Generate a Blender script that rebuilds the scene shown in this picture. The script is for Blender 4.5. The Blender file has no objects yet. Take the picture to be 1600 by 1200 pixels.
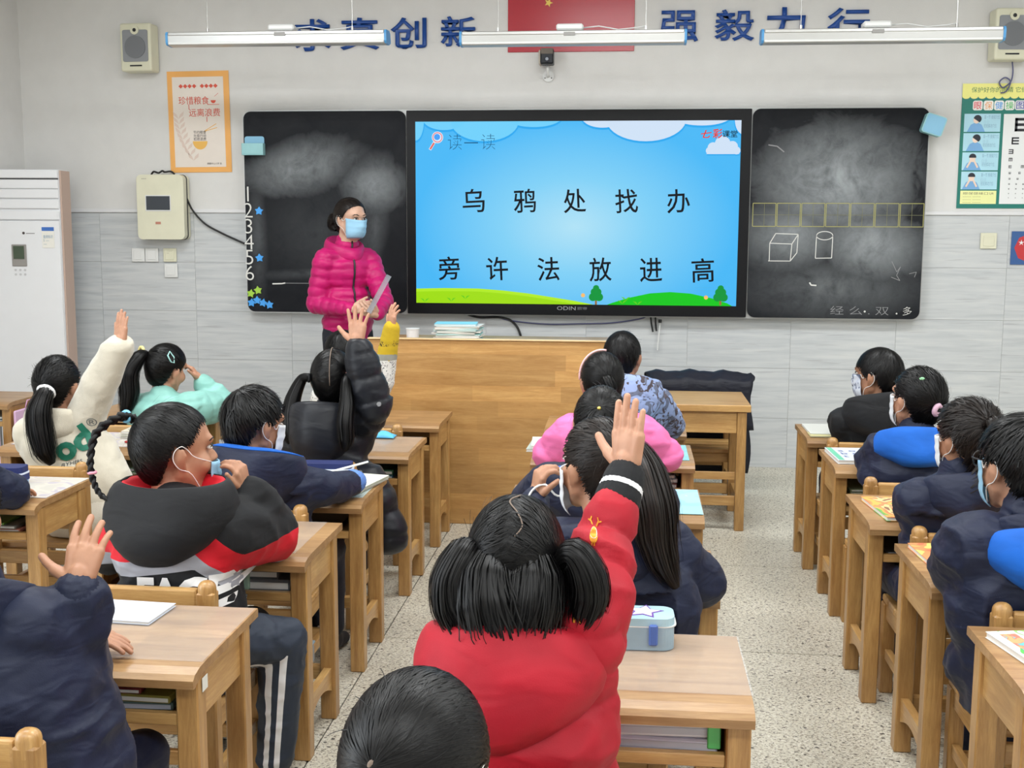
import bpy, bmesh, math, random
import numpy as np
from mathutils import Vector, Matrix, Euler
from mathutils.bvhtree import BVHTree

SC = bpy.context.scene
COL = SC.collection
R = math.radians
rnd = random.Random(7)
rng = np.random.default_rng(7)

# ------------------------------------------------------------------ camera, world, light, exposure
cam_d = bpy.data.cameras.new('camera')
cam = bpy.data.objects.new('camera', cam_d); COL.objects.link(cam)
yaw, pitch, roll = 0.10006, 0.13109, 0.004695
cy, sy = math.cos(yaw), math.sin(yaw)
fw = Vector((-sy*math.cos(pitch), cy*math.cos(pitch), -math.sin(pitch)))
r0 = Vector((cy, sy, 0)); u0 = r0.cross(fw)
rv = math.cos(roll)*r0 + math.sin(roll)*u0
uv_ = -math.sin(roll)*r0 + math.cos(roll)*u0
M = Matrix.Identity(4)
for i in range(3):
    M[i][0], M[i][1], M[i][2] = rv[i], uv_[i], -fw[i]
M[2][3] = 1.4037
cam.matrix_world = M
cam_d.sensor_width = 36; cam_d.lens = 36*1814.13/1600
cam_d.clip_start = 0.05; cam_d.clip_end = 60
SC.camera = cam

world = bpy.data.worlds.new('world'); SC.world = world; world.use_nodes = True
world.node_tree.nodes['Background'].inputs[0].default_value = (0.75, 0.85, 1, 1)
world.node_tree.nodes['Background'].inputs[1].default_value = 0.3
SC.view_settings.view_transform = 'Standard'
SC.view_settings.look = 'None'
SC.view_settings.gamma = 1
SC.view_settings.use_curve_mapping = False
SC.view_settings.exposure = 0.0

LAMP_ROWS = [(x, y) for y in (4.6, 2.3, -0.2) for x in (-2.1, 0.0, 2.1)]
LAMP_W = 35.0
def area(name, loc, sx, sy_, power, color, rot=(0, 0, 0)):
    l = bpy.data.lights.new(name, 'AREA'); l.shape = 'RECTANGLE'
    l.size = sx; l.size_y = sy_; l.energy = power; l.color = color
    o = bpy.data.objects.new(name, l); COL.objects.link(o)
    o.location = loc; o.rotation_euler = rot
    return o
for i, (lx, ly) in enumerate(LAMP_ROWS):
    area('ceiling_light_source', (lx, ly, 3.02), 1.15, 0.5, LAMP_W, (0.95, 0.985, 1.0))
# unseen cool side light at the left wall, which has no windows
area('unseen_side_light', (-3.66, 1.2, 1.9), 3.4, 1.5, 95, (0.86, 0.93, 1.0), (0, R(-90), 0))

# ------------------------------------------------------------------ basic helpers
def s2l(c):
    return tuple((v/12.92 if v <= 0.04045 else ((v+0.055)/1.055)**2.4) for v in (x/255 for x in c))

def tag(o, label=None, cat=None, group=None, kind=None):
    if label: o['label'] = label
    if cat: o['category'] = cat
    if group: o['group'] = group
    if kind: o['kind'] = kind
    return o

def thing(name, label, cat, loc=(0, 0, 0), rz=0, group=None):
    o = bpy.data.objects.new(name, None); COL.objects.link(o)
    o.empty_display_size = 0.05
    o.location = loc; o.rotation_euler = (0, 0, rz)
    return tag(o, label, cat, group)

def link(name, me, mat=None, parent=None, loc=None, rot=None):
    o = bpy.data.objects.new(name, me); COL.objects.link(o)
    if mat is not None:
        for m_ in (mat if isinstance(mat, (list, tuple)) else [mat]): me.materials.append(m_)
    if parent is not None: o.parent = parent
    if loc is not None: o.location = loc
    if rot is not None: o.rotation_euler = rot
    return o

def copy_tree(o, parent=None):
    kids = list(o.children)
    c = o.copy(); COL.objects.link(c)
    if parent is not None: c.parent = parent
    for k in kids: copy_tree(k, c)
    return c

class MB:
    """collects simple solids in one bmesh"""
    def __init__(s): s.bm = bmesh.new(); s.mi = 0
    def _fin(s, vs, mtx):
        if mtx is not None: bmesh.ops.transform(s.bm, matrix=mtx, verts=vs)
    def box(s, x0, x1, y0, y1, z0, z1, bev=0, mtx=None, seg=1):
        r = bmesh.ops.create_cube(s.bm, size=1)
        vs = r['verts']
        for v in vs:
            v.co = Vector((x0 if v.co.x < 0 else x1, y0 if v.co.y < 0 else y1, z0 if v.co.z < 0 else z1))
        fs = list({f for v in vs for f in v.link_faces})
        if bev > 0:
            es = list({e for v in vs for e in v.link_edges})
            rr = bmesh.ops.bevel(s.bm, geom=es, offset=bev, segments=seg, affect='EDGES', profile=0.5)
            fs = list({f for f in rr['faces']} | {f for v in rr['verts'] for f in v.link_faces})
            vs = list({v for f in fs for v in f.verts})
        for f in fs: f.material_index = s.mi
        s._fin(vs, mtx); return s
    def cyl(s, p0, p1, r, r2=None, n=16, cap=True):
        p0, p1 = Vector(p0), Vector(p1); r2 = r if r2 is None else r2
        d = p1-p0; L = d.length
        rr = bmesh.ops.create_cone(s.bm, cap_ends=cap, segments=n, radius1=r, radius2=r2, depth=L)
        m = Matrix.Translation((p0+p1)/2) @ d.to_track_quat('Z', 'Y').to_matrix().to_4x4()
        bmesh.ops.transform(s.bm, matrix=m, verts=rr['verts'])
        for f in {f for v in rr['verts'] for f in v.link_faces}: f.material_index = s.mi
        return s
    def ball(s, c, r, n=12):
        r = (r, r, r) if not hasattr(r, '__len__') else r
        rr = bmesh.ops.create_uvsphere(s.bm, u_segments=n*2, v_segments=n, radius=1)
        for v in rr['verts']: v.co = Vector((v.co.x*r[0]+c[0], v.co.y*r[1]+c[1], v.co.z*r[2]+c[2]))
        for f in {f for v in rr['verts'] for f in v.link_faces}: f.material_index = s.mi; f.smooth = True
        return s
    def tube(s, pts, r, n=8, closed=False):
        pts = [Vector(p) for p in pts]; rs = r if hasattr(r, '__len__') else [r]*len(pts)
        rings = []; up = None
        for i, p in enumerate(pts):
            a = pts[(i-1) % len(pts)] if (i > 0 or closed) else p
            b = pts[(i+1) % len(pts)] if (i < len(pts)-1 or closed) else p
            t = (b-a).normalized()
            if up is None:
                up = t.orthogonal().normalized()
            else:
                up = (up - t*up.dot(t)).normalized()
            sd = t.cross(up)
            rings.append([s.bm.verts.new(p+(up*math.cos(2*math.pi*k/n)+sd*math.sin(2*math.pi*k/n))*rs[i]) for k in range(n)])
        m = len(rings)
        for i in range(m if closed else m-1):
            a, b = rings[i], rings[(i+1) % m]
            for k in range(n):
                f = s.bm.faces.new((a[k], a[(k+1) % n], b[(k+1) % n], b[k])); f.smooth = True; f.material_index = s.mi
        if not closed:
            for rg in (rings[0][::-1], rings[-1]):
                f = s.bm.faces.new(rg); f.material_index = s.mi
        return s
    def prism(s, poly, axis, a, b):
        """polygon (list of 2D) extruded along axis from a to b"""
        def P(u, v, w):
            return {'x': (w, u, v), 'y': (u, w, v), 'z': (u, v, w)}[axis]
        A = [s.bm.verts.new(P(u, v, a)) for u, v in poly]; B = [s.bm.verts.new(P(u, v, b)) for u, v in poly]
        n = len(poly); fs = [s.bm.faces.new(A), s.bm.faces.new(B[::-1])]
        for i in range(n): fs.append(s.bm.faces.new((A[i], B[i], B[(i+1) % n], A[(i+1) % n])))
        for f in fs: f.material_index = s.mi
        return s
    def quad(s, *pts):
        f = s.bm.faces.new([s.bm.verts.new(p) for p in pts]); f.material_index = s.mi; return s
    def mesh(s, name, smooth=False):
        bmesh.ops.recalc_face_normals(s.bm, faces=s.bm.faces)
        me = bpy.data.meshes.new(name); s.bm.to_mesh(me); s.bm.free()
        if smooth: me.polygons.foreach_set('use_smooth', [True]*len(me.polygons))
        return me
    def build(s, name, mat, parent=None, smooth=False, loc=None, rot=None):
        return link(name, s.mesh(name, smooth), mat, parent, loc, rot)

def arr_mesh(name, V, F, smooth=True, midx=None, uv=None, zone=None):
    """numpy verts (n,3) and faces (m,4 or 3) to a mesh"""
    me = bpy.data.meshes.new(name)
    V = np.asarray(V, np.float32); F = np.asarray(F, np.int32); k = F.shape[1]
    me.vertices.add(len(V)); me.vertices.foreach_set('co', V.ravel())
    me.loops.add(F.size); me.loops.foreach_set('vertex_index', F.ravel())
    me.polygons.add(len(F)); me.polygons.foreach_set('loop_start', np.arange(0, F.size, k, dtype=np.int32))
    if midx is not None: me.polygons.foreach_set('material_index', np.asarray(midx, np.int32))
    me.update(calc_edges=True)
    me.polygons.foreach_set('use_smooth', np.full(len(F), smooth))
    if zone is not None:
        at = me.attributes.new('zone', 'FLOAT', 'POINT'); at.data.foreach_set('value', np.asarray(zone, np.float32))
    if uv is not None:
        l = me.uv_layers.new(name='UVMap'); l.data.foreach_set('uv', np.asarray(uv, np.float32)[F.ravel()].ravel())
    return me

# ------------------------------------------------------------------ materials
def mat_new(name):
    m = bpy.data.materials.new(name); m.use_nodes = True
    nt = m.node_tree; return m, nt, nt.nodes['Principled BSDF']
def nd(nt, t, ins=None, **kw):
    n = nt.nodes.new(t)
    for k, v in kw.items(): setattr(n, k, v)
    for k, v in (ins or {}).items():
        if isinstance(v, bpy.types.NodeSocket): nt.links.new(v, n.inputs[k])
        else: n.inputs[k].default_value = v
    return n
def c4(c): return (*s2l(c), 1)
def mix(nt, f, a, b, mode='MIX'):
    n = nt.nodes.new('ShaderNodeMix'); n.data_type = 'RGBA'; n.blend_type = mode
    for i, v in ((0, f), (6, a), (7, b)):
        if isinstance(v, bpy.types.NodeSocket): nt.links.new(v, n.inputs[i])
        else: n.inputs[i].default_value = v
    return n.outputs[2]
def math_(nt, op, a, b=0.0, c=0.0):
    n = nt.nodes.new('ShaderNodeMath'); n.operation = op
    for i, v in enumerate((a, b, c)):
        if isinstance(v, bpy.types.NodeSocket): nt.links.new(v, n.inputs[i])
        else: n.inputs[i].default_value = v
    return n.outputs[0]
def ramp(nt, f, stops):
    n = nt.nodes.new('ShaderNodeValToRGB'); cr = n.color_ramp
    while len(cr.elements) < len(stops): cr.elements.new(0.5)
    for e, (p, c) in zip(cr.elements, stops): e.position = p; e.color = c if len(c) == 4 else (*c, 1)
    nt.links.new(f, n.inputs[0]); return n.outputs[0]

def plain(name, col, rough=0.5, metal=0, bump=0, scale=200, var=0, spec=0.5, emit=None, alpha=None, trans=None):
    m, nt, b = mat_new(name)
    b.inputs['Base Color'].default_value = c4(col); b.inputs['Roughness'].default_value = rough
    b.inputs['Metallic'].default_value = metal; b.inputs['Specular IOR Level'].default_value = spec
    if trans: b.inputs['Transmission Weight'].default_value = trans
    if alpha is not None: b.inputs['Alpha'].default_value = alpha
    tc = nd(nt, 'ShaderNodeTexCoord')
    if bump or var:
        no = nd(nt, 'ShaderNodeTexNoise', {'Vector': tc.outputs['Object'], 'Scale': scale, 'Detail': 3.0})
    if bump:
        bp = nd(nt, 'ShaderNodeBump', {'Height': no.outputs[0], 'Strength': bump, 'Distance': 0.002})
        nt.links.new(bp.outputs[0], b.inputs['Normal'])
    if var:
        n2 = nd(nt, 'ShaderNodeTexNoise', {'Vector': tc.outputs['Object'], 'Scale': scale*0.06, 'Detail': 4.0})
        a = tuple(min(1, v*(1-var)) for v in s2l(col)); c = tuple(min(1, v*(1+var)) for v in s2l(col))
        nt.links.new(ramp(nt, n2.outputs[0], [(0.3, a), (0.7, c)]), b.inputs['Base Color'])
    if emit:
        b.inputs['Emission Color'].default_value = c4(col); b.inputs['Emission Strength'].default_value = emit
    return m

def wood(name, light, dark, axis='x', rough=0.38, stave=0.0, coat=0.25, knots=True, gl=1.0):
    m, nt, b = mat_new(name)
    tc = nd(nt, 'ShaderNodeTexCoord'); oi = nd(nt, 'ShaderNodeObjectInfo')
    off = nd(nt, 'ShaderNodeVectorMath', {0: tc.outputs['Object']}, operation='ADD')
    cx = nd(nt, 'ShaderNodeCombineXYZ')
    for i, k in enumerate((13.0, 7.0, 29.0)): nt.links.new(math_(nt, 'MULTIPLY', oi.outputs['Random'], k), cx.inputs[i])
    nt.links.new(cx.outputs[0], off.inputs[1])
    st = {'x': (1.2, 14, 14), 'y': (14, 1.2, 14), 'z': (14, 14, 1.2)}[axis]
    mp = nd(nt, 'ShaderNodeMapping', {'Vector': off.outputs[0], 'Scale': st})
    n1 = nd(nt, 'ShaderNodeTexNoise', {'Vector': mp.outputs[0], 'Scale': 2.2, 'Detail': 6.0, 'Roughness': 0.62, 'Distortion': 0.9})
    n2 = nd(nt, 'ShaderNodeTexNoise', {'Vector': mp.outputs[0], 'Scale': 17.0, 'Detail': 4.0, 'Roughness': 0.7})
    n3 = nd(nt, 'ShaderNodeTexNoise', {'Vector': off.outputs[0], 'Scale': 5.0, 'Detail': 3.0})
    f = math_(nt, 'ADD', math_(nt, 'MULTIPLY', n1.outputs[0], 0.66), math_(nt, 'MULTIPLY', n2.outputs[0], 0.34))
    mid = tuple((a+c)/2 for a, c in zip(light, dark))
    col = ramp(nt, f, [(0.34, s2l(dark)), (0.5, s2l(mid)), (0.64, s2l(light))])
    if stave:
        # staves glued side by side: each gets its own tone
        sc = {'x': (1/0.45, 1/stave, 1/stave), 'z': (1/stave, 1/stave, 1/0.45), 'y': (1/stave, 1/0.45, 1/stave)}[axis]
        sep = nd(nt, 'ShaderNodeSeparateXYZ', {0: tc.outputs['Object']})
        ax = {'x': (0, 1, 2), 'z': (2, 0, 1), 'y': (1, 0, 2)}[axis]
        r1 = math_(nt, 'FLOOR', math_(nt, 'DIVIDE', sep.outputs[ax[1]], stave))
        r2 = math_(nt, 'FLOOR', math_(nt, 'DIVIDE', sep.outputs[ax[2]], stave))
        wn0 = nd(nt, 'ShaderNodeTexWhiteNoise', noise_dimensions='2D')
        cc = nd(nt, 'ShaderNodeCombineXYZ', {0: r1, 1: r2}); nt.links.new(cc.outputs[0], wn0.inputs['Vector'])
        l0 = math_(nt, 'FLOOR', math_(nt, 'ADD', math_(nt, 'DIVIDE', sep.outputs[ax[0]], 0.42), math_(nt, 'MULTIPLY', wn0.outputs[0], 7.0)))
        wn = nd(nt, 'ShaderNodeTexWhiteNoise', noise_dimensions='3D')
        c2 = nd(nt, 'ShaderNodeCombineXYZ', {0: r1, 1: r2, 2: l0}); nt.links.new(c2.outputs[0], wn.inputs['Vector'])
        tone = ramp(nt, wn.outputs[0], [(0, (0.82, 0.80, 0.78)), (1, (1.08, 1.06, 1.03))])
        col = mix(nt, 1.0, col, tone, 'MULTIPLY')
    if knots:
        col = mix(nt, math_(nt, 'MULTIPLY', ramp(nt, n3.outputs[0], [(0.5, (0, 0, 0)), (0.8, (1, 1, 1))]), 0.45), col, (*s2l(tuple(v*0.72 for v in dark)), 1))
    nt.links.new(col, b.inputs['Base Color'])
    b.inputs['Roughness'].default_value = rough; b.inputs['Coat Weight'].default_value = coat; b.inputs['Coat Roughness'].default_value = 0.25
    bp = nd(nt, 'ShaderNodeBump', {'Height': n2.outputs[0], 'Strength': 0.12, 'Distance': 0.001})
    nt.links.new(bp.outputs[0], b.inputs['Normal'])
    return m

def fabric(name, col, rough=0.7, var=0.12, fold=0.5, fscale=9, weave=0.25, sheen=0.03, stretch=(1, 1, 2.2)):
    """cloth: fine weave and soft creases as relief"""
    m, nt, b = mat_new(name)
    tc = nd(nt, 'ShaderNodeTexCoord')
    mp = nd(nt, 'ShaderNodeMapping', {'Vector': tc.outputs['Object'], 'Scale': stretch})
    n1 = nd(nt, 'ShaderNodeTexNoise', {'Vector': mp.outputs[0], 'Scale': fscale, 'Detail': 2.0, 'Distortion': 0.5})
    n2 = nd(nt, 'ShaderNodeTexNoise', {'Vector': tc.outputs['Object'], 'Scale': 420.0, 'Detail': 2.0})
    b1 = nd(nt, 'ShaderNodeBump', {'Height': n1.outputs[0], 'Strength': fold*.7, 'Distance': 0.02})
    b2 = nd(nt, 'ShaderNodeBump', {'Height': n2.outputs[0], 'Strength': weave, 'Distance': 0.001, 'Normal': b1.outputs[0]})
    nt.links.new(b2.outputs[0], b.inputs['Normal'])
    a = tuple(v*(1-var) for v in s2l(col)); c = tuple(min(1, v*(1+var)) for v in s2l(col))
    nt.links.new(ramp(nt, n1.outputs[0], [(0.3, a), (0.7, c)]), b.inputs['Base Color'])
    b.inputs['Roughness'].default_value = rough; b.inputs['Sheen Weight'].default_value = sheen
    b.inputs['Sheen Roughness'].default_value = 0.5; b.inputs['Specular IOR Level'].default_value = 0.3
    return m

def zoned(m, stops):
    """give a cloth material colour bands cut at values of the mesh's own zone attribute"""
    m = m.copy(); nt = m.node_tree; b = nt.nodes['Principled BSDF']
    at = nd(nt, 'ShaderNodeAttribute', attribute_name='zone')
    r = nt.nodes.new('ShaderNodeValToRGB'); r.color_ramp.interpolation = 'CONSTANT'
    while len(r.color_ramp.elements) < len(stops): r.color_ramp.elements.new(.5)
    for e, (p, c) in zip(r.color_ramp.elements, stops): e.position = p; e.color = c4(c)
    nt.links.new(at.outputs['Fac'], r.inputs[0]); nt.links.new(r.outputs[0], b.inputs['Base Color']); return m

def speckle(name, base, cells):
    """terrazzo: chips of several colours in a pale matrix"""
    m, nt, b = mat_new(name)
    g = nd(nt, 'ShaderNodeNewGeometry')
    col = None
    big = nd(nt, 'ShaderNodeTexNoise', {'Vector': g.outputs['Position'], 'Scale': 1.3, 'Detail': 5.0})
    a = tuple(v*0.84 for v in s2l(base)); c = tuple(min(1, v*1.1) for v in s2l(base))
    col = ramp(nt, big.outputs[0], [(0.3, a), (0.7, c)])
    for sc, th, cc, am in cells:
        mp = nd(nt, 'ShaderNodeMapping', {'Vector': g.outputs['Position'], 'Rotation': (0, 0, sc*0.1), 'Scale': (1, 1.25, 1)})
        ns = nd(nt, 'ShaderNodeTexNoise', {'Vector': mp.outputs[0], 'Scale': sc, 'Detail': 1.5, 'Roughness': 0.45})
        f = ramp(nt, ns.outputs[0], [(th, (0, 0, 0)), (th+0.035, (1, 1, 1))])
        col = mix(nt, math_(nt, 'MULTIPLY', f, am), col, c4(cc))
    nt.links.new(col, b.inputs['Base Color']); b.inputs['Roughness'].default_value = 0.42
    return m

WOOD_X = wood('beech_lengthwise', (206, 166, 106), (168, 123, 70), 'x')
WOOD_Y = wood('beech_crosswise', (204, 165, 106), (164, 120, 68), 'y')
WOOD_Z = wood('beech_upright', (196, 155, 96), (148, 106, 58), 'z')
WOOD_TOP = wood('beech_worn_top', (184, 148, 102), (146, 108, 68), 'x', rough=0.4, stave=0.065, coat=0.2)
WOOD_POD = wood('beech_staved_panel', (205, 163, 103), (174, 128, 72), 'x', rough=0.42, stave=0.075, knots=False)
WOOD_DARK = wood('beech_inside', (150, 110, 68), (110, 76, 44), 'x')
PLASTER = plain('plaster', (220, 219, 217), 0.9, bump=0.25, scale=160, var=0.02, spec=0.2)
WHITE_PL = plain('white_plastic', (226, 227, 226), 0.35)
CREAM_PL = plain('cream_plastic', (222, 220, 196), 0.4, var=0.03)
BLACK_PL = plain('black_plastic', (22, 23, 26), 0.4)
DARK_METAL = plain('dark_metal', (40, 42, 46), 0.35, metal=0.6)
ALU = plain('brushed_aluminium', (196, 196, 194), 0.32, metal=0.75, bump=0.05, scale=80)
BLUE_PL = plain('blue_end_plastic', (80, 150, 205), 0.35)
CLEAR = plain('clear_film', (235, 238, 240), 0.08, alpha=0.10, spec=0.8)
# ------------------------------------------------------------------ room shell
XL, XR, YF, YB, ZC = -3.75, 3.75, 6.988, -2.6, 3.12
def struct(name, mb, mat, parent=None):
    o = mb.build(name, mat, parent)
    if parent is None: o['kind'] = 'structure'
    return o
GROUT_F = plain('floor_joint', (70, 64, 58), 0.8)
TERR = speckle('terrazzo', (214, 209, 193), [
    (95, 0.57, (146, 136, 120), 0.8), (70, 0.58, (226, 222, 210), 0.75), (150, 0.57, (166, 158, 142), 0.75),
    (52, 0.66, (58, 52, 46), 0.9), (120, 0.625, (58, 52, 46), 0.85), (36, 0.70, (36, 32, 30), 0.95)])
fl = struct('floor', MB().box(XL-.1, XR+.1, YB-.1, YF+.1, -.12, -.004), GROUT_F)
slab_cache = {}
xs = sorted({XL, XR} | {v for v in (-.83+1.03*k for k in range(-4, 6)) if XL < v < XR})
ys = sorted({YB, YF} | {v for v in (3.825+1.03*k for k in range(-7, 5)) if YB < v < YF})
for i in range(len(xs)-1):
    for j in range(len(ys)-1):
        w, d = round(xs[i+1]-xs[i], 4), round(ys[j+1]-ys[j], 4)
        if (w, d) not in slab_cache:
            slab_cache[(w, d)] = MB().box(-w/2+.002, w/2-.002, -d/2+.002, d/2-.002, -.0035, 0).mesh('slab')
            slab_cache[(w, d)].materials.append(TERR)
        link('slab', slab_cache[(w, d)], None, fl, ((xs[i]+xs[i+1])/2, (ys[j]+ys[j+1])/2, 0))

wf = struct('wall_front', MB().box(XL-.1, XR+.1, YF, YF+.12, -.1, ZC+.1), PLASTER)
struct('wall_left', MB().box(XL-.12, XL, YB-.1, YF, -.1, ZC+.1), PLASTER)
struct('wall_right', MB().box(XR, XR+.12, YB-.1, YF, -.1, ZC+.1), PLASTER)
struct('wall_back', MB().box(XL-.1, XR+.1, YB-.12, YB, -.1, ZC+.1), PLASTER)
struct('ceiling', MB().box(XL-.1, XR+.1, YB-.1, YF+.1, ZC, ZC+.1), plain('ceiling_paint', (225, 224, 220), 0.9))

def tile_mat():
    m, nt, b = mat_new('streaked_wall_tile')
    tc = nd(nt, 'ShaderNodeTexCoord'); oi = nd(nt, 'ShaderNodeObjectInfo')
    cx = nd(nt, 'ShaderNodeCombineXYZ'); nt.links.new(math_(nt, 'MULTIPLY', oi.outputs['Random'], 9.0), cx.inputs[0])
    nt.links.new(math_(nt, 'MULTIPLY', oi.outputs['Random'], 31.0), cx.inputs[2])
    off = nd(nt, 'ShaderNodeVectorMath', {0: tc.outputs['Object'], 1: cx.outputs[0]}, operation='ADD')
    mp = nd(nt, 'ShaderNodeMapping', {'Vector': off.outputs[0], 'Scale': (1.5, 1, 22)})
    n1 = nd(nt, 'ShaderNodeTexNoise', {'Vector': mp.outputs[0], 'Scale': 1.7, 'Detail': 5.0, 'Roughness': 0.6, 'Distortion': 0.5})
    mp2 = nd(nt, 'ShaderNodeMapping', {'Vector': off.outputs[0], 'Scale': (2.4, 1, 60)})
    n2 = nd(nt, 'ShaderNodeTexNoise', {'Vector': mp2.outputs[0], 'Scale': 1.4, 'Detail': 2.0})
    col = ramp(nt, n1.outputs[0], [(0.3, s2l((184, 188, 191))), (0.5, s2l((198, 201, 203))), (0.7, s2l((208, 210, 210)))])
    f = ramp(nt, n2.outputs[0], [(0.62, (0, 0, 0)), (0.70, (1, 1, 1))])
    col = mix(nt, math_(nt, 'MULTIPLY', f, 0.5), col, c4((160, 160, 164)))
    nt.links.new(col, b.inputs['Base Color']); b.inputs['Roughness'].default_value = 0.3
    b.inputs['Specular IOR Level'].default_value = 0.35
    return m
TILE = tile_mat()
tj = sorted({XL, XR} | {v for v in (.35+.605*k for k in range(-7, 7)) if XL < v < XR})
tc_ = {}
for i in range(len(tj)-1):
    w = round(tj[i+1]-tj[i], 4)
    if w not in tc_:
        tc_[w] = MB().box(-w/2+.0007, w/2-.0007, -.004, 0, -.1495, .1495).mesh('tile'); tc_[w].materials.append(TILE)
    for k in range(5):
        link('tile', tc_[w], None, wf, ((tj[i]+tj[i+1])/2, YF, .15+.3007*k))
struct('trim_1', MB().box(XL, XR, YF-.014, YF, 1.505, 1.527, .003), plain('trim_stone', (224, 224, 226), 0.35, var=0.03, scale=60))

# ceiling lamps behind the frame: housings for the light sources
lm = None
LED = plain('lamp_diffuser', (255, 252, 245), 0.5, emit=2.0)
for i, (lx, ly) in enumerate(LAMP_ROWS):
    if lm is None:
        lm = thing('ceiling_lamp', 'white ceiling panel lamp, left of the front row, out of the picture', 'lamp', (lx, ly, 0), 0, 'ceiling panel lamps above the desks')
        MB().box(-.62, .62, -.29, .29, 3.06, ZC-.001, .005).build('housing', WHITE_PL, lm)
        MB().box(-.58, .58, -.25, .25, 3.045, 3.059).build('diffuser', LED, lm)
    else:
        c = copy_tree(lm); c.location = (lx, ly, 0); c['label'] = 'white ceiling panel lamp, %s of the %s row, out of the picture' % (('left', 'middle', 'right')[i % 3], ('front', 'second', 'back')[i//3])

# ------------------------------------------------------------------ text and flat print
def text_arr(body, w, h, off=0.0, keep=False, shear=0.0):
    c = bpy.data.curves.new('t', 'FONT'); c.body = body; c.offset = off; c.resolution_u = 3; c.shear = shear
    o = bpy.data.objects.new('t', c); COL.objects.link(o)
    bpy.context.view_layer.update()
    dg = bpy.context.evaluated_depsgraph_get(); me = bpy.data.meshes.new_from_object(o.evaluated_get(dg))
    bpy.data.objects.remove(o); bpy.data.curves.remove(c)
    co = np.zeros(len(me.vertices)*3); me.vertices.foreach_get('co', co); co = co.reshape(-1, 3)
    lo, hi = co.min(0), co.max(0); sz = np.maximum(hi-lo, 1e-6)
    sx, sz_ = w/sz[0] if w else None, h/sz[1] if h else None
    if sx is None: sx = sz_
    if sz_ is None: sz_ = sx
    co[:, 0] = (co[:, 0]-(lo[0]+hi[0])/2)*sx; co[:, 1] = (co[:, 1]-(lo[1]+hi[1])/2)*sz_; co[:, 2] = 0
    me.vertices.foreach_set('co', co.astype(np.float32).ravel()); me.update()
    return me
def flat_text(name, body, w, h, loc, mat, parent=None, off=0.0, rot=0.0, thick=0.0, shear=0.0):
    """text standing in the XZ plane, read from -Y; loc is its centre; rot tilts it in its plane"""
    me = text_arr(body, w, h, off, shear=shear)
    me.transform(Matrix.Rotation(R(90), 4, 'X') if True else None)
    if rot: me.transform(Matrix.Rotation(R(-rot), 4, 'Y'))
    me.materials.append(mat)
    o = bpy.data.objects.new(name, me); COL.objects.link(o); o.location = loc
    if parent is not None: o.parent = parent
    if thick:
        md = o.modifiers.new('s', 'SOLIDIFY'); md.thickness = thick; md.offset = 0
    return o
def flat_poly(name, polys, y, mat, parent=None, thick=0.0006):
    """list of XZ polygons as one thin print layer at depth y"""
    mb = MB()
    for p in polys: mb.prism(p, 'y', y-thick, y)
    return mb.build(name, mat, parent)
def circ(cx, cz, rx, rz=None, n=28, a0=0, a1=360):
    rz = rx if rz is None else rz
    return [(cx+rx*math.cos(R(a0+(a1-a0)*k/n)), cz+rz*math.sin(R(a0+(a1-a0)*k/n))) for k in range(n if a1-a0 == 360 else n+1)]
def rect(x0, x1, z0, z1): return [(x0, z0), (x1, z0), (x1, z1), (x0, z1)]
def seg(x0, z0, x1, z1, w):
    d = Vector((x1-x0, z1-z0)).normalized(); n = Vector((-d.y, d.x))*w/2
    return [(x0+n.x, z0+n.y), (x0-n.x, z0-n.y), (x1-n.x, z1-n.y), (x1+n.x, z1+n.y)]
def star(cx, cz, r, rot=0, inner=0.45):
    return [(cx+(r if k % 2 == 0 else r*inner)*math.sin(R(rot+36*k)), cz+(r if k % 2 == 0 else r*inner)*math.cos(R(rot+36*k))) for k in range(10)]

# ------------------------------------------------------------------ blackboard with screen
BY = 6.900   # face of the board
def chalk_mat(name, blobs, base=(13, 16, 23)):
    m, nt, b = mat_new(name)
    tc = nd(nt, 'ShaderNodeTexCoord')
    n1 = nd(nt, 'ShaderNodeTexNoise', {'Vector': tc.outputs['Object'], 'Scale': 3.6, 'Detail': 5.0, 'Roughness': 0.6, 'Distortion': 1.2})
    n2 = nd(nt, 'ShaderNodeTexNoise', {'Vector': tc.outputs['Object'], 'Scale': 16.0, 'Detail': 6.0, 'Roughness': 0.7, 'Distortion': 0.8})
    dust = math_(nt, 'ADD', math_(nt, 'MULTIPLY', ramp(nt, n1.outputs[0], [(0.35, (0.1, 0.1, 0.1)), (0.7, (1, 1, 1))]), 0.55), math_(nt, 'MULTIPLY', n2.outputs[0], 0.42))
    acc = None; sw = None
    for cx_, cz_, rx, rz, st, ang, tint in blobs:
        mp = nd(nt, 'ShaderNodeMapping', {'Vector': tc.outputs['Object'], 'Location': (-cx_, 0, -cz_)})
        m2 = nd(nt, 'ShaderNodeMapping', {'Vector': mp.outputs[0], 'Rotation': (0, R(ang), 0)})
        m3 = nd(nt, 'ShaderNodeMapping', {'Vector': m2.outputs[0], 'Scale': (1/rx, 0, 1/rz)})
        nz = nd(nt, 'ShaderNodeVectorMath', {0: m3.outputs[0]}, operation='LENGTH')
        d = math_(nt, 'ADD', nz.outputs[1], math_(nt, 'MULTIPLY', math_(nt, 'SUBTRACT', n1.outputs[0], 0.5), 0.9))
        f = ramp(nt, d, [(0.15, (1, 1, 1)), (1.1, (0, 0, 0))])
        f = math_(nt, 'MULTIPLY', f, st)
        f = math_(nt, 'MULTIPLY', f, dust)
        acc = f if acc is None else math_(nt, 'MAXIMUM', acc, f)
    col = mix(nt, math_(nt, 'MULTIPLY', dust, 0.05), c4(base), c4((150, 150, 150)))
    col = mix(nt, acc, col, c4((176, 182, 186)))
    nt.links.new(col, b.inputs['Base Color']); b.inputs['Roughness'].default_value = 0.55
    b.inputs['Specular IOR Level'].default_value = 0.15
    return m
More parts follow.
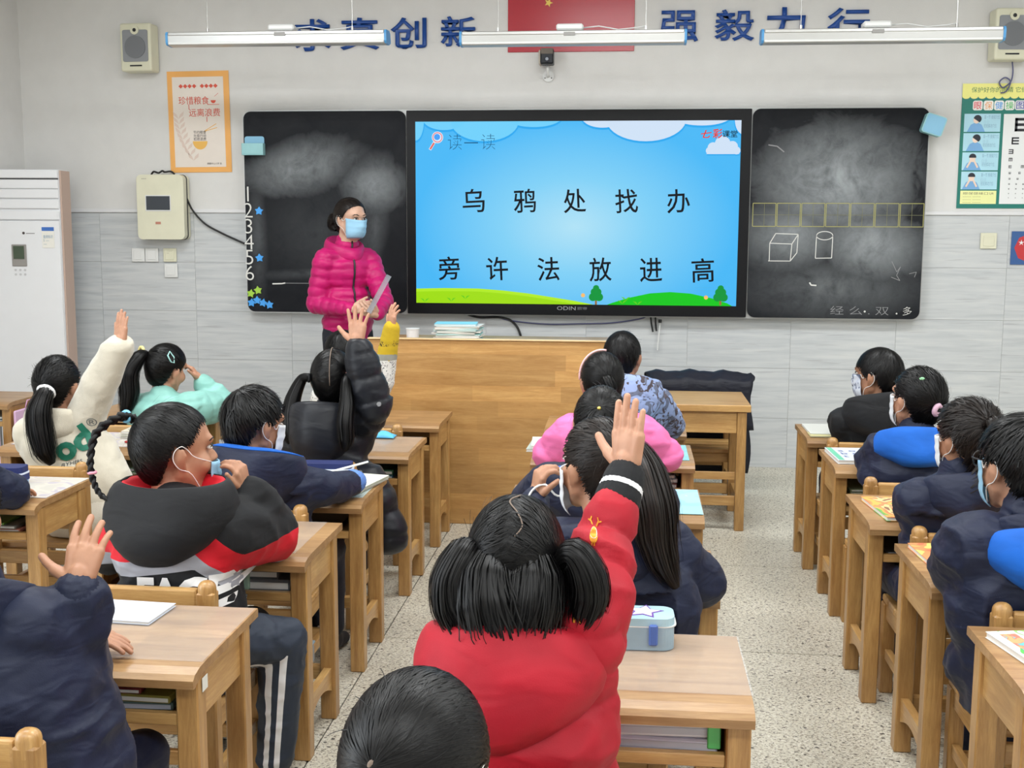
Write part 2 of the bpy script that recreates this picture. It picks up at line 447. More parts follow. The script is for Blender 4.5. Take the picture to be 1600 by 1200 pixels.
FRAME = plain('board_frame_silver', (186, 188, 188), 0.35, metal=0.4)
BOARDB = plain('board_backing', (24, 26, 31), 0.5)
bd = thing('blackboard', 'long black chalkboard with a lit screen in its middle, on the front wall', 'blackboard', (0, 0, 0))
BX0, BX1, BZ0, BZ1 = -2.324, 1.676, .901, 2.111
def rrect(x0, x1, z0, z1, r, n=6):
    p = []
    for cx_, cz_, a in ((x1-r, z1-r, 0), (x0+r, z1-r, 90), (x0+r, z0+r, 180), (x1-r, z0+r, 270)):
        p += [(cx_+r*math.cos(R(a+90*k/n)), cz_+r*math.sin(R(a+90*k/n))) for k in range(n+1)]
    return p
MB().prism(rrect(BX0, BX1, BZ0, BZ1, .05), 'y', BY+.012, YF-.009).build('frame', FRAME, bd)
LP = chalk_mat('chalky_left_panel', [(-.15, .27, .42, .19, .95, 12, 0), (.30, .16, .24, .20, .9, 0, 0), (-.42, -.15, .07, .42, .28, 0, 0), (.3, -.1, .1, .35, .25, -10, 0), (-.05, -.12, .4, .35, .10, 0, 0), (-.05, -.36, .5, .04, .22, 3, 0)])
RP = chalk_mat('chalky_right_panel', [(0, .19, .56, .40, 1.25, 0, 0), (-.25, -.12, .36, .26, .9, 0, 0), (.2, -.17, .38, .26, 1.1, -8, 0), (0, -.42, .60, .22, .45, 0, 0), (-.3, .12, .16, .2, .35, 30, 0)])
lp = MB().prism(rrect(BX0+.007, -1.332, BZ0+.007, BZ1-.007, .045), 'y', BY, BY+.0115).build('left_panel', LP, bd)
for o_, cx_ in ((lp, -1.825),): pass
def recentre(o, c):
    o.data.transform(Matrix.Translation((-c[0], -c[1], -c[2]))); o.location = c
recentre(lp, (-1.825, BY, 1.506))
rp = MB().prism(rrect(.688, BX1-.007, BZ0+.007, BZ1-.007, .045), 'y', BY, BY+.0115).build('right_panel', RP, bd)
recentre(rp, (1.178, BY, 1.506))
sc_ = MB().box(-1.326, .682, BZ0+.007, BZ1-.007, BY-.012, BY+.0115).bm
mbx = MB(); mbx.prism(rrect(-1.326, .682, BZ0+.007, BZ1-.007, .006), 'y', BY-.006, BY+.0115); scr = mbx.build('screen', plain('screen_bezel', (9, 10, 15), 0.4, spec=.25), bd)
sc_.free()
SX0, SX1, SZ0, SZ1 = -1.272, .623, .973, 2.039
SY = BY-.0065
def emis(name, col, st=1.0):
    m, nt, b = mat_new(name)
    b.inputs['Base Color'].default_value = (0.003, 0.003, 0.003, 1); b.inputs['Roughness'].default_value = 0.45
    b.inputs['Specular IOR Level'].default_value = 0.12
    b.inputs['Emission Color'].default_value = c4(col); b.inputs['Emission Strength'].default_value = st
    return m
def screen_mat():
    m, nt, b = mat_new('screen_picture_sky')
    tc = nd(nt, 'ShaderNodeTexCoord')
    mp = nd(nt, 'ShaderNodeMapping', {'Vector': tc.outputs['Object'], 'Location': (0, 0, 0.12), 'Scale': (1/.95, 0, 1/.62)})
    ln = nd(nt, 'ShaderNodeVectorMath', {0: mp.outputs[0]}, operation='LENGTH')
    col = ramp(nt, ln.outputs[1], [(0.0, s2l((176, 226, 246))), (0.45, s2l((128, 208, 246))), (1.0, s2l((72, 184, 246)))])
    nt.links.new(col, b.inputs['Emission Color']); b.inputs['Emission Strength'].default_value = 1.0
    b.inputs['Base Color'].default_value = (0.003, 0.003, 0.003, 1); b.inputs['Roughness'].default_value = 0.45; b.inputs['Specular IOR Level'].default_value = 0.12
    return m
pic = MB().box(-.9475, .9475, -.0008, 0, -.533, .533).build('picture', screen_mat(), scr)
pic.location = ((SX0+SX1)/2, SY, (SZ0+SZ1)/2)
CLB = emis('screen_pale_blue', (112, 208, 250)); CLW = emis('screen_cloud', (208, 226, 246)); CLE = emis('screen_cloud_edge', (40, 168, 240))
def clipped(parts):
    out = []
    for cx_, cz_, rx, rz in parts:
        p = [(min(max(x, SX0), SX1), min(max(z, SZ0), SZ1)) for x, z in circ(cx_, cz_, rx, rz, 40)]
        q = [p[0]]
        for a in p[1:]:
            if (a[0]-q[-1][0])**2+(a[1]-q[-1][1])**2 > 1e-8: q.append(a)
        if (q[0][0]-q[-1][0])**2+(q[0][1]-q[-1][1])**2 < 1e-8: q.pop()
        out.append(q)
    return out
def layer(k): return SY-.001-.0004*k
lb = [(-1.10, 2.06, .13, .07), (-.86, 2.04, .20, .115), (-.57, 2.06, .16, .055), (-1.27, 2.05, .05, .12)]
wb = [(.08, 2.05, .23, .128), (-.17, 2.06, .12, .06), (.40, 2.06, .16, .05), (.635, 2.05, .05, .09)]
pw = .0004
flat_poly('picture', clipped([(a, b-.008, c+.004, d+.004) for a, b, c, d in lb]), layer(0), CLE, scr, pw)
flat_poly('picture', clipped(lb), layer(1), CLB, scr, pw)
flat_poly('picture', clipped([(a, b-.008, c+.004, d+.004) for a, b, c, d in wb]), layer(2), CLE, scr, pw)
flat_poly('picture', clipped(wb), layer(3), CLW, scr, pw)
cl = [circ(.465, 1.885, .03), circ(.52, 1.905, .045), circ(.575, 1.89, .032), circ(.60, 1.868, .022), circ(.445, 1.868, .02), rect(.43, .615, 1.848, 1.88)]
flat_poly('picture', [[(x+.002, z-.007) for x, z in p] for p in cl], layer(0), CLE, scr, pw)
for i, p in enumerate(cl): flat_poly('picture', [p], layer(1+i*.4), CLW, scr, .0003)
def hill(x0, x1, zt, n=24, skew=.5):
    top = [(x0+(x1-x0)*k/n, SZ0+(zt-SZ0)*math.sin(math.pi*min(1, max(0, (k/n)**skew)))**.8) for k in range(n+1)]
    return [(x0, SZ0+.0005)]+top[1:-1]+[(x1, SZ0+.0005)]
hl = [(SX0, SZ0)]+[(x_, z_) for x_, z_ in [(-1.272, 1.058), (-1.1, 1.063), (-.9, 1.062), (-.75, 1.052), (-.6, 1.036), (-.45, 1.014), (-.32, .994), (-.22, .975)]]+[(-.21, SZ0)]
hr = [(-.13, SZ0), (-.1, .985), (0, 1.016), (.12, 1.043), (.24, 1.052), (.36, 1.044), (.48, 1.018), (.57, .99), (.6, SZ0)]
G1 = emis('screen_lime', (160, 222, 16)); G1b = emis('screen_lime_light', (178, 236, 40)); G2 = emis('screen_green', (20, 200, 30)); G3 = emis('screen_tree_green', (10, 150, 60)); OR = emis('screen_orange', (250, 190, 110)); BR = emis('screen_trunk', (150, 110, 60))
flat_poly('picture', [hl], layer(1), G1b, scr, pw)
flat_poly('picture', [[(x, z-.018 if z > SZ0+.02 else z) for x, z in hl]], layer(2), G1, scr, pw)
flat_poly('picture', [hr], layer(1.5), G2, scr, pw)
for tx, tz, s in ((-.195, .973, 1), (.532, .978, 1)):
    flat_poly('picture', [rect(tx-.006, tx+.006, tz, tz+.05)], layer(3), BR, scr, pw)
    for i, (dx, dz, r) in enumerate(((-.018, .045, .024), (.018, .045, .024), (0, .05, .026), (-.01, .075, .022), (.01, .075, .022), (0, .098, .018))):
        flat_poly('picture', [circ(tx+dx, tz+dz, r)], layer(3.5+.4*i), G3, scr, .0003)
flat_poly('picture', [circ(-.272, 1.028, .012)], layer(3), OR, scr, pw); flat_poly('picture', [circ(.448, 1.022, .012)], layer(3), OR, scr, pw)
sp_ = []
for px_, pz_ in ((-1.22, .99), (-1.06, .995), (-.975, 1.01), (-.04, .99), (-.02, 1.01), (.05, .985)):
    sp_ += [[(px_, pz_-.012), (px_-.028, pz_+.012), (px_-.008, pz_+.006)], [(px_, pz_-.012), (px_+.008, pz_+.006), (px_+.028, pz_+.012)]]
flat_poly('picture', sp_, layer(3), emis('screen_sprout', (100, 205, 30)), scr, pw)
SCB = emis('screen_text_black', (4, 10, 20)); SCR = emis('screen_text_red', (226, 60, 40)); SCT = emis('screen_text_teal', (10, 78, 120))
for ch, x in zip('乌鸦处找办', (-.926, -.622, -.328, -.025, .275)):
    flat_text('lettering', ch, .132, .138, (x, layer(4), 1.58), SCB, scr, off=.008, rot=3)
for ch, x in zip('旁许法放进高', (-1.073, -.784, -.479, -.172, .124, .426)):
    flat_text('lettering', ch, .130, .140, (x, layer(4), 1.181), SCB, scr, off=.008, rot=3)
flat_text('lettering', '读', .082, .09, (-1.037, layer(4), 1.921), SCT, scr, off=-.018)
flat_text('lettering', '一', .082, None, (-.94, layer(4), 1.916), SCT, scr, off=-.01)
flat_text('lettering', '读', .082, .09, (-.839, layer(4), 1.922), SCT, scr, off=-.018)
flat_text('lettering', '七', .062, .045, (.425, layer(4), 1.962), SCR, scr, off=.02, shear=.3)
flat_text('lettering', '彩', .055, .055, (.49, layer(4), 1.964), SCR, scr, off=.02)
flat_text('lettering', '课堂', .085, .04, (.56, layer(4), 1.962), SCB, scr, off=.01)
flat_text('lettering', '...........\n...... ......', .13, .02, (.45, layer(4), 1.07), emis('screen_faint', (90, 170, 220)), scr)
# magnifying glass drawing
PK = emis('screen_pink', (236, 130, 140)); WHs = emis('screen_white', (220, 236, 250)); BLs = emis('screen_lens', (70, 160, 250))
flat_poly('picture', [circ(-1.14, 1.948, .034)], layer(2.5), WHs, scr, pw)
flat_poly('picture', [circ(-1.14, 1.948, .030)], layer(3.5), PK, scr, pw)
flat_poly('picture', [circ(-1.14, 1.948, .024)], layer(4.5), WHs, scr, pw)
flat_poly('picture', [circ(-1.142, 1.95, .018)], layer(5.5), BLs, scr, pw)
flat_poly('picture', [seg(-1.158, 1.92, -1.186, 1.876, .016)], layer(2.5), WHs, scr, pw)
flat_poly('picture', [seg(-1.16, 1.916, -1.184, 1.879, .010)], layer(3.5), emis('screen_handle', (230, 100, 90)), scr, pw)
flat_text('lettering', 'ODIN', .11, .022, (-.37, SY-.0006, .950), plain('brand_grey', (165, 168, 172), 0.4), scr, off=-.005)
flat_text('lettering', '欧帝', .055, .018, (-.275, SY-.0006, .950), plain('brand_grey_dim', (120, 122, 128), 0.4), scr)
# chalk marks
CHK = plain('chalk_white', (222, 222, 218), 0.9, spec=0.1); CHD = plain('chalk_dim', (150, 150, 152), 0.9, spec=0.1); CHY = plain('grid_yellow', (176, 172, 104), 0.8)
cy_ = BY-.0006
for i, (n, z) in enumerate(zip('123456', (1.617, 1.520, 1.425, 1.330, 1.238, 1.142))):
    flat_text('lettering', n, None, .088, (-2.300, cy_, z), CHK, lp if False else bd, off=-.012)
gp = []
gx0, gx1, gz0, gz1 = .70, 1.668, 1.437, 1.569; gw = (gx1-gx0)/7
for k in range(7):
    a, b = gx0+gw*k+.004, gx0+gw*(k+1)-.004
    gp += [seg(a, gz0, b, gz0, .0035), seg(a, gz1, b, gz1, .0035), seg(a, gz0, a, gz1, .0035), seg(b, gz0, b, gz1, .0035)]
gq = []
for k in range(7):
    a, b = gx0+gw*k+.004, gx0+gw*(k+1)-.004
    gq += [seg(a, (gz0+gz1)/2, b, (gz0+gz1)/2, .002), seg((a+b)/2, gz0, (a+b)/2, gz1, .002)]
flat_poly('writing_grid', gp, cy_, CHY, bd, .0004)
flat_poly('writing_grid', gq, cy_-.0003, plain('grid_faint', (130, 130, 96), 0.8), bd, .0004)
def chalk(segs, w=.0045, m=CHK): flat_poly('chalk_drawing', [seg(*s, w) for s in segs], cy_-.0008, m, bd, .0004)
def pl(*p): return [(*p[i], *p[i+1]) for i in range(len(p)-1)]
chalk(pl((.806, 1.238), (.806, 1.340), (.932, 1.336), (.926, 1.238), (.80, 1.238)) + pl((.806, 1.340), (.838, 1.396), (.966, 1.392), (.932, 1.336)) + pl((.966, 1.392), (.962, 1.286), (.926, 1.238)))
e_ = circ(1.116, 1.385, .046, .024, 24)
chalk(pl(*e_, e_[0]) + pl((1.070, 1.385), (1.068, 1.255), (1.160, 1.257), (1.162, 1.385)))
chalk(pl((.78, 1.9), (.83, 1.892), (.87, 1.86)), .006, CHD)
chalk(pl((1.04, 1.115), (1.05, 1.10), (1.08, 1.098)), .008, CHK)
chalk(pl((1.50, 1.24), (1.53, 1.18), (1.55, 1.21), (1.53, 1.16), (1.55, 1.13), (1.50, 1.15)) + pl((1.60, 1.17), (1.64, 1.18), (1.63, 1.15)), .003, CHD)
flat_text('lettering', '经 么 . 双', .33, .05, (1.33, cy_, .955), CHD, bd, off=-.012)
flat_text('lettering', '多', .05, .05, (1.60, cy_, .955), CHK, bd, off=-.01)
flat_poly('chalk_drawing', [circ(1.36, .95, .006, n=8), circ(1.54, .94, .005, n=8)], cy_-.001, CHK, bd, .0004)
chalk(pl((-2.16, 1.078), (-2.10, 1.08), (-2.08, 1.084)), .008, CHK); chalk(pl((-2.08, 1.083), (-1.9, 1.083), (-1.72, 1.079)), .003, CHD)
sy_ = BY-.001
def magnet(x, z, colr, rot, label):
    o = MB().prism(star(0, 0, .027, rot, .58), 'y', -.006, 0).build('star_magnet', colr)
    o.location = (x, sy_, z); tag(o, label, 'magnet', 'star magnets on the blackboard')
SB = plain('magnet_blue', (60, 160, 240), 0.35); SG = plain('magnet_green', (160, 205, 60), 0.35)
magnet(-2.232, 1.516, SB, 4, 'blue star magnet beside the upper chalk numbers')
magnet(-2.236, 1.234, SB, -4, 'blue star magnet beside the lower chalk numbers')
magnet(-2.295, 1.018, SG, 10, 'green star magnet, the lower left one of the two')
magnet(-2.250, 1.038, SG, -8, 'green star magnet, the upper right one of the two')
magnet(-2.292, .962, SB, 6, 'blue star magnet at the left end of the bottom row of four')
magnet(-2.257, .977, SB, 0, 'blue star magnet second from left in the bottom row')
magnet(-2.220, .962, SB, 14, 'blue star magnet third from left in the bottom row')
magnet(-2.180, .950, SB, -6, 'blue star magnet at the right end of the bottom row')
# pen holders
TEAL = plain('teal_plastic', (150, 200, 204), 0.4, var=0.05); SKYP = plain('sky_plastic', (130, 185, 215), 0.4)
ph = thing('pen_holder', 'light blue magnetic box with a raised back, upright at the upper left of the blackboard', 'holder', (-2.252, BY, 1.90))
mb = MB(); mb.box(-.066, .066, -.045, -.041, -.05, .015, .002).box(-.066, -.062, -.041, -.002, -.05, .015).box(.062, .066, -.041, -.002, -.05, .015).box(-.066, .066, -.045, -.002, -.054, -.05); mb.build('tray', TEAL, ph)
MB().prism(rrect(-.058, .062, -.05, .058, .015), 'y', -.006, -.001).build('back_plate', SKYP, ph)
ph2 = thing('pen_holder', 'light blue box hung askew over the right upper corner of the blackboard', 'holder', (1.685, BY-.002, 2.005))
ph2.rotation_euler = (0, R(18), 0)
MB().prism(rrect(-.058, .058, -.055, .055, .015), 'y', -.055, -.0).build('cover', TEAL, ph2)
MB().prism(rrect(-.052, .052, -.05, .05, .012), 'y', -.058, -.0555).build('back_plate', SKYP, ph2)
# cables under the board
def cable(name, label, pts, r, m):
    # smooth path
    P = [Vector(p) for p in pts]; out = []
    for i in range(len(P)-1):
        p0, p1, p2, p3 = P[max(i-1, 0)], P[i], P[i+1], P[min(i+2, len(P)-1)]
        for k in range(6):
            t = k/6; out.append(.5*((2*p1)+(-p0+p2)*t+(2*p0-5*p1+4*p2-p3)*t*t+(-p0+3*p1-3*p2+p3)*t**3))
    out.append(P[-1])
    return tag(MB().tube(out, r, 8).build(name, m), label, 'cable')
CBL = plain('black_cable', (20, 20, 22), 0.5); CBB = plain('purple_cable', (86, 88, 128), 0.5)
wy = YF-.016
cable('cable', 'thick black cable curving down from under the screen to the podium', [(-.97, wy, .90), (-.9, wy, .884), (-.78, wy, .885), (-.70, wy, .86), (-.65, wy, .78), (-.62, wy, .6)], .007, CBL)
cable('cable', 'thin blue cable sagging under the blackboard', [(-.80, wy, .89), (-.70, wy, .865), (-.5, wy, .848), (-.3, wy, .852), (-.1, wy, .86), (.06, wy, .885), (.1, wy, .899)], .004, CBB)
cable('cable', 'left of two short black cable ends hanging under the board', [(.13, wy-.005, .90), (.135, wy-.005, .86), (.145, wy-.005, .81)], .005, CBL)
cable('cable', 'right of two short black cable ends hanging under the board', [(.158, wy-.005, .90), (.16, wy-.005, .86), (.166, wy-.005, .815)], .005, CBL)
pt = thing('pointer_stick', 'thin white stick hanging from a black clip below the board', 'stick', (.186, wy-.01, 0))
MB().cyl((0, 0, .885), (0, 0, .865), .010, n=12).build('clip', BLACK_PL, pt)
MB().cyl((0, 0, .865), (-.012, 0, .70), .004, n=8).build('rod', WHITE_PL, pt)

# ------------------------------------------------------------------ wall lettering, flag, posters
INK = plain('letter_blue', (22, 72, 150), 0.35)
for ch, x, z, w, h, tilt, lab in (
        ('求', -1.905, 2.555, .225, .185, 0, 'raised blue character 求 on the wall, first of the left four, behind the left lamp'),
        ('真', -1.62, 2.56, .235, .185, 0, 'raised blue character 真 on the wall, second of the left four, behind the left lamp'),
        ('创', -1.325, 2.562, .215, .175, 0, 'raised blue character 创 on the wall, third of the left four'),
        ('新', -1.03, 2.565, .205, .175, 0, 'raised blue character 新 on the wall, last of the left four'),
        ('强', .262, 2.58, .215, .175, 0, 'raised blue character 强 on the wall, first of the right four'),
        ('毅', .575, 2.582, .225, .175, 0, 'raised blue character 毅 on the wall, second of the right four'),
        ('力', .862, 2.575, .225, .205, 0, 'raised blue character 力 on the wall, third of the right four, behind the right lamp'),
        ('行', 1.215, 2.575, .235, .19, 0, 'raised blue character 行 on the wall, last of the right four, behind the right lamp')):
    o = flat_text('wall_lettering', ch, w, h, (x, YF-.009, z), INK, off=.014, thick=.014)
    tag(o, lab, 'lettering', 'blue motto characters high on the front wall')
FLR = plain('flag_red', (176, 24, 44), 0.25, spec=0.6)
fg = thing('flag', 'red flag with yellow stars framed flat on the wall above the screen', 'flag', (0, 0, 0))
MB().box(-.735, .003, YF-.008, YF-.001, 2.444, 2.936, .002).build('cloth', FLR, fg)
YL = plain('flag_yellow', (232, 200, 90), 0.4)
flat_poly('star', [star(-.625, 2.835, .074)], YF-.0082, YL, fg)
for sx_, sz_ in ((-.50, 2.89), (-.455, 2.84), (-.455, 2.77), (-.497, 2.722)):
    flat_poly('star', [star(sx_, sz_, .025, 20)], YF-.0082, YL, fg)
# food poster (left)
ps = thing('poster', 'orange bordered poster with a bowl and red characters about saving food', 'poster', (-2.62, YF-.003, 2.052))
ps.rotation_euler = (0, R(-.6), 0)
flat_poly('border', [rect(-.193, .193, -.302, .302)], 0, plain('poster_orange', (240, 176, 96), 0.5, var=0.06, scale=80), ps, .0015)
flat_poly('sheet', [rect(-.162, .158, -.27, .268)], -.0016, plain('poster_cream', (232, 222, 212), 0.5, var=0.02), ps)
PR = plain('poster_red', (216, 84, 60), 0.5); PO = plain('poster_bowl', (236, 184, 90), 0.5); PG = plain('poster_ear', (222, 202, 190), 0.5); PBK = plain('poster_ink', (70, 60, 60), 0.5)
dm = []
for g0 in (-.108, .025):
    for k in range(4):
        cx_ = g0+.028*k; dm.append([(cx_-.014, .213), (cx_, .200), (cx_+.014, .213), (cx_, .226)])
flat_poly('print', dm, -.0023, PR, ps)
flat_text('print', '珍惜粮食', .19, .048, (-.03, -.0032, .128), PR, ps, off=.002)
flat_text('print', '远离浪费', .195, .048, (.035, -.0032, .056), PR, ps, off=.002)
flat_poly('print', [seg(.055, .103, .128, .103, .003), seg(-.062, .105, -.062, .075, .004), seg(.048, .03, .048, .0, .004)], -.0023, PR, ps)
flat_poly('print', [circ(.092, .128, .016, .018, 12, 180, 360), seg(.10, .15, .125, .17, .002)], -.0023, PR, ps)
flat_poly('print', [circ(0, -.115, .046, .05, 20, 180, 360)], -.0023, PO, ps)
flat_poly('print', [seg(.03, -.055, .105, -.012, .004), seg(.03, -.056, .11, -.035, .004)], -.0023, PO, ps)
flat_text('print', '节约粮食\n光盘行动\n拒绝浪费', .08, .06, (0, -.0032, -.082), PBK, ps)
flat_text('print', '栖霞中心小学 宣', .092, .012, (.085, -.0032, -.25), PBK, ps)
wh = []
for k in range(9):
    t = k/8; x0, z0 = -.13+.0+.085*t**2, .02-.25*t
    for s in (-1, 1):
        wh.append([(x0, z0), (x0+s*.03, z0+.02), (x0+s*.034, z0+.045), (x0+s*.01, z0+.025)])
flat_poly('print', wh, -.0023, PG, ps)
# eye chart poster (right)
ec = thing('poster', 'green bordered eye exercise poster with an eye chart by the right edge', 'poster', (1.865, YF-.003, 1.895))
GRN = plain('poster_green', (20, 120, 108), 0.45)
flat_poly('border', [rect(0, .62, -.35, .35)], 0, GRN, ec, .0015)
yl = [(0, .35), (0, .28)] + [(0+.0222*k+.0222*t, .28-.016*math.sin(math.pi*t)) for k in range(28) for t in (.25, .5, .75, 1)] + [(.6216, .35)]
flat_poly('print', [rect(0, .62, .28, .35)] + [circ(.022+.044*k, .28, .022, .015, 10, 180, 360) for k in range(14)], -.0016, plain('poster_yellow', (240, 236, 140), 0.5), ec)
flat_text('print', '保护好你的眼睛 它们一生只有一双', .5, .03, (.30, -.0026, .315), plain('poster_dark_green', (50, 120, 80), 0.5), ec)
for ch, x, c in zip('眼保健操图解', (.088, .147, .205, .263, .32, .378), ((226, 60, 80), (240, 170, 110), (70, 160, 230), (90, 190, 110), (60, 70, 170), (226, 60, 80))):
    flat_poly('print', [rrect(x-.027, x+.027, .201, .255, .012)], -.0016, plain('title_white', (240, 240, 236), 0.5), ec)
    flat_text('print', ch, .042, .042, (x, -.0026, .228), plain('title_colour', c, 0.5), ec, off=.006)
PB = plain('poster_pale_blue', (176, 220, 236), 0.5, var=0.08, scale=60); PSK = plain('poster_skin', (240, 214, 196), 0.5); PHR = plain('poster_hair', (30, 34, 48), 0.5); PSH = plain('poster_shirt', (120, 172, 220), 0.5); PTX = plain('poster_text_blue', (110, 150, 180), 0.5)
for k, z in enumerate((.131, .023, -.085, -.193)):
    flat_poly('print', [rect(.018, .218, z-.05, z+.051)], -.0016, PB, ec)
    cx_ = .085 if k < 2 else .075
    flat_poly('print', [[(cx_-.05, z-.05), (cx_-.03, z-.01), (cx_, z+.005), (cx_+.03, z-.01), (cx_+.05, z-.05)]], -.0022, PSH, ec)
    flat_poly('print', [circ(cx_, z+.016, .017, .02, 16)], -.0028, PSK, ec)
    flat_poly('print', [circ(cx_, z+.024, .02, .02, 16, -10, 190) if k > 1 else circ(cx_+.006, z+.022, .022, .022, 16, -60, 170)], -.0034, PHR, ec)
    if k > 1: flat_poly('print', [seg(cx_-.03, z-.035, cx_-.008, z+.006, .01), seg(cx_+.03, z-.035, cx_+.008, z+.006, .01)], -.004, PSK, ec)
    flat_text('print', '第一节 按揉穴位\n( )  ( )\n轻轻揉动穴位', .085, .07, (.17, -.0026, z+.008), PTX, ec, off=-.01)
flat_poly('print', [rect(.018, .218, -.325, -.25)], -.0016, plain('poster_pale_yellow', (238, 240, 170), 0.5), ec)
flat_text('print', '眼保健操口诀\n----- -----\n----- -----\n----- -----', .17, .06, (.118, -.0026, -.288), PBK, ec, off=-.01)
flat_poly('print', [rect(.235, .595, -.325, .18)], -.0016, plain('poster_white', (234, 236, 236), 0.5), ec)
rows = [(.12, .075, 1, .0), (.03, .04, 2, .0), (-.03, .026, 3, .0), (-.075, .02, 4, 0), (-.115, .016, 5, 0), (-.15, .012, 6, 0), (-.183, .010, 7, 0), (-.213, .008, 8, 0), (-.24, .007, 8, 0), (-.266, .005, 8, 0), (-.29, .004, 8, 0)]
def eglyph(cx_, cz_, s, o):
    rs = [(-.5, .5, .3, .5), (-.5, .5, -.1, .1), (-.5, .5, -.5, -.3), (-.5, -.3, -.5, .5)]
    out = []
    for x0, x1, z0, z1 in rs:
        p = rect(x0*s, x1*s, z0*s, z1*s)
        for _ in range(o): p = [(-b, a) for a, b in p]
        out.append([(cx_+a, cz_+b) for a, b in p])
    return out
es = []
for ri, (z, s, n, _) in enumerate(rows):
    if n == 1: xs_ = [.335]
    elif n == 2: xs_ = [.305, .43]
    else: xs_ = [.285+.27*k/(n-1) for k in range(n)]
    for k, x in enumerate(xs_): es += eglyph(x, z, s, 0 if ri < 2 and k == 0 else (ri+k*3) % 4)
flat_poly('print', es, -.0022, plain('chart_black', (24, 24, 34), 0.5), ec)['kind'] = 'stuff'
# small blue sign right of the switch
bs = thing('sign', 'small blue sign with a red octagon and white star at the right edge', 'sign', (2.18, YF-.010, 1.32))
flat_poly('plate', [rect(0, .2, -.095, .095)], 0, plain('sign_blue', (52, 92, 150), 0.4), bs, .002)
flat_poly('emblem', [circ(.1, 0, .082, n=8)], -.0022, plain('sign_red', (196, 50, 56), 0.4), bs)
flat_poly('emblem', [star(.055, .03, .018, 0, .3)], -.003, plain('sign_white', (235, 235, 235), 0.4), bs)
# switches
def switch(x, z, label, m, s=.083, nice=False):
    t = thing('wall_switch', label, 'switch', (x, YF-.0085, z))
    MB().box(-s/2, s/2, -.009, 0, -s/2, s/2, .002).build('plate', m, t)
    MB().box(-s*.34, s*.34, -.0125, -.0085, -s*.34, s*.34, .0015).build('rocker' if not nice else 'cover', m, t)
    if nice: flat_text('lettering', '-----\n--', .035, .014, (0, -.0126, .018), PBK, t)
switch(-3.033, 1.245, 'white switch plate, leftmost of the row under the wall box', WHITE_PL)
switch(-2.946, 1.245, 'white switch plate, second in the row under the wall box', WHITE_PL)
switch(-2.830, 1.246, 'cream plate with small print under the wall box', CREAM_PL, nice=True)
switch(-2.826, 1.150, 'white socket plate directly below the cream plate', WHITE_PL)
switch(2.052, 1.36, 'white switch plate alone right of the blackboard', CREAM_PL, .09)
# wall control box
wb_ = thing('wall_box', 'cream wall mounted control box with a dark display, left of the blackboard', 'box', (-2.84, YF-.009, 1.537))
MB().prism(rrect(-.148, .146, -.195, .195, .03), 'y', -.10, 0).build('casing', CREAM_PL, wb_)
MB().prism(rrect(-.15, .15, -.197, .197, .03), 'y', -.05, -.044).build('seam', BLACK_PL, wb_)
MB().box(-.095, .065, -.103, -.0995, -.025, .072, .002).build('display_frame', WHITE_PL, wb_)
MB().box(-.088, .060, -.106, -.1035, -.017, .066, .001).build('display', plain('display_dark', (52, 58, 66), 0.3), wb_)
MB().box(-.035, -.002, -.102, -.0995, -.103, -.088).build('badge', plain('badge_red', (190, 130, 110), 0.4), wb_)
flat_text('lettering', '....', .028, .004, (-.10, -.1003, .17), PBK, wb_)
cable('cable', 'black cable running from the wall box to the blackboard', [(-2.70, YF-.05, 1.60), (-2.67, YF-.03, 1.52), (-2.60, YF-.02, 1.44), (-2.5, YF-.02, 1.385), (-2.40, YF-.02, 1.34), (-2.33, YF-.02, 1.31)], .006, CBL)
cable('cable', 'knotted black cable lying on top of the wall box', [(-2.92, YF-.04, 1.735), (-2.90, YF-.05, 1.752), (-2.87, YF-.05, 1.745), (-2.85, YF-.04, 1.757), (-2.83, YF-.05, 1.75), (-2.80, YF-.03, 1.754), (-2.78, YF-.02, 1.737)], .006, CBL)
# speakers
GRL = plain('speaker_grille', (150, 153, 158), 0.6, bump=0.9, scale=900)
def speaker(x, z, rz, label):
    t = thing('wall_speaker', label, 'speaker', (x, YF-.002, z), rz)
    MB().box(-.098, .098, -.11, 0, -.14, .14, .012, seg=3).build('cabinet', CREAM_PL, t, True if False else False)
    MB().prism(rrect(-.08, .08, -.085, .10, .012), 'y', -.114, -.1095).build('grille', GRL, t)
    MB().cyl((0, -.113, 0), (0, -.118, 0), .066, n=32).build('cone_cover', plain('speaker_mesh', (128, 131, 136), 0.6, bump=1, scale=1200), t)
    MB().cyl((0, -.110, .098), (0, -.119, .098), .026, n=24).build('badge', CREAM_PL, t)
    MB().cyl((0, -.119, .098), (0, -.1195, .098), .011, n=16).build('emblem', BLACK_PL, t)
    MB().box(-.038, .038, -.1125, -.1095, -.112, -.104).build('slot', BLACK_PL, t)
    return t
speaker(-2.955, 2.482, R(-3), 'cream wall speaker with grey grille at the left above the orange poster')
speaker(2.085, 2.50, R(4), 'cream wall speaker at the right edge with a cable hanging below')
cable('cable', 'looped purple cable hanging below the right speaker', [(2.12, YF-.03, 2.36), (2.13, YF-.02, 2.30), (2.12, YF-.02, 2.25), (2.08, YF-.02, 2.22), (2.06, YF-.02, 2.25), (2.09, YF-.02, 2.275), (2.12, YF-.02, 2.25), (2.10, YF-.02, 2.20), (2.07, YF-.02, 2.19)], .004, CBB)
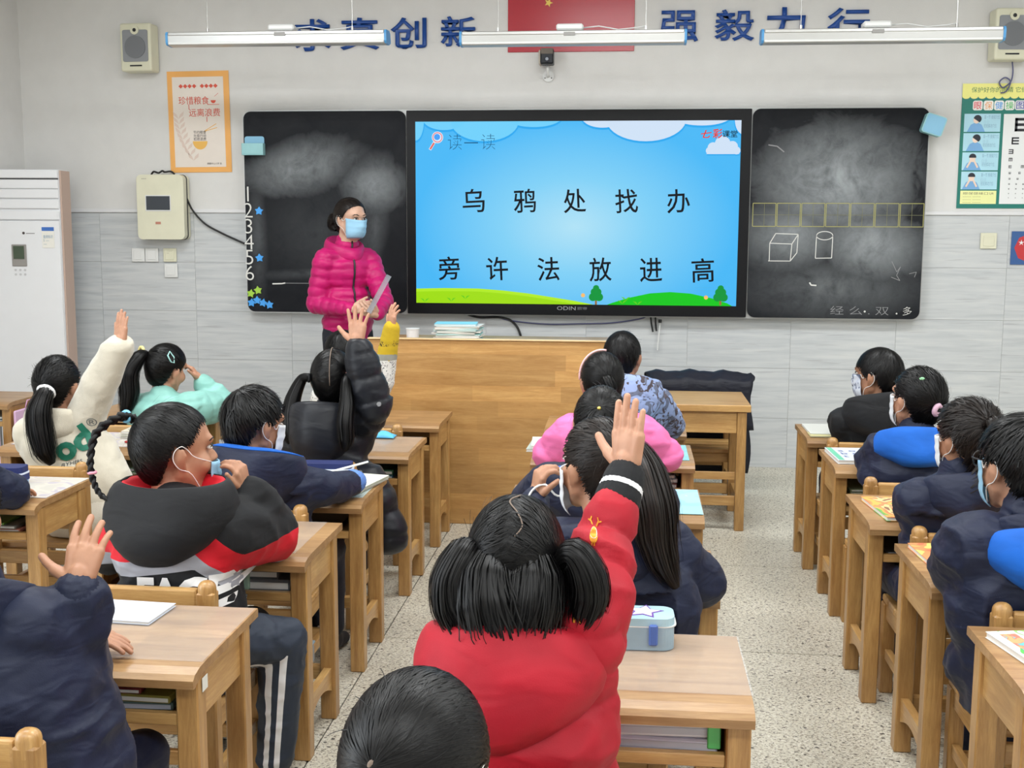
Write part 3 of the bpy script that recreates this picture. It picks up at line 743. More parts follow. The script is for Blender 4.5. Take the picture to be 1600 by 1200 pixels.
# camera on wall
wc = thing('wall_camera', 'small black camera on a white wall bracket under the flag', 'camera', (-.495, YF, 2.36))
MB().cyl((0, 0, -.055), (0, -.012, -.055), .033, n=24).build('base', WHITE_PL, wc)
MB().tube([(0, -.01, -.055), (0, -.05, -.05), (0, -.06, -.02), (0, -.06, .0)], .009, 10).build('arm', WHITE_PL, wc)
for a in (90, 210, 330): MB().cyl((.022*math.cos(R(a)), -.0121, -.055+.022*math.sin(R(a))), (.022*math.cos(R(a)), -.014, -.055+.022*math.sin(R(a))), .0035, n=8).build('screw', BLACK_PL, wc)
MB().box(-.038, .036, -.13, -.03, .0, .088, .006).build('body', DARK_METAL, wc)
MB().box(-.05, -.0385, -.11, -.02, .0, .08, .003).build('side_plate', plain('plate_beige', (190, 182, 168), .5), wc)
MB().box(-.036, .034, -.134, -.131, .055, .086).build('hood', plain('camera_brown', (98, 88, 78), .5), wc)
MB().cyl((0, -.130, .026), (0, -.137, .026), .018, n=24).build('lens', plain('lens_glass', (40, 44, 54), .1), wc)
MB().cyl((0, -.1371, .026), (0, -.1385, .026), .009, n=16).build('lens_core', plain('lens_core', (150, 156, 168), .2), wc)

# ------------------------------------------------------------------ hanging board lamps
def board_lamp(x0, x1, z, label, wires, boxx):
    t = thing('board_lamp', label, 'lamp', (0, 0, 0), 0, 'unlit board lamps hung in a row before the front wall')
    prof = [(6.165, z-.030), (6.175, z-.042), (6.23, z-.045), (6.275, z-.030), (6.262, z+.018), (6.235, z+.030), (6.17, z+.026), (6.162, z+.012)]
    MB().prism(prof, 'x', x0+.012, x1-.012).build('housing', ALU, t)
    MB().box(x0+.014, x1-.014, 6.158, 6.168, z+.006, z+.024, .003).build('rib', ALU, t)
    MB().box(x0+.014, x1-.014, 6.158, 6.166, z-.040, z-.028, .003).build('rib', WHITE_PL, t)
    for xx in (x0, x1-.012): MB().prism([(a+(.004 if a > 6.2 else -.004), b) for a, b in prof], 'x', xx, xx+.012).build('end_cap', BLUE_PL, t)
    MB().box(boxx-.07, boxx+.07, 6.175, 6.25, z+.030, z+.062, .008).build('driver_box', WHITE_PL, t)
    MB().box(boxx-.03, boxx+.03, 6.156, 6.1605, z-.0, z+.018).build('sticker', plain('sticker_grey', (150, 148, 146), .5), t)
    MB().tube([(boxx+.07, 6.21, z+.045), (boxx+.15, 6.21, z+.052), (boxx+.25, 6.21, z+.034), (boxx+.34, 6.21, z+.042), (wires[1], 6.21, z+.05)], .003, 6).build('wire', WHITE_PL, t)
    for w in wires:
        MB().cyl((w, 6.21, z+.026), (w, 6.21, z+.05), .007, n=8).build('wire_clamp', ALU, t)
        MB().cyl((w, 6.21, z+.05), (w, 6.21, ZC), .0022, n=6).build('suspension_wire', ALU, t)
board_lamp(-2.485, -1.288, 2.420, 'long silver board lamp hanging at the left before the wall', (-2.27, -1.481), -1.86)
board_lamp(-.903, .270, 2.404, 'long silver board lamp hanging in the middle before the red flag', (-.705, .061), -.33)
board_lamp(.645, 1.840, 2.398, 'long silver board lamp hanging at the right before the wall', (.845, 1.614), 1.22)

# ------------------------------------------------------------------ air conditioner
ac = thing('air_conditioner', 'tall white floor standing air conditioner in the left corner', 'air conditioner', (-3.53, 6.71, 0), R(4))
ACW = plain('ac_white', (232, 233, 236), 0.35, var=0.01)
MB().prism([(-.205, -.175), (.205, -.175), (.205, -.05), (.12, .16), (-.12, .16), (-.205, -.05)], 'z', 0, 1.745).build('body', ACW, ac)
MB().box(.2055, .215, -.165, -.04, .0, 1.74).build('side_panel', plain('ac_beige', (196, 170, 156), 0.45), ac)
MB().box(-.203, .203, -.19, -.176, 1.695, 1.742, .004).build('top_panel', ACW, ac)
for z in (1.635, 1.58, 1.52, 1.455):
    MB().box(-.203, .203, -.186, -.176, z, z+.052, .003).build('louver', ACW, ac)
MB().box(-.203, .203, -.190, -.176, .05, 1.448, .004).build('front_panel', ACW, ac)
MB().box(-.203, .203, -.180, -.176, 1.688, 1.694).build('gap', BLACK_PL, ac)
MB().box(-.085, .003, -.196, -.1905, 1.185, 1.312, .003).build('control_panel', plain('ac_panel_grey', (150, 146, 142), .4), ac)
MB().box(-.073, -.01, -.199, -.1965, 1.228, 1.303).build('display', plain('ac_display', (70, 84, 66), .25), ac)
for i in range(6): MB().cyl((-.068+.028*(i % 3), -.190, 1.163-.026*(i//3)), (-.068+.028*(i % 3), -.1925, 1.163-.026*(i//3)), .007, n=10).build('button', plain('ac_btn', (200, 200, 202), .4), ac)
ln_ = thing('energy_label', 'blue and white energy label stuck on the air conditioner', 'label', (-3.382, 6.528, 1.355), R(4))
MB().box(-.036, .036, -.001, 0, -.062, .058).build('sheet', plain('label_white', (236, 234, 226), .5), ln_)
MB().box(-.036, .036, -.0016, -.001, .036, .058).build('header', plain('label_blue', (60, 110, 190), .5), ln_)
flat_text('print', '能效标识\n5  ----\n----', .056, .055, (0, -.0018, -.015), PTX, ln_)
flat_text('lettering', '-------', .05, .004, (.03, -.1912, 1.376), PBK, ac)
flat_poly('lettering', [circ(-.01, 1.378, .008, n=10)], -.1908, PBK, ac)
# ------------------------------------------------------------------ school furniture
DH = .56
def make_desk(label, loc):
    t = thing('school_desk', label, 'desk', loc, 0, 'single wooden school desks')
    prof = [(-.195, .526), (-.197, .543), (-.186, .552), (-.16, .558), (-.12, .56), (.193, .56), (.195, .556), (.195, .54), (-.15, .54), (-.178, .530), (-.186, .526)]
    MB().prism(prof, 'x', -.303, .303).build('desktop', WOOD_TOP, t)
    for x in (-.2775, .2775):
        MB().box(x-.0225, x+.0225, -.168, -.122, 0, .539, .003).build('leg', WOOD_Z, t)
        MB().box(x-.0225, x+.0225, .102, .146, 0, .539, .003).build('leg', WOOD_Z, t)
        s = 1 if x > 0 else -1
        MB().box(x+s*.006-.008, x+s*.006+.008, -.1215, .1015, .44, .5395, .001).build('side_panel', WOOD_Y, t)
        arc = [(-.1215, .155), (-.1215, .088)] + [(-.1215+.223*k/10, .088+.03*math.sin(math.pi*k/10)) for k in range(1, 10)] + [(.1015, .088), (.1015, .155)]
        MB().prism(arc, 'x', x-.011, x+.011).build('side_stretcher', WOOD_Y, t)
    MB().box(-.2545, .2545, -.164, -.146, .437, .461, .002).build('front_rail', WOOD_X, t)
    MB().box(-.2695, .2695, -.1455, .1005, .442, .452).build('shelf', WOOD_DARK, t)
    MB().box(-.2545, .2545, .118, .132, .40, .539, .001).build('back_panel', WOOD_X, t)
    MB().box(-.2545, .2545, .112, .136, .115, .155, .002).build('stretcher', WOOD_X, t)
    return t
LX, FX, MX, RX = -1.122, -2.115, -.066, 1.045
desks = {}
DL = [
 ('L0', LX, 2.065, 'wooden school desk with glossy clear corner where the boy with raised hand sits'),
 ('LA', LX, 2.84, 'wooden school desk under the elbow of the child in the black and red jacket'),
 ('LB', LX, 3.47, 'wooden school desk with an open storybook under a navy sleeve'),
 ('LC', LX, 4.26, 'wooden school desk beside the girl in the black puffer coat'),
 ('LD', LX, 4.96, 'wooden school desk directly before the podium in the left aisle row'),
 ('F1', FX, 3.335, 'wooden school desk with a navy pencil case at the left edge'),
 ('F2', FX-.02, 4.21, 'wooden school desk before the girl in the cream fleece'),
 ('F3', FX-.05, 5.03, 'wooden school desk before the girl in the mint jacket'),
 ('G1', -3.31, 5.33, 'wooden school desk at the far left edge in front of the air conditioner'),
 ('M0', MX, 2.0, 'wooden school desk with a clear mat and a pale pencil case, bottom centre'),
 ('M1', MX-.01, 2.67, 'wooden school desk with a pale blue mat and grid booklet beside the long haired girl'),
 ('M2', MX, 3.41, 'wooden school desk with a sky blue sheet and small booklet'),
 ('M3', MX+.015, 4.22, 'wooden school desk with a teal sheet beside the girl in pink'),
 ('M4', MX+.015, 4.90, 'foremost wooden school desk in the middle row, before the boy in camouflage'),
 ('R1', RX, 4.80, 'foremost wooden school desk of the right row, with a thin book'),
 ('R2', RX+.01, 4.20, 'wooden school desk with a grey paged book, second in the right row'),
 ('R3', RX-.03, 3.40, 'wooden school desk with an orange picture book, third in the right row'),
 ('R4', RX-.005, 2.80, 'wooden school desk with an orange yellow picture book, fourth in the right row'),
 ('R5', RX+.0, 2.125, 'wooden school desk in the lower right corner with a green workbook'),
]
for k, x, yn, lab in DL:
    if not desks: d = make_desk(lab, (x, yn+.195, 0))
    else:
        d = copy_tree(d0); d.location = (x, yn+.195, 0); d['label'] = lab
    d.rotation_euler = (0, 0, R(rnd.uniform(-.5, .5)))
    if not desks: d0 = d
    desks[k] = d

def make_chair(label, loc):
    """origin under the seat centre, backrest at -Y"""
    t = thing('school_chair', label, 'chair', loc, 0, 'wooden school chairs')
    for x in (-.168, .168):
        # rear post with rounded top
        mb = MB(); mb.box(x-.021, x+.021, -.19, -.152, 0, .578, .004)
        mb.build('leg', WOOD_Z, t)
        MB().box(x-.0212, x+.0212, -.1902, -.1518, .540, .604, .0185, seg=5).build('post_cap', WOOD_Z, t, True)
        MB().box(x-.019, x+.019, .128, .166, 0, .283, .003).build('leg', WOOD_Z, t)
        MB().box(x-.011, x+.011, -.1515, .1275, .235, .283, .002).build('side_rail', WOOD_Y, t)
        MB().box(x-.010, x+.010, -.1515, .1275, .11, .142, .002).build('side_stretcher', WOOD_Y, t)
    MB().box(-.1465, .1465, -.182, -.162, .475, .585, .006, seg=2).build('backrest', WOOD_X, t)
    for i in range(4):
        y0 = -.148+.080*i
        MB().box(-.183, .183, y0, y0+.076, .2835, .305, .004).build('seat_slat', WOOD_X, t)
    MB().box(-.1485, .1485, .136, .156, .235, .2825, .002).build('front_rail', WOOD_X, t)
    MB().box(-.1465, .1465, -.180, -.162, .235, .2825, .002).build('rear_rail', WOOD_X, t)
    MB().box(-.1485, .1485, .138, .156, .08, .115, .002).build('stretcher', WOOD_X, t)
    MB().box(-.1465, .1465, -.180, -.162, .155, .19, .002).build('stretcher', WOOD_X, t)
    return t
CH = [
 ('F', LX, 1.70, 'wooden school chair with navy bag hooked on it, lower left corner'),
 ('E', LX+.0, 2.505, 'wooden school chair of the child in the black and red jacket'),
 ('D', LX+.0, 3.255, 'wooden school chair of the boy in navy and blue at the left'),
 ('C', LX, 3.905, 'wooden school chair behind the girl in the black puffer coat'),
 ('Y', LX, 4.70, 'wooden school chair of the child with the yellow knitted sleeve'),
 ('A', -2.045, 3.785, 'wooden school chair behind the girl in the cream fleece, its wide backrest free'),
 ('B', -2.07, 4.64, 'wooden school chair of the girl in the mint jacket'),
 ('J', -.085, 2.425, 'wooden school chair behind the long haired girl in navy, next to the pale pencil case'),
 ('K', -.1, 1.63, 'wooden school chair of the girl in the red coat'),
 ('I', -.085, 3.10, 'wooden school chair of the girl in navy behind the raised hand'),
 ('H', -.07, 3.85, 'wooden school chair of the girl in pink'),
 ('G', -.06, 4.645, 'wooden school chair of the boy in camouflage'),
 ('M', .975, 4.612, 'wooden school chair of the child in the black hood at the right'),
 ('N', .975, 3.865, 'wooden school chair behind the girl in navy with blue hood lining, right row'),
 ('O', .975, 3.215, 'wooden school chair of the girl with loose hair, right row'),
 ('P', .995, 2.547, 'wooden school chair behind the boy with glasses, lower right'),
]
c0 = None
for k, x, yp, lab in CH:     # yp: y of the rear posts
    if c0 is None: c0 = make_chair(lab, (x, yp+.171, 0))
    else:
        c = copy_tree(c0); c.location = (x, yp+.171, 0); c['label'] = lab
        c.rotation_euler = (0, 0, R(rnd.uniform(-1, 1)))

CHAIRS = [(x, yp) for _, x, yp, _ in CH]; DESKS = [(x, yn) for _, x, yn, _ in DL]
# podium
pd = thing('podium', 'large wooden teacher podium with a broad staved front panel', 'podium', (0, 0, 0))
MB().box(-1.235, -.055, 5.42, 5.445, 0, .889, .003).build('front_panel', WOOD_POD, pd)
MB().box(-1.237, -.053, 5.412, 5.452, .8895, .897, .002).build('edge_strip', wood('podium_edge', (232, 205, 160), (205, 170, 120), 'x'), pd)
MB().box(-1.235, -1.21, 5.4455, 5.99, 0, .83, .002).build('side_panel', WOOD_POD, pd)
MB().box(-.08, -.055, 5.4455, 5.99, 0, .83, .002).build('side_panel', WOOD_POD, pd)
MB().box(-1.2095, -.0805, 5.4455, 5.99, .838, .862, .002).build('worktop', WOOD_TOP, pd)
MB().box(-1.2095, -.0805, 5.90, 5.92, .05, .70, .002).build('back_panel', WOOD_POD, pd)
# things on the podium
BKC = [(150, 215, 215), (205, 212, 205), (190, 210, 210), (222, 214, 206), (226, 190, 176), (180, 206, 196), (214, 214, 208), (120, 200, 206), (226, 226, 222)]
PAGE = plain('page_white', (226, 226, 222), .7)
def book(label, loc, w=.19, d=.26, h=.008, rz=0, cover=(200, 200, 200), group=None, name='exercise_book', tilt=0, mat=None):
    t = thing(name, label, 'book', loc, R(rz), group)
    if tilt: t.rotation_euler = (R(tilt), 0, R(rz))
    cm = mat or plain('cover', cover, .45)
    MB().box(-w/2, w/2, -d/2, d/2, h-.0012, h).build('cover', cm, t)
    MB().box(-w/2+.002, w/2-.003, -d/2+.002, d/2-.002, .001, h-.0014).build('pages', PAGE, t)
    MB().box(-w/2, w/2, -d/2, d/2, 0, .0009).build('cover', cm, t)
    return t
z = .8625
ORD = ['lowest', 'second from the bottom', 'third from the bottom', 'fourth from the bottom', 'middle', 'fifth from the top', 'fourth from the top', 'third from the top', 'upper']
for i in range(9):
    h = rnd.choice((.006, .008, .010))
    book(ORD[i]+' exercise book of the pale stack on the podium', (-.85+rnd.uniform(-.012, .012), 5.76, z), .22, .18, h, rnd.uniform(-7, 7), BKC[(i*3) % 9], 'exercise books stacked on the podium')
    z += h+.0004
book('turquoise exercise book on top of the stack on the podium', (-.86, 5.76, z), .21, .17, .009, 4, (130, 205, 225))
cupo = thing('paper_cup', 'small white tub standing on the podium left of the books', 'cup', (-1.075, 5.72, .8625))
MB().cyl((0, 0, 0), (0, 0, .052), .030, .033, 24, cap=True).build('tub', plain('tub_white', (236, 236, 238), .35, trans=.2), cupo)
MB().cyl((0, 0, .0522), (0, 0, .056), .035, .035, 24).build('rim', WHITE_PL, cupo)

# desk with its chair turned to the class, at the front right of the podium
td = thing('front_desk', 'larger wooden desk with a deep front board standing alone near the podium', 'desk', (.29, 5.66, 0))
MB().box(-.31, .285, -.235, .235, .570, .603, .003).build('desktop', WOOD_X, td)
for x in (-.275, .245):
    for y in (-.205, .19):
        MB().box(x-.022, x+.022, y-.02, y+.02, 0, .5695, .003).build('leg', WOOD_Z, td)
MB().box(-.252, .222, -.215, -.198, .468, .5695, .001).build('front_board', WOOD_X, td)
for x in (-.275, .245):
    MB().box(x-.008, x+.008, -.184, .169, .468, .5695, .001).build('side_panel', WOOD_Y, td)
    MB().box(x-.010, x+.010, -.184, .169, .09, .15, .001).build('side_stretcher', WOOD_Y, td)
MB().box(-.252, .222, .18, .2, .09, .14, .001).build('stretcher', WOOD_X, td)
MB().box(-.252, .222, -.213, -.195, .245, .28, .001).build('stretcher', WOOD_X, td)
MB().box(-.252, .222, -.213, -.195, .12, .165, .001).build('stretcher', WOOD_X, td)
cc_ = copy_tree(c0); cc_.location = (.37, 6.07, 0); cc_.rotation_euler = (0, 0, R(180)); cc_['label'] = 'wooden school chair behind the lone front desk with a black coat over it'
# coat on chair: draped sheet with folds
def cloth_sheet(name, path, x0, x1, mat, label, cat, thick=.02, nx=22, loc=(0, 0, 0)):
    """sheet following path (list of (y,z)) across x0..x1, closed volume with soft folds"""
    P = []
    for i in range(len(path)-1):
        for k in range(8):
            t = k/8; P.append((path[i][0]*(1-t)+path[i+1][0]*t, path[i][1]*(1-t)+path[i+1][1]*t))
    P.append(path[-1]); V = []; n = len(P)
    for sd in (0, 1):
        for j, (y, z) in enumerate(P):
            a, b = P[max(0, j-1)], P[min(n-1, j+1)]
            t = np.array([b[0]-a[0], b[1]-a[1]]); t = t/max(1e-6, np.linalg.norm(t)); nn = np.array([-t[1], t[0]])
            for i in range(nx+1):
                u = i/nx; x = x0+(x1-x0)*u
                w = .010*math.sin(u*19+j*.13)+.006*math.sin(u*41+2+j*.2)
                tk = thick*(.35+.65*math.sin(math.pi*min(1, max(0, u)))**.5)
                o = w*(.4+.6*abs(j/n-.3)) + (tk/2 if sd else -tk/2)
                edge = .012*math.sin(j*.5)*(1 if i in (0, nx) else 0)
                V.append((x+edge, y+nn[0]*o, z+nn[1]*o))
    F = []; m = nx+1; N = n*m
    for j in range(n-1):
        for i in range(nx):
            a = j*m+i; F.append((a, a+1, a+m+1, a+m)); F.append((N+a, N+a+m, N+a+m+1, N+a+1))
    for j in range(n-1):
        a = j*m; F.append((a, a+m, N+a+m, N+a)); a = j*m+nx; F.append((a, N+a, N+a+m, a+m))
    for i in range(nx):
        a = i; F.append((a, N+a, N+a+1, a+1)); a = (n-1)*m+i; F.append((a, a+1, N+a+1, N+a))
    o = link(name, arr_mesh(name, V, F), mat, None, loc)
    if label: tag(o, label, cat)
    return o
NAVYB = fabric('navy_black_nylon', (26, 28, 40), .5, fold=.5)
cloth_sheet('coat', [(6.31, .10), (6.31, .40), (6.295, .62), (6.24, .652), (6.185, .61), (6.185, .36)], .10, .66, NAVYB, 'dark navy coat hung over the chair behind the lone front desk', 'coat', .035)

# ------------------------------------------------------------------ things on and in the desks
def dpos(k, dx, dy, dz=0): d = desks[k]; return (d.location.x+dx, d.location.y+dy, DH+.0006+dz)
def mat_print(name, stops, scale=6, seed=0.0, rough=.4):
    m, nt, b = mat_new(name)
    tc = nd(nt, 'ShaderNodeTexCoord'); mp = nd(nt, 'ShaderNodeMapping', {'Vector': tc.outputs['Object'], 'Location': (seed, seed, 0)})
    n = nd(nt, 'ShaderNodeTexNoise', {'Vector': mp.outputs[0], 'Scale': scale, 'Detail': 1.5, 'Distortion': 1.5})
    r = nt.nodes.new('ShaderNodeValToRGB'); r.color_ramp.interpolation = 'CONSTANT'
    while len(r.color_ramp.elements) < len(stops): r.color_ramp.elements.new(.5)
    for e, (p, c) in zip(r.color_ramp.elements, stops): e.position = p; e.color = c4(c)
    nt.links.new(n.outputs[0], r.inputs[0]); nt.links.new(r.outputs[0], b.inputs['Base Color'])
    b.inputs['Roughness'].default_value = rough; return m
def sheet(name, label, cat, k, x0, x1, y0, y1, mat, th=.0012, dz=0, group=None):
    p = dpos(k, (x0+x1)/2, (y0+y1)/2, dz)
    o = MB().box(-(x1-x0)/2, (x1-x0)/2, -(y1-y0)/2, (y1-y0)/2, 0, th).build(name, mat, None, loc=p)
    return tag(o, label, cat, group)
LINES = plain('print_blue', (90, 110, 170), .6)
FILM = CLEAR
sheet('desk_mat', 'clear plastic mat covering the bare desk at the bottom centre', 'mat', 'M0', -.28, .306, -.125, .19, FILM)
sheet('desk_mat', 'clear plastic mat on the lower left desk', 'mat', 'L0', -.1, .30, -.14, .188, FILM)
TEALS = mat_print('teal_sheet', [(0, (140, 196, 206)), (.55, (150, 206, 214)), (.68, (190, 222, 222))], 9, 1)
SKYS = mat_print('sky_sheet', [(0, (150, 200, 216)), (.5, (164, 212, 224)), (.66, (196, 226, 226))], 7, 3)
PALES = mat_print('pale_sheet', [(0, (156, 200, 212)), (.45, (186, 216, 220)), (.62, (214, 212, 200))], 6, 5)
sheet('desk_mat', 'teal plastic sheet on the desk beside the girl in pink', 'mat', 'M3', .02, .285, -.13, .18, TEALS)
sheet('desk_mat', 'sky blue sheet on the third desk of the middle row', 'mat', 'M2', .05, .30, -.185+.03, .18, SKYS)
sheet('desk_mat', 'pale blue sheet on the desk beside the long haired girl', 'mat', 'M1', .0, .285, -.10, .12, PALES)
# grid booklet
gb = book('white booklet printed with a colour grid, beside the long haired girl', (MX+.17, 3.03-.045, DH+.001), .20, .11, .006, -2, (222, 228, 228))
gm = MB(); gcol = [plain('cell_blue', (150, 200, 226), .5), plain('cell_pink', (226, 178, 170), .5)]
for c_, ofs in ((0, 0), (1, 1)):
    mb = MB()
    for i in range(4):
        for j in range(3):
            if (i+j) % 2 == c_ or True:
                x = -.085+.045*i; y = -.045+.032*j
                mb.box(x, x+.034, y+(.012 if c_ else 0), y+(.02 if c_ else .010), .0062, .0066)
    mb.build('print', gcol[c_], gb)
bb = book('small pale blue and cream booklet on the sky blue sheet', (MX+.125, 3.41+.15, DH+.002), .13, .12, .006, 2, (206, 216, 212))
MB().box(-.05, .05, -.035, -.02, .0062, .0066).box(-.05, .02, .0, .006, .0062, .0066).build('print', plain('booklet_blue', (110, 160, 200), .5), bb)
book('pale green top book on the left desk corner by the girl in pink', (MX-.23, 4.24+.25, DH+.012), .15, .20, .012, 3, (212, 218, 208))
book('thick white paged book under the pale green one by the girl in pink', (MX-.235, 4.24+.245, DH+.0005), .16, .21, .011, -2, (180, 190, 180))
book('thin book lying open at the front desk of the right row', (RX-.18, 4.80+.22, DH+.001), .20, .26, .008, 0, (205, 206, 200))
book('yellow edged paper under the thin book on the front right desk', (RX-.185, 4.80+.10, DH+.001), .2, .1, .005, 0, (206, 200, 150))
b2 = book('grey paged workbook with green corner on the second desk of the right row', (RX-.14, 4.20+.22, DH+.001), .27, .26, .014, 2, (208, 212, 216))
MB().box(-.13, -.11, -.12, .125, .0142, .0147).build('print', plain('wb_green', (110, 190, 160), .5), b2)
flat = text_arr('a o e i u\nb p m f d\nt n l g k', .2, .16); flat.transform(Matrix.Translation((0, 0, .0146))); flat.materials.append(LINES)
tt_ = bpy.data.objects.new('print', flat); COL.objects.link(tt_); tt_.parent = b2
ORB = mat_print('picture_cover_orange', [(0, (120, 180, 90)), (.36, (236, 180, 90)), (.45, (232, 140, 90)), (.55, (236, 206, 140)), (.62, (150, 110, 80)), (.68, (190, 214, 220))], 9, 2)
ORB2 = mat_print('picture_cover_sunset', [(0, (110, 190, 190)), (.36, (232, 210, 120)), (.45, (236, 150, 100)), (.57, (226, 120, 90)), (.66, (170, 200, 100))], 9, 11)
GRB = mat_print('picture_cover_green', [(0, (100, 190, 90)), (.42, (226, 228, 224)), (.60, (150, 210, 120)), (.66, (232, 176, 150))], 8, 7)
p3 = book('orange picture book with rounded corner on the third desk of the right row', (RX-.16, 3.38+.20, DH+.001), .26, .27, .012, 5, mat=ORB)
MB().prism(circ(.03, .05, .045, .04, 20), 'z', .0122, .0126).build('print', plain('cover_white', (226, 226, 220), .5), p3)
MB().prism(circ(.03, .055, .02, .012, 12), 'z', .0127, .0130).build('print', plain('cover_dark', (40, 44, 54), .5), p3)
book('orange and yellow picture book on the fourth desk of the right row', (RX-.165, 2.825+.19, DH+.001), .22, .28, .012, 4, mat=ORB2)
p5 = book('green and white workbook with a pink picture on the corner desk at the lower right', (RX-.10, 2.125+.20, DH+.001), .32, .30, .013, 12, mat=GRB)
MB().box(-.10, .14, -.14, .03, .0132, .0137).build('print', PAGE, p5)
MB().box(-.14, -.105, -.14, .13, .0132, .0137).build('print', mat_print('edge_strip', [(0, (232, 170, 120)), (.5, (226, 130, 110)), (.6, (110, 190, 190))], 30, 4), p5)
# left side desks
SWIRL = mat_print('swirly_desk_sheet', [(0, (196, 192, 184)), (.44, (208, 200, 190)), (.5, (182, 176, 186)), (.57, (204, 198, 190)), (.66, (188, 178, 160))], 8, 9)
sheet('desk_mat', 'grey marbled sheet on the desk with the navy pencil case', 'mat', 'F1', -.28, .295, -.11, .19, SWIRL)
sheet('desk_mat', 'worn marbled sheet on the desk before the girl in cream', 'mat', 'F2', -.28, .29, -.12, .19, SWIRL)
sheet('desk_mat', 'worn clear sheet on the desk under the black sleeve', 'mat', 'LA', -.28, .26, -.14, .19, FILM)
sheet('desk_mat', 'clear sheet on the desk before the podium side girl in black', 'mat', 'LC', -.2, .29, -.14, .19, FILM)
sheet('desk_mat', 'clear mat under the open book of the boy in navy and blue', 'mat', 'LB', .0, .29, -.12, .19, plain('mat_greenish', (190, 204, 200), .2))
NVC = fabric('case_navy', (32, 42, 92), .6, fold=.15); NVC2 = fabric('case_sky', (150, 190, 222), .6, fold=.15)
def pencil_case(label, loc, w, d, h, cols, rz=0, cat='pencil case'):
    t = thing('pencil_case', label, cat, loc, R(rz))
    n = len(cols); z0 = 0
    for i, (m, f) in enumerate(cols):
        z1 = z0+h*f
        MB().prism(rrect(-w/2+(.004 if i in (0, n-1) else 0), w/2-(.004 if i in (0, n-1) else 0), -d/2, d/2, min(w, d)*.3), 'z', z0+.0003, z1).build('body' if i == 0 else ('lid' if i == n-1 else 'band'), m, t)
        z0 = z1
    return t
WHF = fabric('case_white', (206, 212, 226), .6, fold=.1)
pencil_case('navy pencil case with pale blue base stripe at the left edge desk', dpos('F1', .03, .06, .0016), .22, .075, .062, [(NVC2, .25), (NVC, .35), (WHF, .08), (NVC, .32)], 2)
pencil_case('navy and white pencil case beside the storybook under the navy sleeve', dpos('LB', .10, .155, .0016), .19, .07, .055, [(NVC, .55), (WHF, .12), (NVC, .33)], 3)
pcs = pencil_case('pale blue grey pencil case with a purple star drawing on its lid', dpos('M0', .088, .125, .0014), .17, .085, .066, [(fabric('case_grey', (150, 172, 186), .5, fold=.1), .72), (WHITE_PL, .04), (fabric('case_lid', (166, 196, 208), .5, fold=.1), .24)], 2)
sp = [(x, y) for x, y in star(.02, .005, .042, 10, .5)]
MB().prism(sp, 'z', .0662, .0668).build('print', plain('star_purple', (110, 70, 160), .5), pcs)
MB().prism([(x*.8+.004, y*.8+.001) for x, y in sp], 'z', .0669, .0675).build('print', plain('star_white', (232, 232, 240), .5), pcs)
MB().box(.028, .046, -.052, -.0432, .012, .056, .003).build('zip_pull', plain('zip_blue', (70, 100, 170), .35), pcs)
eb = book('open storybook under the sleeve of the boy in navy and blue', dpos('LB', .215, .05, .003), .16, .24, .006, -12, (212, 212, 196))
for i in range(3):
    MB().box(-.07, .085, -.11, .115, .0068+.004*i, .0074+.004*i).build('page', plain('page_cream', (216, 216, 200), .6), eb)
pp = tag(MB().cyl((-.10, -.02, .02), (.03, .05, .048), .0035, n=6).build('pen', plain('pen_white', (226, 228, 230), .3), None, loc=dpos('LB', .225, .07, .020)), 'thin white pen resting on the open storybook', 'pen')
book('white workbook on the lower left desk behind the raised hand', dpos('L0', .02, .12, .0018), .19, .13, .007, -4, (205, 212, 226))
book('open white notebook on the desk before the child in black and red', dpos('LA', -.235, .10, .0018), .11, .16, .010, -8, (226, 228, 230))
# soft pouch and books at the desk of the cream girl
fp = thing('fleece_pouch', 'cream fleece pouch lying on the desk right of the cream fleece girl', 'pouch', dpos('F2', .20, .12, .028))
# built later with the soft solids
for i, (c_, dz) in enumerate((((206, 200, 186), 0), ((190, 200, 170), .0105), ((214, 208, 190), .021))):
    book(('lowest', 'green edged middle', 'cream upper')[i]+' book of the small pile under the fleece pouch', dpos('F2', .19, .12, .0018+dz-.0), .19, .15, .010, (i-1)*4, c_)
tag(MB().ball((0, 0, .006), (.010, .007, .005), 6).build('rubber', plain('rubber_red', (180, 50, 50), .6), None, loc=dpos('F2', .165, -.05, .0015)), 'tiny red rubber on the desk of the cream fleece girl', 'rubber')
book('open white book on the desk before the girl in mint', dpos('F3', .22, .0, .001), .15, .2, .009, 5, (226, 226, 222))
# blue mask lying on the desk LC
mk = thing('face_mask', 'sky blue face mask lying on the desk beside the black puffer coat', 'mask', dpos('LC', .13, .16, .002))
V = []; F_ = []
for i in range(11):
    for j in range(7):
        x = (i/10-.5)*.10; y = (j/6-.5)*.07
        V.append((x, y, .004+.022*math.cos(math.pi*(i/10-.5))*math.cos(math.pi*(j/6-.5))+.002*(j % 2)))
for i in range(10):
    for j in range(6): a = i*7+j; F_.append((a, a+7, a+8, a+1))
mo_ = link('mask_cloth', arr_mesh('m', V, F_), plain('mask_sky', (90, 180, 226), .7), mk); md = mo_.modifiers.new('s', 'SOLIDIFY'); md.thickness = .0015
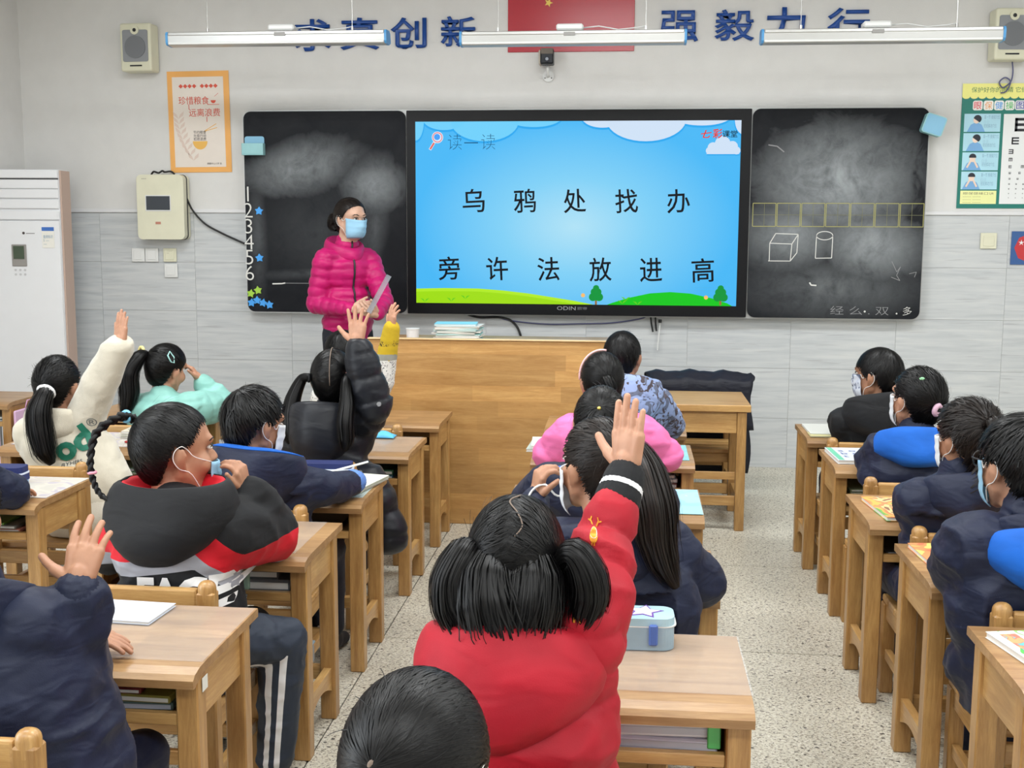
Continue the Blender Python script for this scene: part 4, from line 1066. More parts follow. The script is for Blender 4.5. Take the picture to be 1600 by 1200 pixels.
# books inside the compartments
def inside(k, items):
    d = desks[k]; z = .4525
    for (lab, w, h, c_, dx, nm, cat) in items:
        o = thing(nm, lab, cat, (d.location.x+dx, d.location.y-.033, z), R(rnd.uniform(-2, 2)))
        m = plain('cover_in', c_, .4, var=.08)
        MB().box(-w/2, w/2, -.105, .10, .0002, h-.0003, min(.003, h*.2)).build('body', m, o)
        MB().box(-w/2+.006, w/2-.004, -.1062, -.1052, h*.25, h*.75).build('page_edge', PAGE if nm != 'folder' else plain('film_edge', (196, 200, 214), .15), o)
        z += h
B_, FO = 'school_book', 'folder'
inside('L0', [('grey blue folder at the bottom of the lower left desk compartment', .30, .018, (96, 118, 116), .08, FO, 'folder'), ('olive yellow book in the lower left desk compartment', .27, .016, (150, 142, 70), .10, B_, 'book'), ('dark red book on top in the lower left desk compartment', .26, .012, (120, 44, 46), .04, B_, 'book')])
inside('LA', [('grey cloth bag folded in the desk under the black sleeve', .26, .034, (112, 114, 118), .11, 'cloth_bag', 'bag'), ('upper grey cloth bag in the desk under the black sleeve', .24, .026, (96, 100, 102), .09, 'cloth_bag', 'bag')])
inside('LB', [('dark book in the desk of the boy in navy and blue', .22, .012, (40, 44, 54), .1, B_, 'book')])
inside('LC', [('blue grey books in the desk beside the black coat', .2, .016, (70, 110, 130), .13, B_, 'book'), ('green pouch in the desk beside the black coat', .16, .02, (60, 110, 80), .15, 'pouch', 'pouch')])
inside('F1', [('salmon book in the desk at the left edge', .25, .012, (206, 130, 110), .09, B_, 'book'), ('grey book in the desk at the left edge', .26, .012, (120, 118, 112), .08, B_, 'book'), ('green edged workbook in the desk at the left edge', .24, .008, (110, 150, 70), .05, B_, 'book')])
inside('F2', [('pale green papers in the desk of the cream fleece girl', .25, .014, (150, 180, 150), .12, B_, 'book'), ('grey green folder in the desk of the cream fleece girl', .24, .016, (120, 150, 130), .11, FO, 'folder')])
inside('M0', [('lower plastic folder of papers with a green clip in the bottom centre desk', .33, .026, (212, 214, 236), .08, FO, 'folder'), ('upper shiny plastic folder of papers in the bottom centre desk', .35, .026, (226, 228, 236), .07, FO, 'folder')])
inside('M1', [('dark purple workbook in the desk of the long haired girl', .24, .012, (70, 60, 90), .1, B_, 'book'), ('red brown workbook in the desk of the long haired girl', .25, .014, (150, 90, 80), .1, B_, 'book'), ('lime green tabbed folder in the desk of the long haired girl', .23, .016, (110, 140, 80), .1, FO, 'folder'), ('grey workbook on top in the desk of the long haired girl', .24, .014, (120, 126, 120), .1, B_, 'book')])
inside('M3', [('maroon book in the desk beside the girl in pink', .2, .022, (110, 60, 56), .14, B_, 'book'), ('grey book in the desk beside the girl in pink', .2, .018, (170, 172, 176), .14, B_, 'book'), ('blue grey book on top in the desk beside the girl in pink', .19, .014, (150, 160, 170), .14, B_, 'book')])
inside('M2', [('pale papers in the third desk of the middle row', .2, .014, (176, 180, 176), .14, B_, 'book')])
inside('R2', [('olive book in the second desk of the right row', .2, .012, (120, 126, 84), -.14, B_, 'book'), ('pale green book in the second desk of the right row', .2, .010, (150, 160, 120), -.14, B_, 'book')])
inside('R3', [('dark folder in the third desk of the right row', .2, .010, (52, 50, 46), -.14, FO, 'folder')])
inside('R4', [('yellow green pouch in the fourth desk of the right row', .1, .022, (150, 160, 50), -.10, 'pouch', 'pouch')])
inside('G1', [('striped books in the far left desk', .22, .016, (60, 90, 100), .14, B_, 'book'), ('white book in the far left desk', .22, .012, (200, 204, 200), .14, B_, 'book')])
# green clip, tissue, papers
tag(MB().box(-.012, .012, -.012, .006, 0, .05, .002).build('clip', plain('clip_green', (90, 200, 110), .3), None, loc=(desks['M0'].location.x+.235, desks['M0'].location.y-.135, .4635)), 'green plastic clip on the folders in the bottom centre desk', 'clip')
lan = tag(MB().box(-.012, .012, -.0012, .0012, -.13, 0).build('lanyard', mat_print('checked_strap', [(0, (60, 64, 70)), (.5, (190, 194, 198))], 90, 0), None, loc=(LX+.14, 2.828, .47), rot=(0, R(14), 0)), 'grey checked strap hanging out of the desk under the black sleeve', 'strap')
tag(MB().box(-.016, .016, -.012, .002, -.03, .03, .002).build('eraser_sleeve', plain('mint', (170, 206, 186), .5), None, loc=(LX+.13, 2.868, .5)), 'mint paper tag on the grey bag under the black sleeve', 'tag')
# paper labels on desk rails
def rail_label(k, dx, label):
    o = thing('paper_label', label, 'label', (desks[k].location.x+dx, desks[k].location.y+.117, .425))
    MB().box(-.05, .05, -.0008, 0, -.022, .02).build('sheet', plain('label_grey', (186, 180, 164), .6), o)
    flat_text('print', '-- ---- --\n--- -- ---', .08, .02, (0, -.0012, 0), PBK, o, off=-.01)
rail_label('F1', .10, 'printed paper label on the lower rail of the left edge desk')
# floor items
boxb = thing('storage_box', 'clear plastic box with blue lid standing under the desk of the black and red jacket', 'box', (-.965, 3.07, 0))
MB().box(-.11, .075, -.09, .10, .165-.005, .215, .006).build('tub', plain('box_clear', (190, 206, 220), .2, alpha=.6), boxb)
MB().box(-.112, .077, -.092, .102, .2155, .224, .003).build('lid', plain('lid_film', (176, 200, 216), .15, alpha=.75), boxb)
MB().prism(circ(-.03, 0, .05, .03, 16), 'z', .2242, .2250).build('print', plain('lid_blue', (40, 130, 210), .4), boxb)
for y in (-.05, .05): MB().box(-.10, .065, y-.01, y+.01, 0.0, .1595).build('foot', plain('box_foot', (180, 196, 210), .3, alpha=.5), boxb)
pinkb = thing('pink_bag', 'pink translucent bag hanging at the side of the far left desk', 'bag', (-2.985, 5.46, .10))
MB().box(0, .012, -.13, .16, .10, .42, .006).build('pouch', plain('pink_film', (214, 176, 208), .35), pinkb)
MB().tube([(.006, -.02, .42), (.006, .0, .455), (.006, .03, .455), (.006, .05, .42)], .003, 6).build('handle', plain('pink_handle', (200, 150, 190), .4), pinkb)
pb2 = thing('pink_bag', 'pale pink bag hanging below the compartment of the far left desk, at the picture edge', 'bag', (-3.12, 5.33, .05))
MB().box(-.12, .07, -.025, -.005, .10, .36, .006).build('pouch', plain('pink_pale', (216, 190, 212), .35), pb2)
MB().tube([(-.04, -.015, .36), (-.03, -.015, .39), (0, -.015, .39), (.01, -.015, .36)], .003, 6).build('handle', plain('pink_handle2', (200, 150, 190), .4), pb2)
bob = thing('bottle', 'dark purple round topped bottle on the far left desk', 'bottle', (-3.19, 5.50, DH+.001))
MB().cyl((0, 0, 0), (0, 0, .075), .030, .027, 20).build('body', plain('bottle_grey', (70, 66, 100), .4), bob)
MB().ball((0, 0, .095), (.028, .028, .026), 10).build('cap', plain('bottle_purple', (44, 38, 92), .35), bob)
tag(MB().box(-.014, .014, -.0008, 0, -.016, .012).build('sticker', plain('sticker_white', (226, 228, 220), .4), None, loc=(LX+.3015, 2.065+.06, .518), rot=(0, 0, R(90))), 'white sticker on the side of the lower left desk', 'sticker')
tag(MB().prism(rrect(-.03, .03, -.05, .05, .02), 'z', 0, .02).build('pouch', mat_print('purple_pattern', [(0, (140, 130, 160)), (.5, (196, 190, 206)), (.6, (90, 80, 120))], 30, 2), None, loc=(RX-.13, 3.66, .157)), 'small purple patterned pouch on the stretcher below the third right desk', 'pouch') if False else None
hb = thing('navy_bag', 'navy bag with pale stripe at the very bottom left corner', 'bag', (-1.10, 1.60, .42))
MB().box(-.12, .095, -.05, .05, 0, .13, .02, seg=3).build('body', NVC, hb); MB().box(-.121, .096, -.052, .052, .045, .055, .0).build('band', NVC2, hb)
MB().tube([(-.05, .03, .13), (-.05, .06, .16), (.03, .06, .16), (.03, .03, .13)], .004, 6).build('handle', NVC, hb)
# ------------------------------------------------------------------ soft solids: union of tapered capsules and ellipsoids, voxel remeshed
def vec(*a): return np.array(a, float)
def unit(v): v = np.asarray(v, float); return v/max(1e-9, np.linalg.norm(v))
def C(p0, p1, r0, r1=None): return ('c', vec(*p0), vec(*p1), r0, r0 if r1 is None else r1)
def E(c, r, m=None): return ('e', vec(*c), (r, r, r) if not hasattr(r, '__len__') else r, m)
def xf(prims, M4):
    """prims moved by a uniform-scale 4x4 matrix"""
    A = np.array(M4); s = np.linalg.norm(A[:3, 0]); Rm = A[:3, :3]/s; t = A[:3, 3]; out = []
    for p in prims:
        if p[0] == 'c': out.append(('c', A[:3, :3] @ p[1]+t, A[:3, :3] @ p[2]+t, p[3]*s, p[4]*s))
        else:
            m = np.eye(3) if p[3] is None else p[3]
            out.append(('e', A[:3, :3] @ p[1]+t, tuple(q*s for q in p[2]), Rm @ m))
    return out
def _basis(d):
    d = unit(d); a = vec(0, 0, 1) if abs(d[2]) < .9 else vec(1, 0, 0)
    u = unit(np.cross(a, d)); return u, np.cross(d, u), d
def prim_mesh(p, n=14, m=9):
    V = []; 
    if p[0] == 'c':
        u, v, d = _basis(p[2]-p[1]); L = np.linalg.norm(p[2]-p[1]); r0, r1 = p[3], p[4]
        prof = [(-r0*math.cos(a), r0*math.sin(a)) for a in np.linspace(.0, math.pi/2, 5)] + [(L+r1*math.sin(a), r1*math.cos(a)) for a in np.linspace(0, math.pi/2, 5)]
        c = p[1]; mk = lambda h, r, a: c+d*h+(u*math.cos(a)+v*math.sin(a))*r
    else:
        R3 = np.eye(3) if p[3] is None else p[3]; c = p[1]; rr = p[2]
        prof = [(-math.cos(a), math.sin(a)) for a in np.linspace(0, math.pi, m+2)]
        mk = lambda h, r, a: c+R3 @ vec(r*math.cos(a)*rr[0], r*math.sin(a)*rr[1], h*rr[2])
    V.append(mk(prof[0][0], 0, 0))
    for h, r in prof[1:-1]:
        for k in range(n): V.append(mk(h, r, 2*math.pi*k/n))
    V.append(mk(prof[-1][0], 0, 0)); F = []; q = len(prof)-2
    for k in range(n): F.append((0, 1+(k+1) % n, 1+k))
    for j in range(q-1):
        for k in range(n):
            a = 1+j*n; F.append((a+k, a+(k+1) % n, a+n+(k+1) % n, a+n+k))
    a = 1+(q-1)*n
    for k in range(n): F.append((a+k, a+(k+1) % n, len(V)-1))
    return V, F
_tmp = bpy.data.objects.new('tmp', bpy.data.meshes.new('tmp')); COL.objects.link(_tmp)
_rm = _tmp.modifiers.new('r', 'REMESH'); _rm.mode = 'VOXEL'; _rm.adaptivity = 0
_sm = _tmp.modifiers.new('s', 'SMOOTH')
def solid(prims, voxel=.008, smooth=5, fac=.5):
    V, F = [], []
    for p in prims:
        v, f = prim_mesh(p); o = len(V); V += [tuple(a) for a in v]; F += [tuple(i+o for i in q) for q in f]
    me = bpy.data.meshes.new('tmp'); me.from_pydata(V, [], F); me.update()
    old = _tmp.data; _tmp.data = me; bpy.data.meshes.remove(old)
    _rm.voxel_size = voxel; _sm.factor = fac; _sm.iterations = smooth
    bpy.context.view_layer.update(); dg = bpy.context.evaluated_depsgraph_get()
    ev = _tmp.evaluated_get(dg); m = ev.to_mesh(); n = len(m.vertices)
    co = np.zeros(n*3, np.float32); m.vertices.foreach_get('co', co)
    no = np.zeros(n*3, np.float32); m.vertices.foreach_get('normal', no)
    fi = np.zeros(len(m.loops), np.int32); m.loops.foreach_get('vertex_index', fi)
    ev.to_mesh_clear()
    return co.reshape(-1, 3).astype(float), no.reshape(-1, 3).astype(float), fi.reshape(-1, 4)
def vnoise(P, s, seed=0):
    Q = P*s+seed*17.13; I = np.floor(Q).astype(np.int64); f = Q-I; f = f*f*(3-2*f)
    def h(a, b, c):
        n = (a*73856093) ^ (b*19349663) ^ (c*83492791); n = (n*2654435761) & 0xffffffff; n = (n ^ (n >> 15))*2246822519 & 0xffffffff
        return ((n ^ (n >> 13)) & 0xffff)/65535.0
    r = 0
    for dx in (0, 1):
        for dy in (0, 1):
            for dz in (0, 1):
                w = (f[:, 0] if dx else 1-f[:, 0])*(f[:, 1] if dy else 1-f[:, 1])*(f[:, 2] if dz else 1-f[:, 2])
                r = r+w*h(I[:, 0]+dx, I[:, 1]+dy, I[:, 2]+dz)
    return r
def segd(P, a, b):
    ab = b-a; t = np.clip(((P-a) @ ab)/max(1e-9, ab @ ab), 0, 1)
    return np.linalg.norm(P-(a+t[:, None]*ab), axis=1), t
def folds(V, seed, amp=.006, s=9, stretch=(1, 1, 1)):
    P = V*np.array(stretch); w = np.stack([vnoise(P, 4, seed+3), vnoise(P, 4, seed+5), vnoise(P, 4, seed+9)], 1)-.5
    n = vnoise(P+w*.14, s, seed); r = 1-np.abs(2*n-1)
    n2 = vnoise(P+w*.08, s*2.3, seed+2); r2 = 1-np.abs(2*n2-1)
    return amp*((r**2-.5)+.5*(r2**2-.5))

# ------------------------------------------------------------------ people materials
def skin_mat(name, col):
    m, nt, b = mat_new(name)
    tc = nd(nt, 'ShaderNodeTexCoord')
    n = nd(nt, 'ShaderNodeTexNoise', {'Vector': tc.outputs['Object'], 'Scale': 28.0, 'Detail': 3.0})
    a = s2l(col); lo = (a[0]*.94, a[1]*.89, a[2]*.87); hi = tuple(min(1, v*1.1) for v in a)
    nt.links.new(ramp(nt, n.outputs[0], [(.3, lo), (.7, hi)]), b.inputs['Base Color'])
    b.inputs['Roughness'].default_value = .5; b.inputs['Subsurface Weight'].default_value = .06
    b.inputs['Subsurface Radius'].default_value = (1, .35, .2); b.inputs['Subsurface Scale'].default_value = .008
    n2 = nd(nt, 'ShaderNodeTexNoise', {'Vector': tc.outputs['Object'], 'Scale': 260.0})
    bp = nd(nt, 'ShaderNodeBump', {'Height': n2.outputs[0], 'Strength': .12, 'Distance': .001}); nt.links.new(bp.outputs[0], b.inputs['Normal'])
    return m
SK1 = skin_mat('skin_warm', (184, 138, 112)); SK2 = skin_mat('skin_tan', (170, 125, 98)); SK3 = skin_mat('skin_light', (200, 162, 140))
def hair_mat(name, col, sheen=(60, 56, 54)):
    m, nt, b = mat_new(name)
    u = nd(nt, 'ShaderNodeUVMap'); mp = nd(nt, 'ShaderNodeMapping', {'Vector': u.outputs[0], 'Scale': (70, 1.6, 1)})
    n = nd(nt, 'ShaderNodeTexNoise', {'Vector': mp.outputs[0], 'Scale': 1.0, 'Detail': 4.0})
    nt.links.new(ramp(nt, n.outputs[0], [(.3, tuple(v*.5 for v in s2l(col))), (.6, s2l(col)), (.8, s2l(sheen))]), b.inputs['Base Color'])
    b.inputs['Roughness'].default_value = .42; b.inputs['Specular IOR Level'].default_value = .26
    bp = nd(nt, 'ShaderNodeBump', {'Height': n.outputs[0], 'Strength': .35, 'Distance': .002}); nt.links.new(bp.outputs[0], b.inputs['Normal'])
    return m
HK = hair_mat('hair_black', (13, 12, 13), (23, 21, 21)); HB = hair_mat('hair_dark_brown', (30, 23, 20), (56, 43, 36))
SCALP = plain('scalp_line', (120, 104, 92), .7)
EYEW = plain('eye_white', (214, 208, 202), .2); EYED = plain('eye_dark', (20, 15, 13), .1); BROW = plain('brow', (34, 28, 26), .8); LIPS = plain('lips', (176, 108, 98), .5)
MASKB = fabric('mask_blue', (150, 196, 224), .75, fold=.1, weave=.3); MASKW = fabric('mask_white', (222, 226, 230), .75, fold=.1, weave=.3)
LOOPM = plain('ear_loop_white', (232, 232, 230), .7)

HEAD = [E((0, -.008, .030), (.073, .092, .080)), E((0, .020, -.030), (.062, .067, .074)), E((0, .050, -.087), (.027, .024, .021)),
        C((.052, .005, -.048), (.016, .050, -.088), .020), C((-.052, .005, -.048), (-.016, .050, -.088), .020),
        E((.035, .056, -.030), (.026, .026, .028)), E((-.035, .056, -.030), (.026, .026, .028)),
        C((0, .082, .006), (0, .098, -.022), .007, .0105), E((.010, .090, -.026), (.0075, .009, .006)), E((-.010, .090, -.026), (.0075, .009, .006)),
        C((-.030, .074, .028), (.030, .074, .028), .014), C((-.016, .082, -.052), (.016, .082, -.052), .0072), C((-.013, .081, -.061), (.013, .081, -.061), .0075)]
def ear(s):
    m = np.array(Euler((R(-8), R(s*8), R(-s*22))).to_matrix())
    return [E((s*.077, -.006, -.008), (.0075, .018, .029), m), E((s*.073, .004, -.030), (.007, .009, .012), m), C((s*.066, 0, -.010), (s*.078, -.006, -.008), .010)]
def hand(W, d, n, s=1.0, curl=(10, 8, 10, 14), spread=9, thumb=(.75, .65), side=1, tcurl=0):
    """W wrist, d direction of the fingers, n direction the palm faces, side: +1 thumb along d x n"""
    W = vec(*W); d = unit(d); n = unit(np.asarray(n, float)-d*np.dot(n, d)); t = np.cross(d, n)*side
    P = [C(W-d*.01*s, W+d*.02*s, .019*s, .020*s), E(W+d*.038*s, (.030*s, .036*s, .0125*s), np.stack([t, d, n], 1))]
    for k, (off, L, r) in enumerate(((.0235, .050, .0073), (.0080, .057, .0076), (-.0078, .052, .0073), (-.0230, .041, .0064))):
        b = W+d*(.066-.004*abs(k-1.2))*s+t*off*s
        P.append(C(W+d*.018*s+t*off*.65*s, b, .0118*s, .0095*s))
        a = R(spread*(1.5-k)/1.5); dd = unit(d*math.cos(a)+t*math.sin(a)); p = b
        for j, fr in enumerate((.44, .31, .25)):
            c = R(curl[k]*(1 if j == 0 else 1.1)*(j+1)*.62); e = unit(dd*math.cos(c)+n*math.sin(c))
            q = p+e*L*fr*s; P.append(C(p, q, r*s*(1-.07*j), r*s*(1-.07*(j+1)))); p = q
    p = W+d*.014*s+t*.020*s
    for j, (L, r, q2) in enumerate(((.028, .0115, (thumb[0], thumb[1])), (.022, .0088, (thumb[0]*.8, thumb[1]*1.1)), (.017, .0078, (thumb[0]*.65, thumb[1]*1.2)))):
        e = unit(t*q2[0]+d*q2[1]+n*(.18+tcurl*(j+1)*.3)); q = p+e*L*s; P.append(C(p, q, r*s, r*s*.88)); p = q
    return P

_AZ = np.radians([0, 25, 45, 58, 70, 82, 95, 110, 125, 150, 180])
_EL = {'front': np.radians([36, 33, 26, 10, -8, -22, 2, -34, -60, -72, -76]),
       'bangs': np.radians([12, 12, 10, 0, -14, -26, 2, -34, -60, -72, -76]),
       'short': np.radians([30, 28, 22, 8, -2, -14, 4, -24, -54, -66, -70]),
       'up': np.radians([38, 34, 28, 14, 2, -6, 6, -30, -58, -74, -78])}
HC = vec(0, -.010, .018); HR = vec(.0815, .1000, .1000)
def hair_region(D, kind):
    az = np.abs(np.arctan2(D[..., 0], D[..., 1])); el = np.arcsin(np.clip(D[..., 2], -1, 1))
    return el-np.interp(az, _AZ, _EL[kind])
def hair_surf(D, extra=0.0):
    r = 1/np.sqrt(((D/HR)**2).sum(-1))*(1+.12*np.clip((-D[..., 2]-.45)/.4, 0, 1)*np.clip(-D[..., 1]*3, 0, 1)); return HC+D*(r+extra)[..., None]
def catmull(P, k=8):
    P = [np.asarray(p, float) for p in P]; out = []
    for i in range(len(P)-1):
        p0, p1, p2, p3 = P[max(i-1, 0)], P[i], P[i+1], P[min(i+2, len(P)-1)]
        for j in range(k):
            t = j/k; out.append(.5*((2*p1)+(-p0+p2)*t+(2*p0-5*p1+4*p2-p3)*t*t+(-p0+3*p1-3*p2+p3)*t**3))
    out.append(P[-1]); return np.array(out)
def ribbons(P, N, width, uvu):
    """P (S,K,3) strand points, N (S,K,3) facing, width (S,K)"""
    S, K = P.shape[:2]; T = np.gradient(P, axis=1)
    sd = np.cross(T, N); sd /= np.maximum(np.linalg.norm(sd, axis=-1, keepdims=True), 1e-9)
    A = P-sd*width[..., None]; B = P+sd*width[..., None]
    V = np.stack([A, B], 2).reshape(-1, 3)
    i = np.arange(S)[:, None]*K*2+np.arange(K-1)[None]*2
    F = np.stack([i, i+1, i+3, i+2], -1).reshape(-1, 4)
    uv = np.zeros((S, K, 2, 2)); uv[..., 0] = (uvu[:, None]+np.zeros(K))[..., None]; uv[..., 0, 0] -= .004; uv[..., 1, 0] += .004
    uv[..., 1] = np.linspace(0, 1, K)[None, :, None]
    return V, F, uv.reshape(-1, 2)
def make_hair(parent, root, MH, kind, anchors, n=700, mat=HK, tails=(), lift=.004, ext=.05, spiky=0.0, part=None, wid=.0016, fly=25):
    """anchors: list of (direction, side) strands run round these; side 0 all, +1/-1 only that x side"""
    Vs, Fs, Us = [], [], []; off = 0
    A = np.array(MH)
    def add(V, F, U, world=False):
        nonlocal off
        V = V if world else V @ A[:3, :3].T+A[:3, 3]
        Vs.append(V-root); Fs.append(F+off); Us.append(U); off += len(V)
    AN = [(unit(a), s) for a, s in anchors]
    # cap
    nu, nv = 80, 52; ph = np.linspace(0, math.pi, nv+1); th = np.linspace(0, 2*math.pi, nu, endpoint=False)
    D = np.stack([np.sin(ph)[:, None]*np.sin(th), np.sin(ph)[:, None]*np.cos(th), np.cos(ph)[:, None]*np.ones(nu)], -1).reshape(-1, 3)
    g = hair_region(D, kind); k = np.clip(g/.16+.5, 0, 1); k = k*k*(3-2*k)
    def uvof(D):
        best = None
        for a, s in AN:
            u, v, _ = _basis(a); psi = np.arccos(np.clip(D @ a, -1, 1)); azm = np.arctan2(D @ v, D @ u)/(2*math.pi)+.5
            pen = psi+(0 if s == 0 else np.where(D[..., 0]*s >= 0, 0, 9))
            if best is None: best = (pen, psi, azm)
            else:
                w = pen < best[0]; best = (np.where(w, pen, best[0]), np.where(w, psi, best[1]), np.where(w, azm, best[2]))
        return np.stack([best[2], best[1]], -1)
    U = uvof(D)
    groove = .0012*np.sin(U[:, 0]*2*math.pi*46+np.sin(U[:, 1]*3)*1.5)+.001*np.sin(U[:, 0]*2*math.pi*23)
    V = hair_surf(D, (groove-.001)*k-(1-k)*.028)
    if part is not None: pass
    F = []
    for j in range(nv):
        for i in range(nu): a = j*nu+i; b = j*nu+(i+1) % nu; F.append((a, b, b+nu, a+nu))
    add(V, np.array(F), U)
    # strands
    K = 9
    for a, s in AN:
        u, v, _ = _basis(a); S = n//len(AN)
        azm = rng.uniform(0, 2*math.pi, S*2); p0 = rng.uniform(.0, 1.7, S*2)**1.0; Ln = rng.uniform(.35, 1.1, S*2)
        t = np.linspace(0, 1, K); psi = p0[:, None]+Ln[:, None]*t
        az2 = azm[:, None]+(rng.normal(0, .05, S*2)[:, None])*t*3
        D = np.cos(psi)[..., None]*a+np.sin(psi)[..., None]*(np.cos(az2)[..., None]*u+np.sin(az2)[..., None]*v)
        g = hair_region(D, kind); ok = (g[:, 0] > .02)
        if s: ok &= (D[:, 0, 0]*s > -.004) & (D[:, -1, 0]*s > -.03)
        D = D[ok][:S]; g = g[ok][:S]; azm = azm[ok][:S]; psi = psi[ok][:S]
        if not len(D): continue
        bad = g < -ext; first = np.where(bad.any(1), bad.argmax(1), K)
        idx = np.minimum(np.arange(K)[None], np.maximum(first-1, 1)[:, None]); D = np.take_along_axis(D, idx[..., None], 1)
        m = len(D); l0 = rng.uniform(.0004, lift, m)
        sp_ = (rng.random(m) < spiky)*rng.uniform(.003, .012, m)
        ex = l0[:, None]*(np.sin(np.pi*np.clip(t, 0, .96))[None]*.8+.3)+sp_[:, None]*t[None]**2
        P = hair_surf(D, ex); Nn = D/HR**2; Nn /= np.linalg.norm(Nn, axis=-1, keepdims=True)
        w = wid*rng.uniform(.5, 1.3, m)[:, None]*np.sin(np.pi*(np.linspace(.08, .97, K)))[None]**.6
        V, F, U = ribbons(P, Nn, w, (azm/(2*math.pi)+.5) % 1); add(V, F, U)
    if fly:
        a = AN[0][0]; u, v, _ = _basis(a); azm = rng.uniform(0, 2*math.pi, fly); p0 = rng.uniform(.1, 1.0, fly); t = np.linspace(0, 1, K)
        psi = p0[:, None]+rng.uniform(.3, .7, fly)[:, None]*t
        D = np.cos(psi)[..., None]*a+np.sin(psi)[..., None]*(np.cos(azm[:, None]+t*.4)[..., None]*u+np.sin(azm[:, None]+t*.4)[..., None]*v)
        D = D[(hair_region(D, kind) > 0).all(1)]
        if len(D):
            P = hair_surf(D, rng.uniform(.004, .022, len(D))[:, None]*t[None]**1.3); V, F, U = ribbons(P, D, np.full(P.shape[:2], .00045), rng.random(len(P))); add(V, F, U)
    # tails
    for tl in tails:
        pts, rad, ns = tl[:3]; Pc = catmull(pts, 6); Kc = len(Pc); rr = np.interp(np.linspace(0, 1, Kc), np.linspace(0, 1, len(rad)), rad)
        T = np.gradient(Pc, axis=0); T /= np.linalg.norm(T, axis=1, keepdims=True); up = unit(np.cross(T[0], vec(.3, .8, .2))); fr = []
        for i in range(Kc):
            up = unit(up-T[i]*np.dot(up, T[i])); fr.append((up, np.cross(T[i], up)))
        Ua = np.array([f[0] for f in fr]); Va = np.array([f[1] for f in fr])
        if len(tl) > 3 and tl[3] == 'braid':
            for ph0 in (0, 2*math.pi/3, 4*math.pi/3):
                tt = np.linspace(0, 1, Kc)*ns+ph0; c = Pc+Ua*(np.sin(tt)*rr*.55)[:, None]+Va*(np.sin(2*tt)*rr*.35)[:, None]
                n_ = 8; an = np.linspace(0, 2*math.pi, n_, endpoint=False)
                V = (c[:, None]+(Ua[:, None]*np.cos(an)[None, :, None]+Va[:, None]*np.sin(an)[None, :, None])*(rr*.6)[:, None, None]).reshape(-1, 3)
                F = [(i*n_+k, i*n_+(k+1) % n_, (i+1)*n_+(k+1) % n_, (i+1)*n_+k) for i in range(Kc-1) for k in range(n_)]
                uv = np.stack([np.tile(np.linspace(0, .6, n_), Kc)+np.repeat(np.linspace(0, 1, Kc)*.5, n_), np.repeat(np.linspace(0, 1, Kc), n_)], 1)
                add(V, np.array(F), uv, True)
            continue
        n_ = 12; an = np.linspace(0, 2*math.pi, n_, endpoint=False); lob = 1+.10*np.sin(an*3+1)+.06*np.sin(an*5)
        V = (Pc[:, None]+(Ua[:, None]*np.cos(an)[None, :, None]+Va[:, None]*np.sin(an)[None, :, None])*((rr*.86)[:, None]*lob[None])[..., None]).reshape(-1, 3)
        F = [(i*n_+k, i*n_+(k+1) % n_, (i+1)*n_+(k+1) % n_, (i+1)*n_+k) for i in range(Kc-1) for k in range(n_)]
        uv = np.stack([np.tile(np.linspace(0, 1, n_), Kc), np.repeat(np.linspace(0, 1, Kc), n_)], 1); add(V, np.array(F), uv, True)
        a = rng.uniform(0, 2*math.pi, ns); q = rng.uniform(.75, 1.12, ns); s_ = np.linspace(0, 1, Kc)
        tw = rng.normal(0, .25, ns); sp = rng.random(ns)**3*.9
        ang = a[:, None]+tw[:, None]*s_[None]; rad_ = rr[None]*q[:, None]*(1+sp[:, None]*s_[None]**3)
        st = (rng.uniform(0, .35, ns)[:, None]*(rng.random(ns) < .4)[:, None]); en = rng.uniform(.66, 1.0, ns)[:, None]
        P = Pc[None]+(Ua[None]*np.cos(ang)[..., None]+Va[None]*np.sin(ang)[..., None])*rad_[..., None]
        Nn = Ua[None]*np.cos(ang)[..., None]+Va[None]*np.sin(ang)[..., None]
        w = wid*1.15*rng.uniform(.5, 1.2, ns)[:, None]*np.clip((en-s_[None])*8, 0, 1)*np.clip((s_[None]-st)*12+.3, 0, 1)
        V, F, U = ribbons(P, Nn, w, rng.random(ns)); add(V, F, U, True)
    return link('hair', arr_mesh('hair', np.concatenate(Vs), np.concatenate(Fs), True, None, np.concatenate(Us)), mat, parent)

def mask_obj(parent, root, MH, mat, drop=0.0, side=1, w=1.0, loops=True):
    A = np.array(MH); T = lambda P: P @ A[:3, :3].T+A[:3, 3]-root
    nu, nv = 18, 13; V = []
    for j in range(nv):
        v = j/(nv-1); z = .004-v*.098-drop
        for i in range(nu):
            u = (i/(nu-1)-.5)*2; a = u*R(66)*w
            rx = .0745-.008*v; ry = .0965+.013*math.exp(-(u/.30)**2)*math.exp(-((v-.28)/.35)**2)
            tuck = max(0, (v-.72)/.28)**2
            pl_ = .0012*(math.sin(v*math.pi*7) if .15 < v < .85 else 0)
            r = 1+pl_*12
            V.append((math.sin(a)*rx*r*(1-.22*tuck), (.004+math.cos(a)*ry*r)*(1-.18*tuck), z+.012*u*u*(.5-v)*.9))
    F = [(j*nu+i, j*nu+i+1, (j+1)*nu+i+1, (j+1)*nu+i) for j in range(nv-1) for i in range(nu-1)]
    o = link('mask', arr_mesh('mask', T(np.array(V)), F), mat, parent)
    md = o.modifiers.new('s', 'SOLIDIFY'); md.thickness = .0022; md.offset = 1
    if loops:
        for s in (-1, 1):
            c = V[0] if s < 0 else V[nu-1]; d = V[(nv-2)*nu] if s < 0 else V[(nv-2)*nu+nu-1]
            pts = [c, (s*.074, .030, -.006), (s*.0790, .012, .012), (s*.0820, -.004, .022), (s*.082, -.020, .010), (s*.080, -.022, -.012), (s*.077, -.006, -.034), (s*.070, .025, -.050), d]
            MB().tube([tuple(q) for q in T(catmull(pts, 4))], .0011, 6).build('ear_loop', LOOPM, o)
    return o
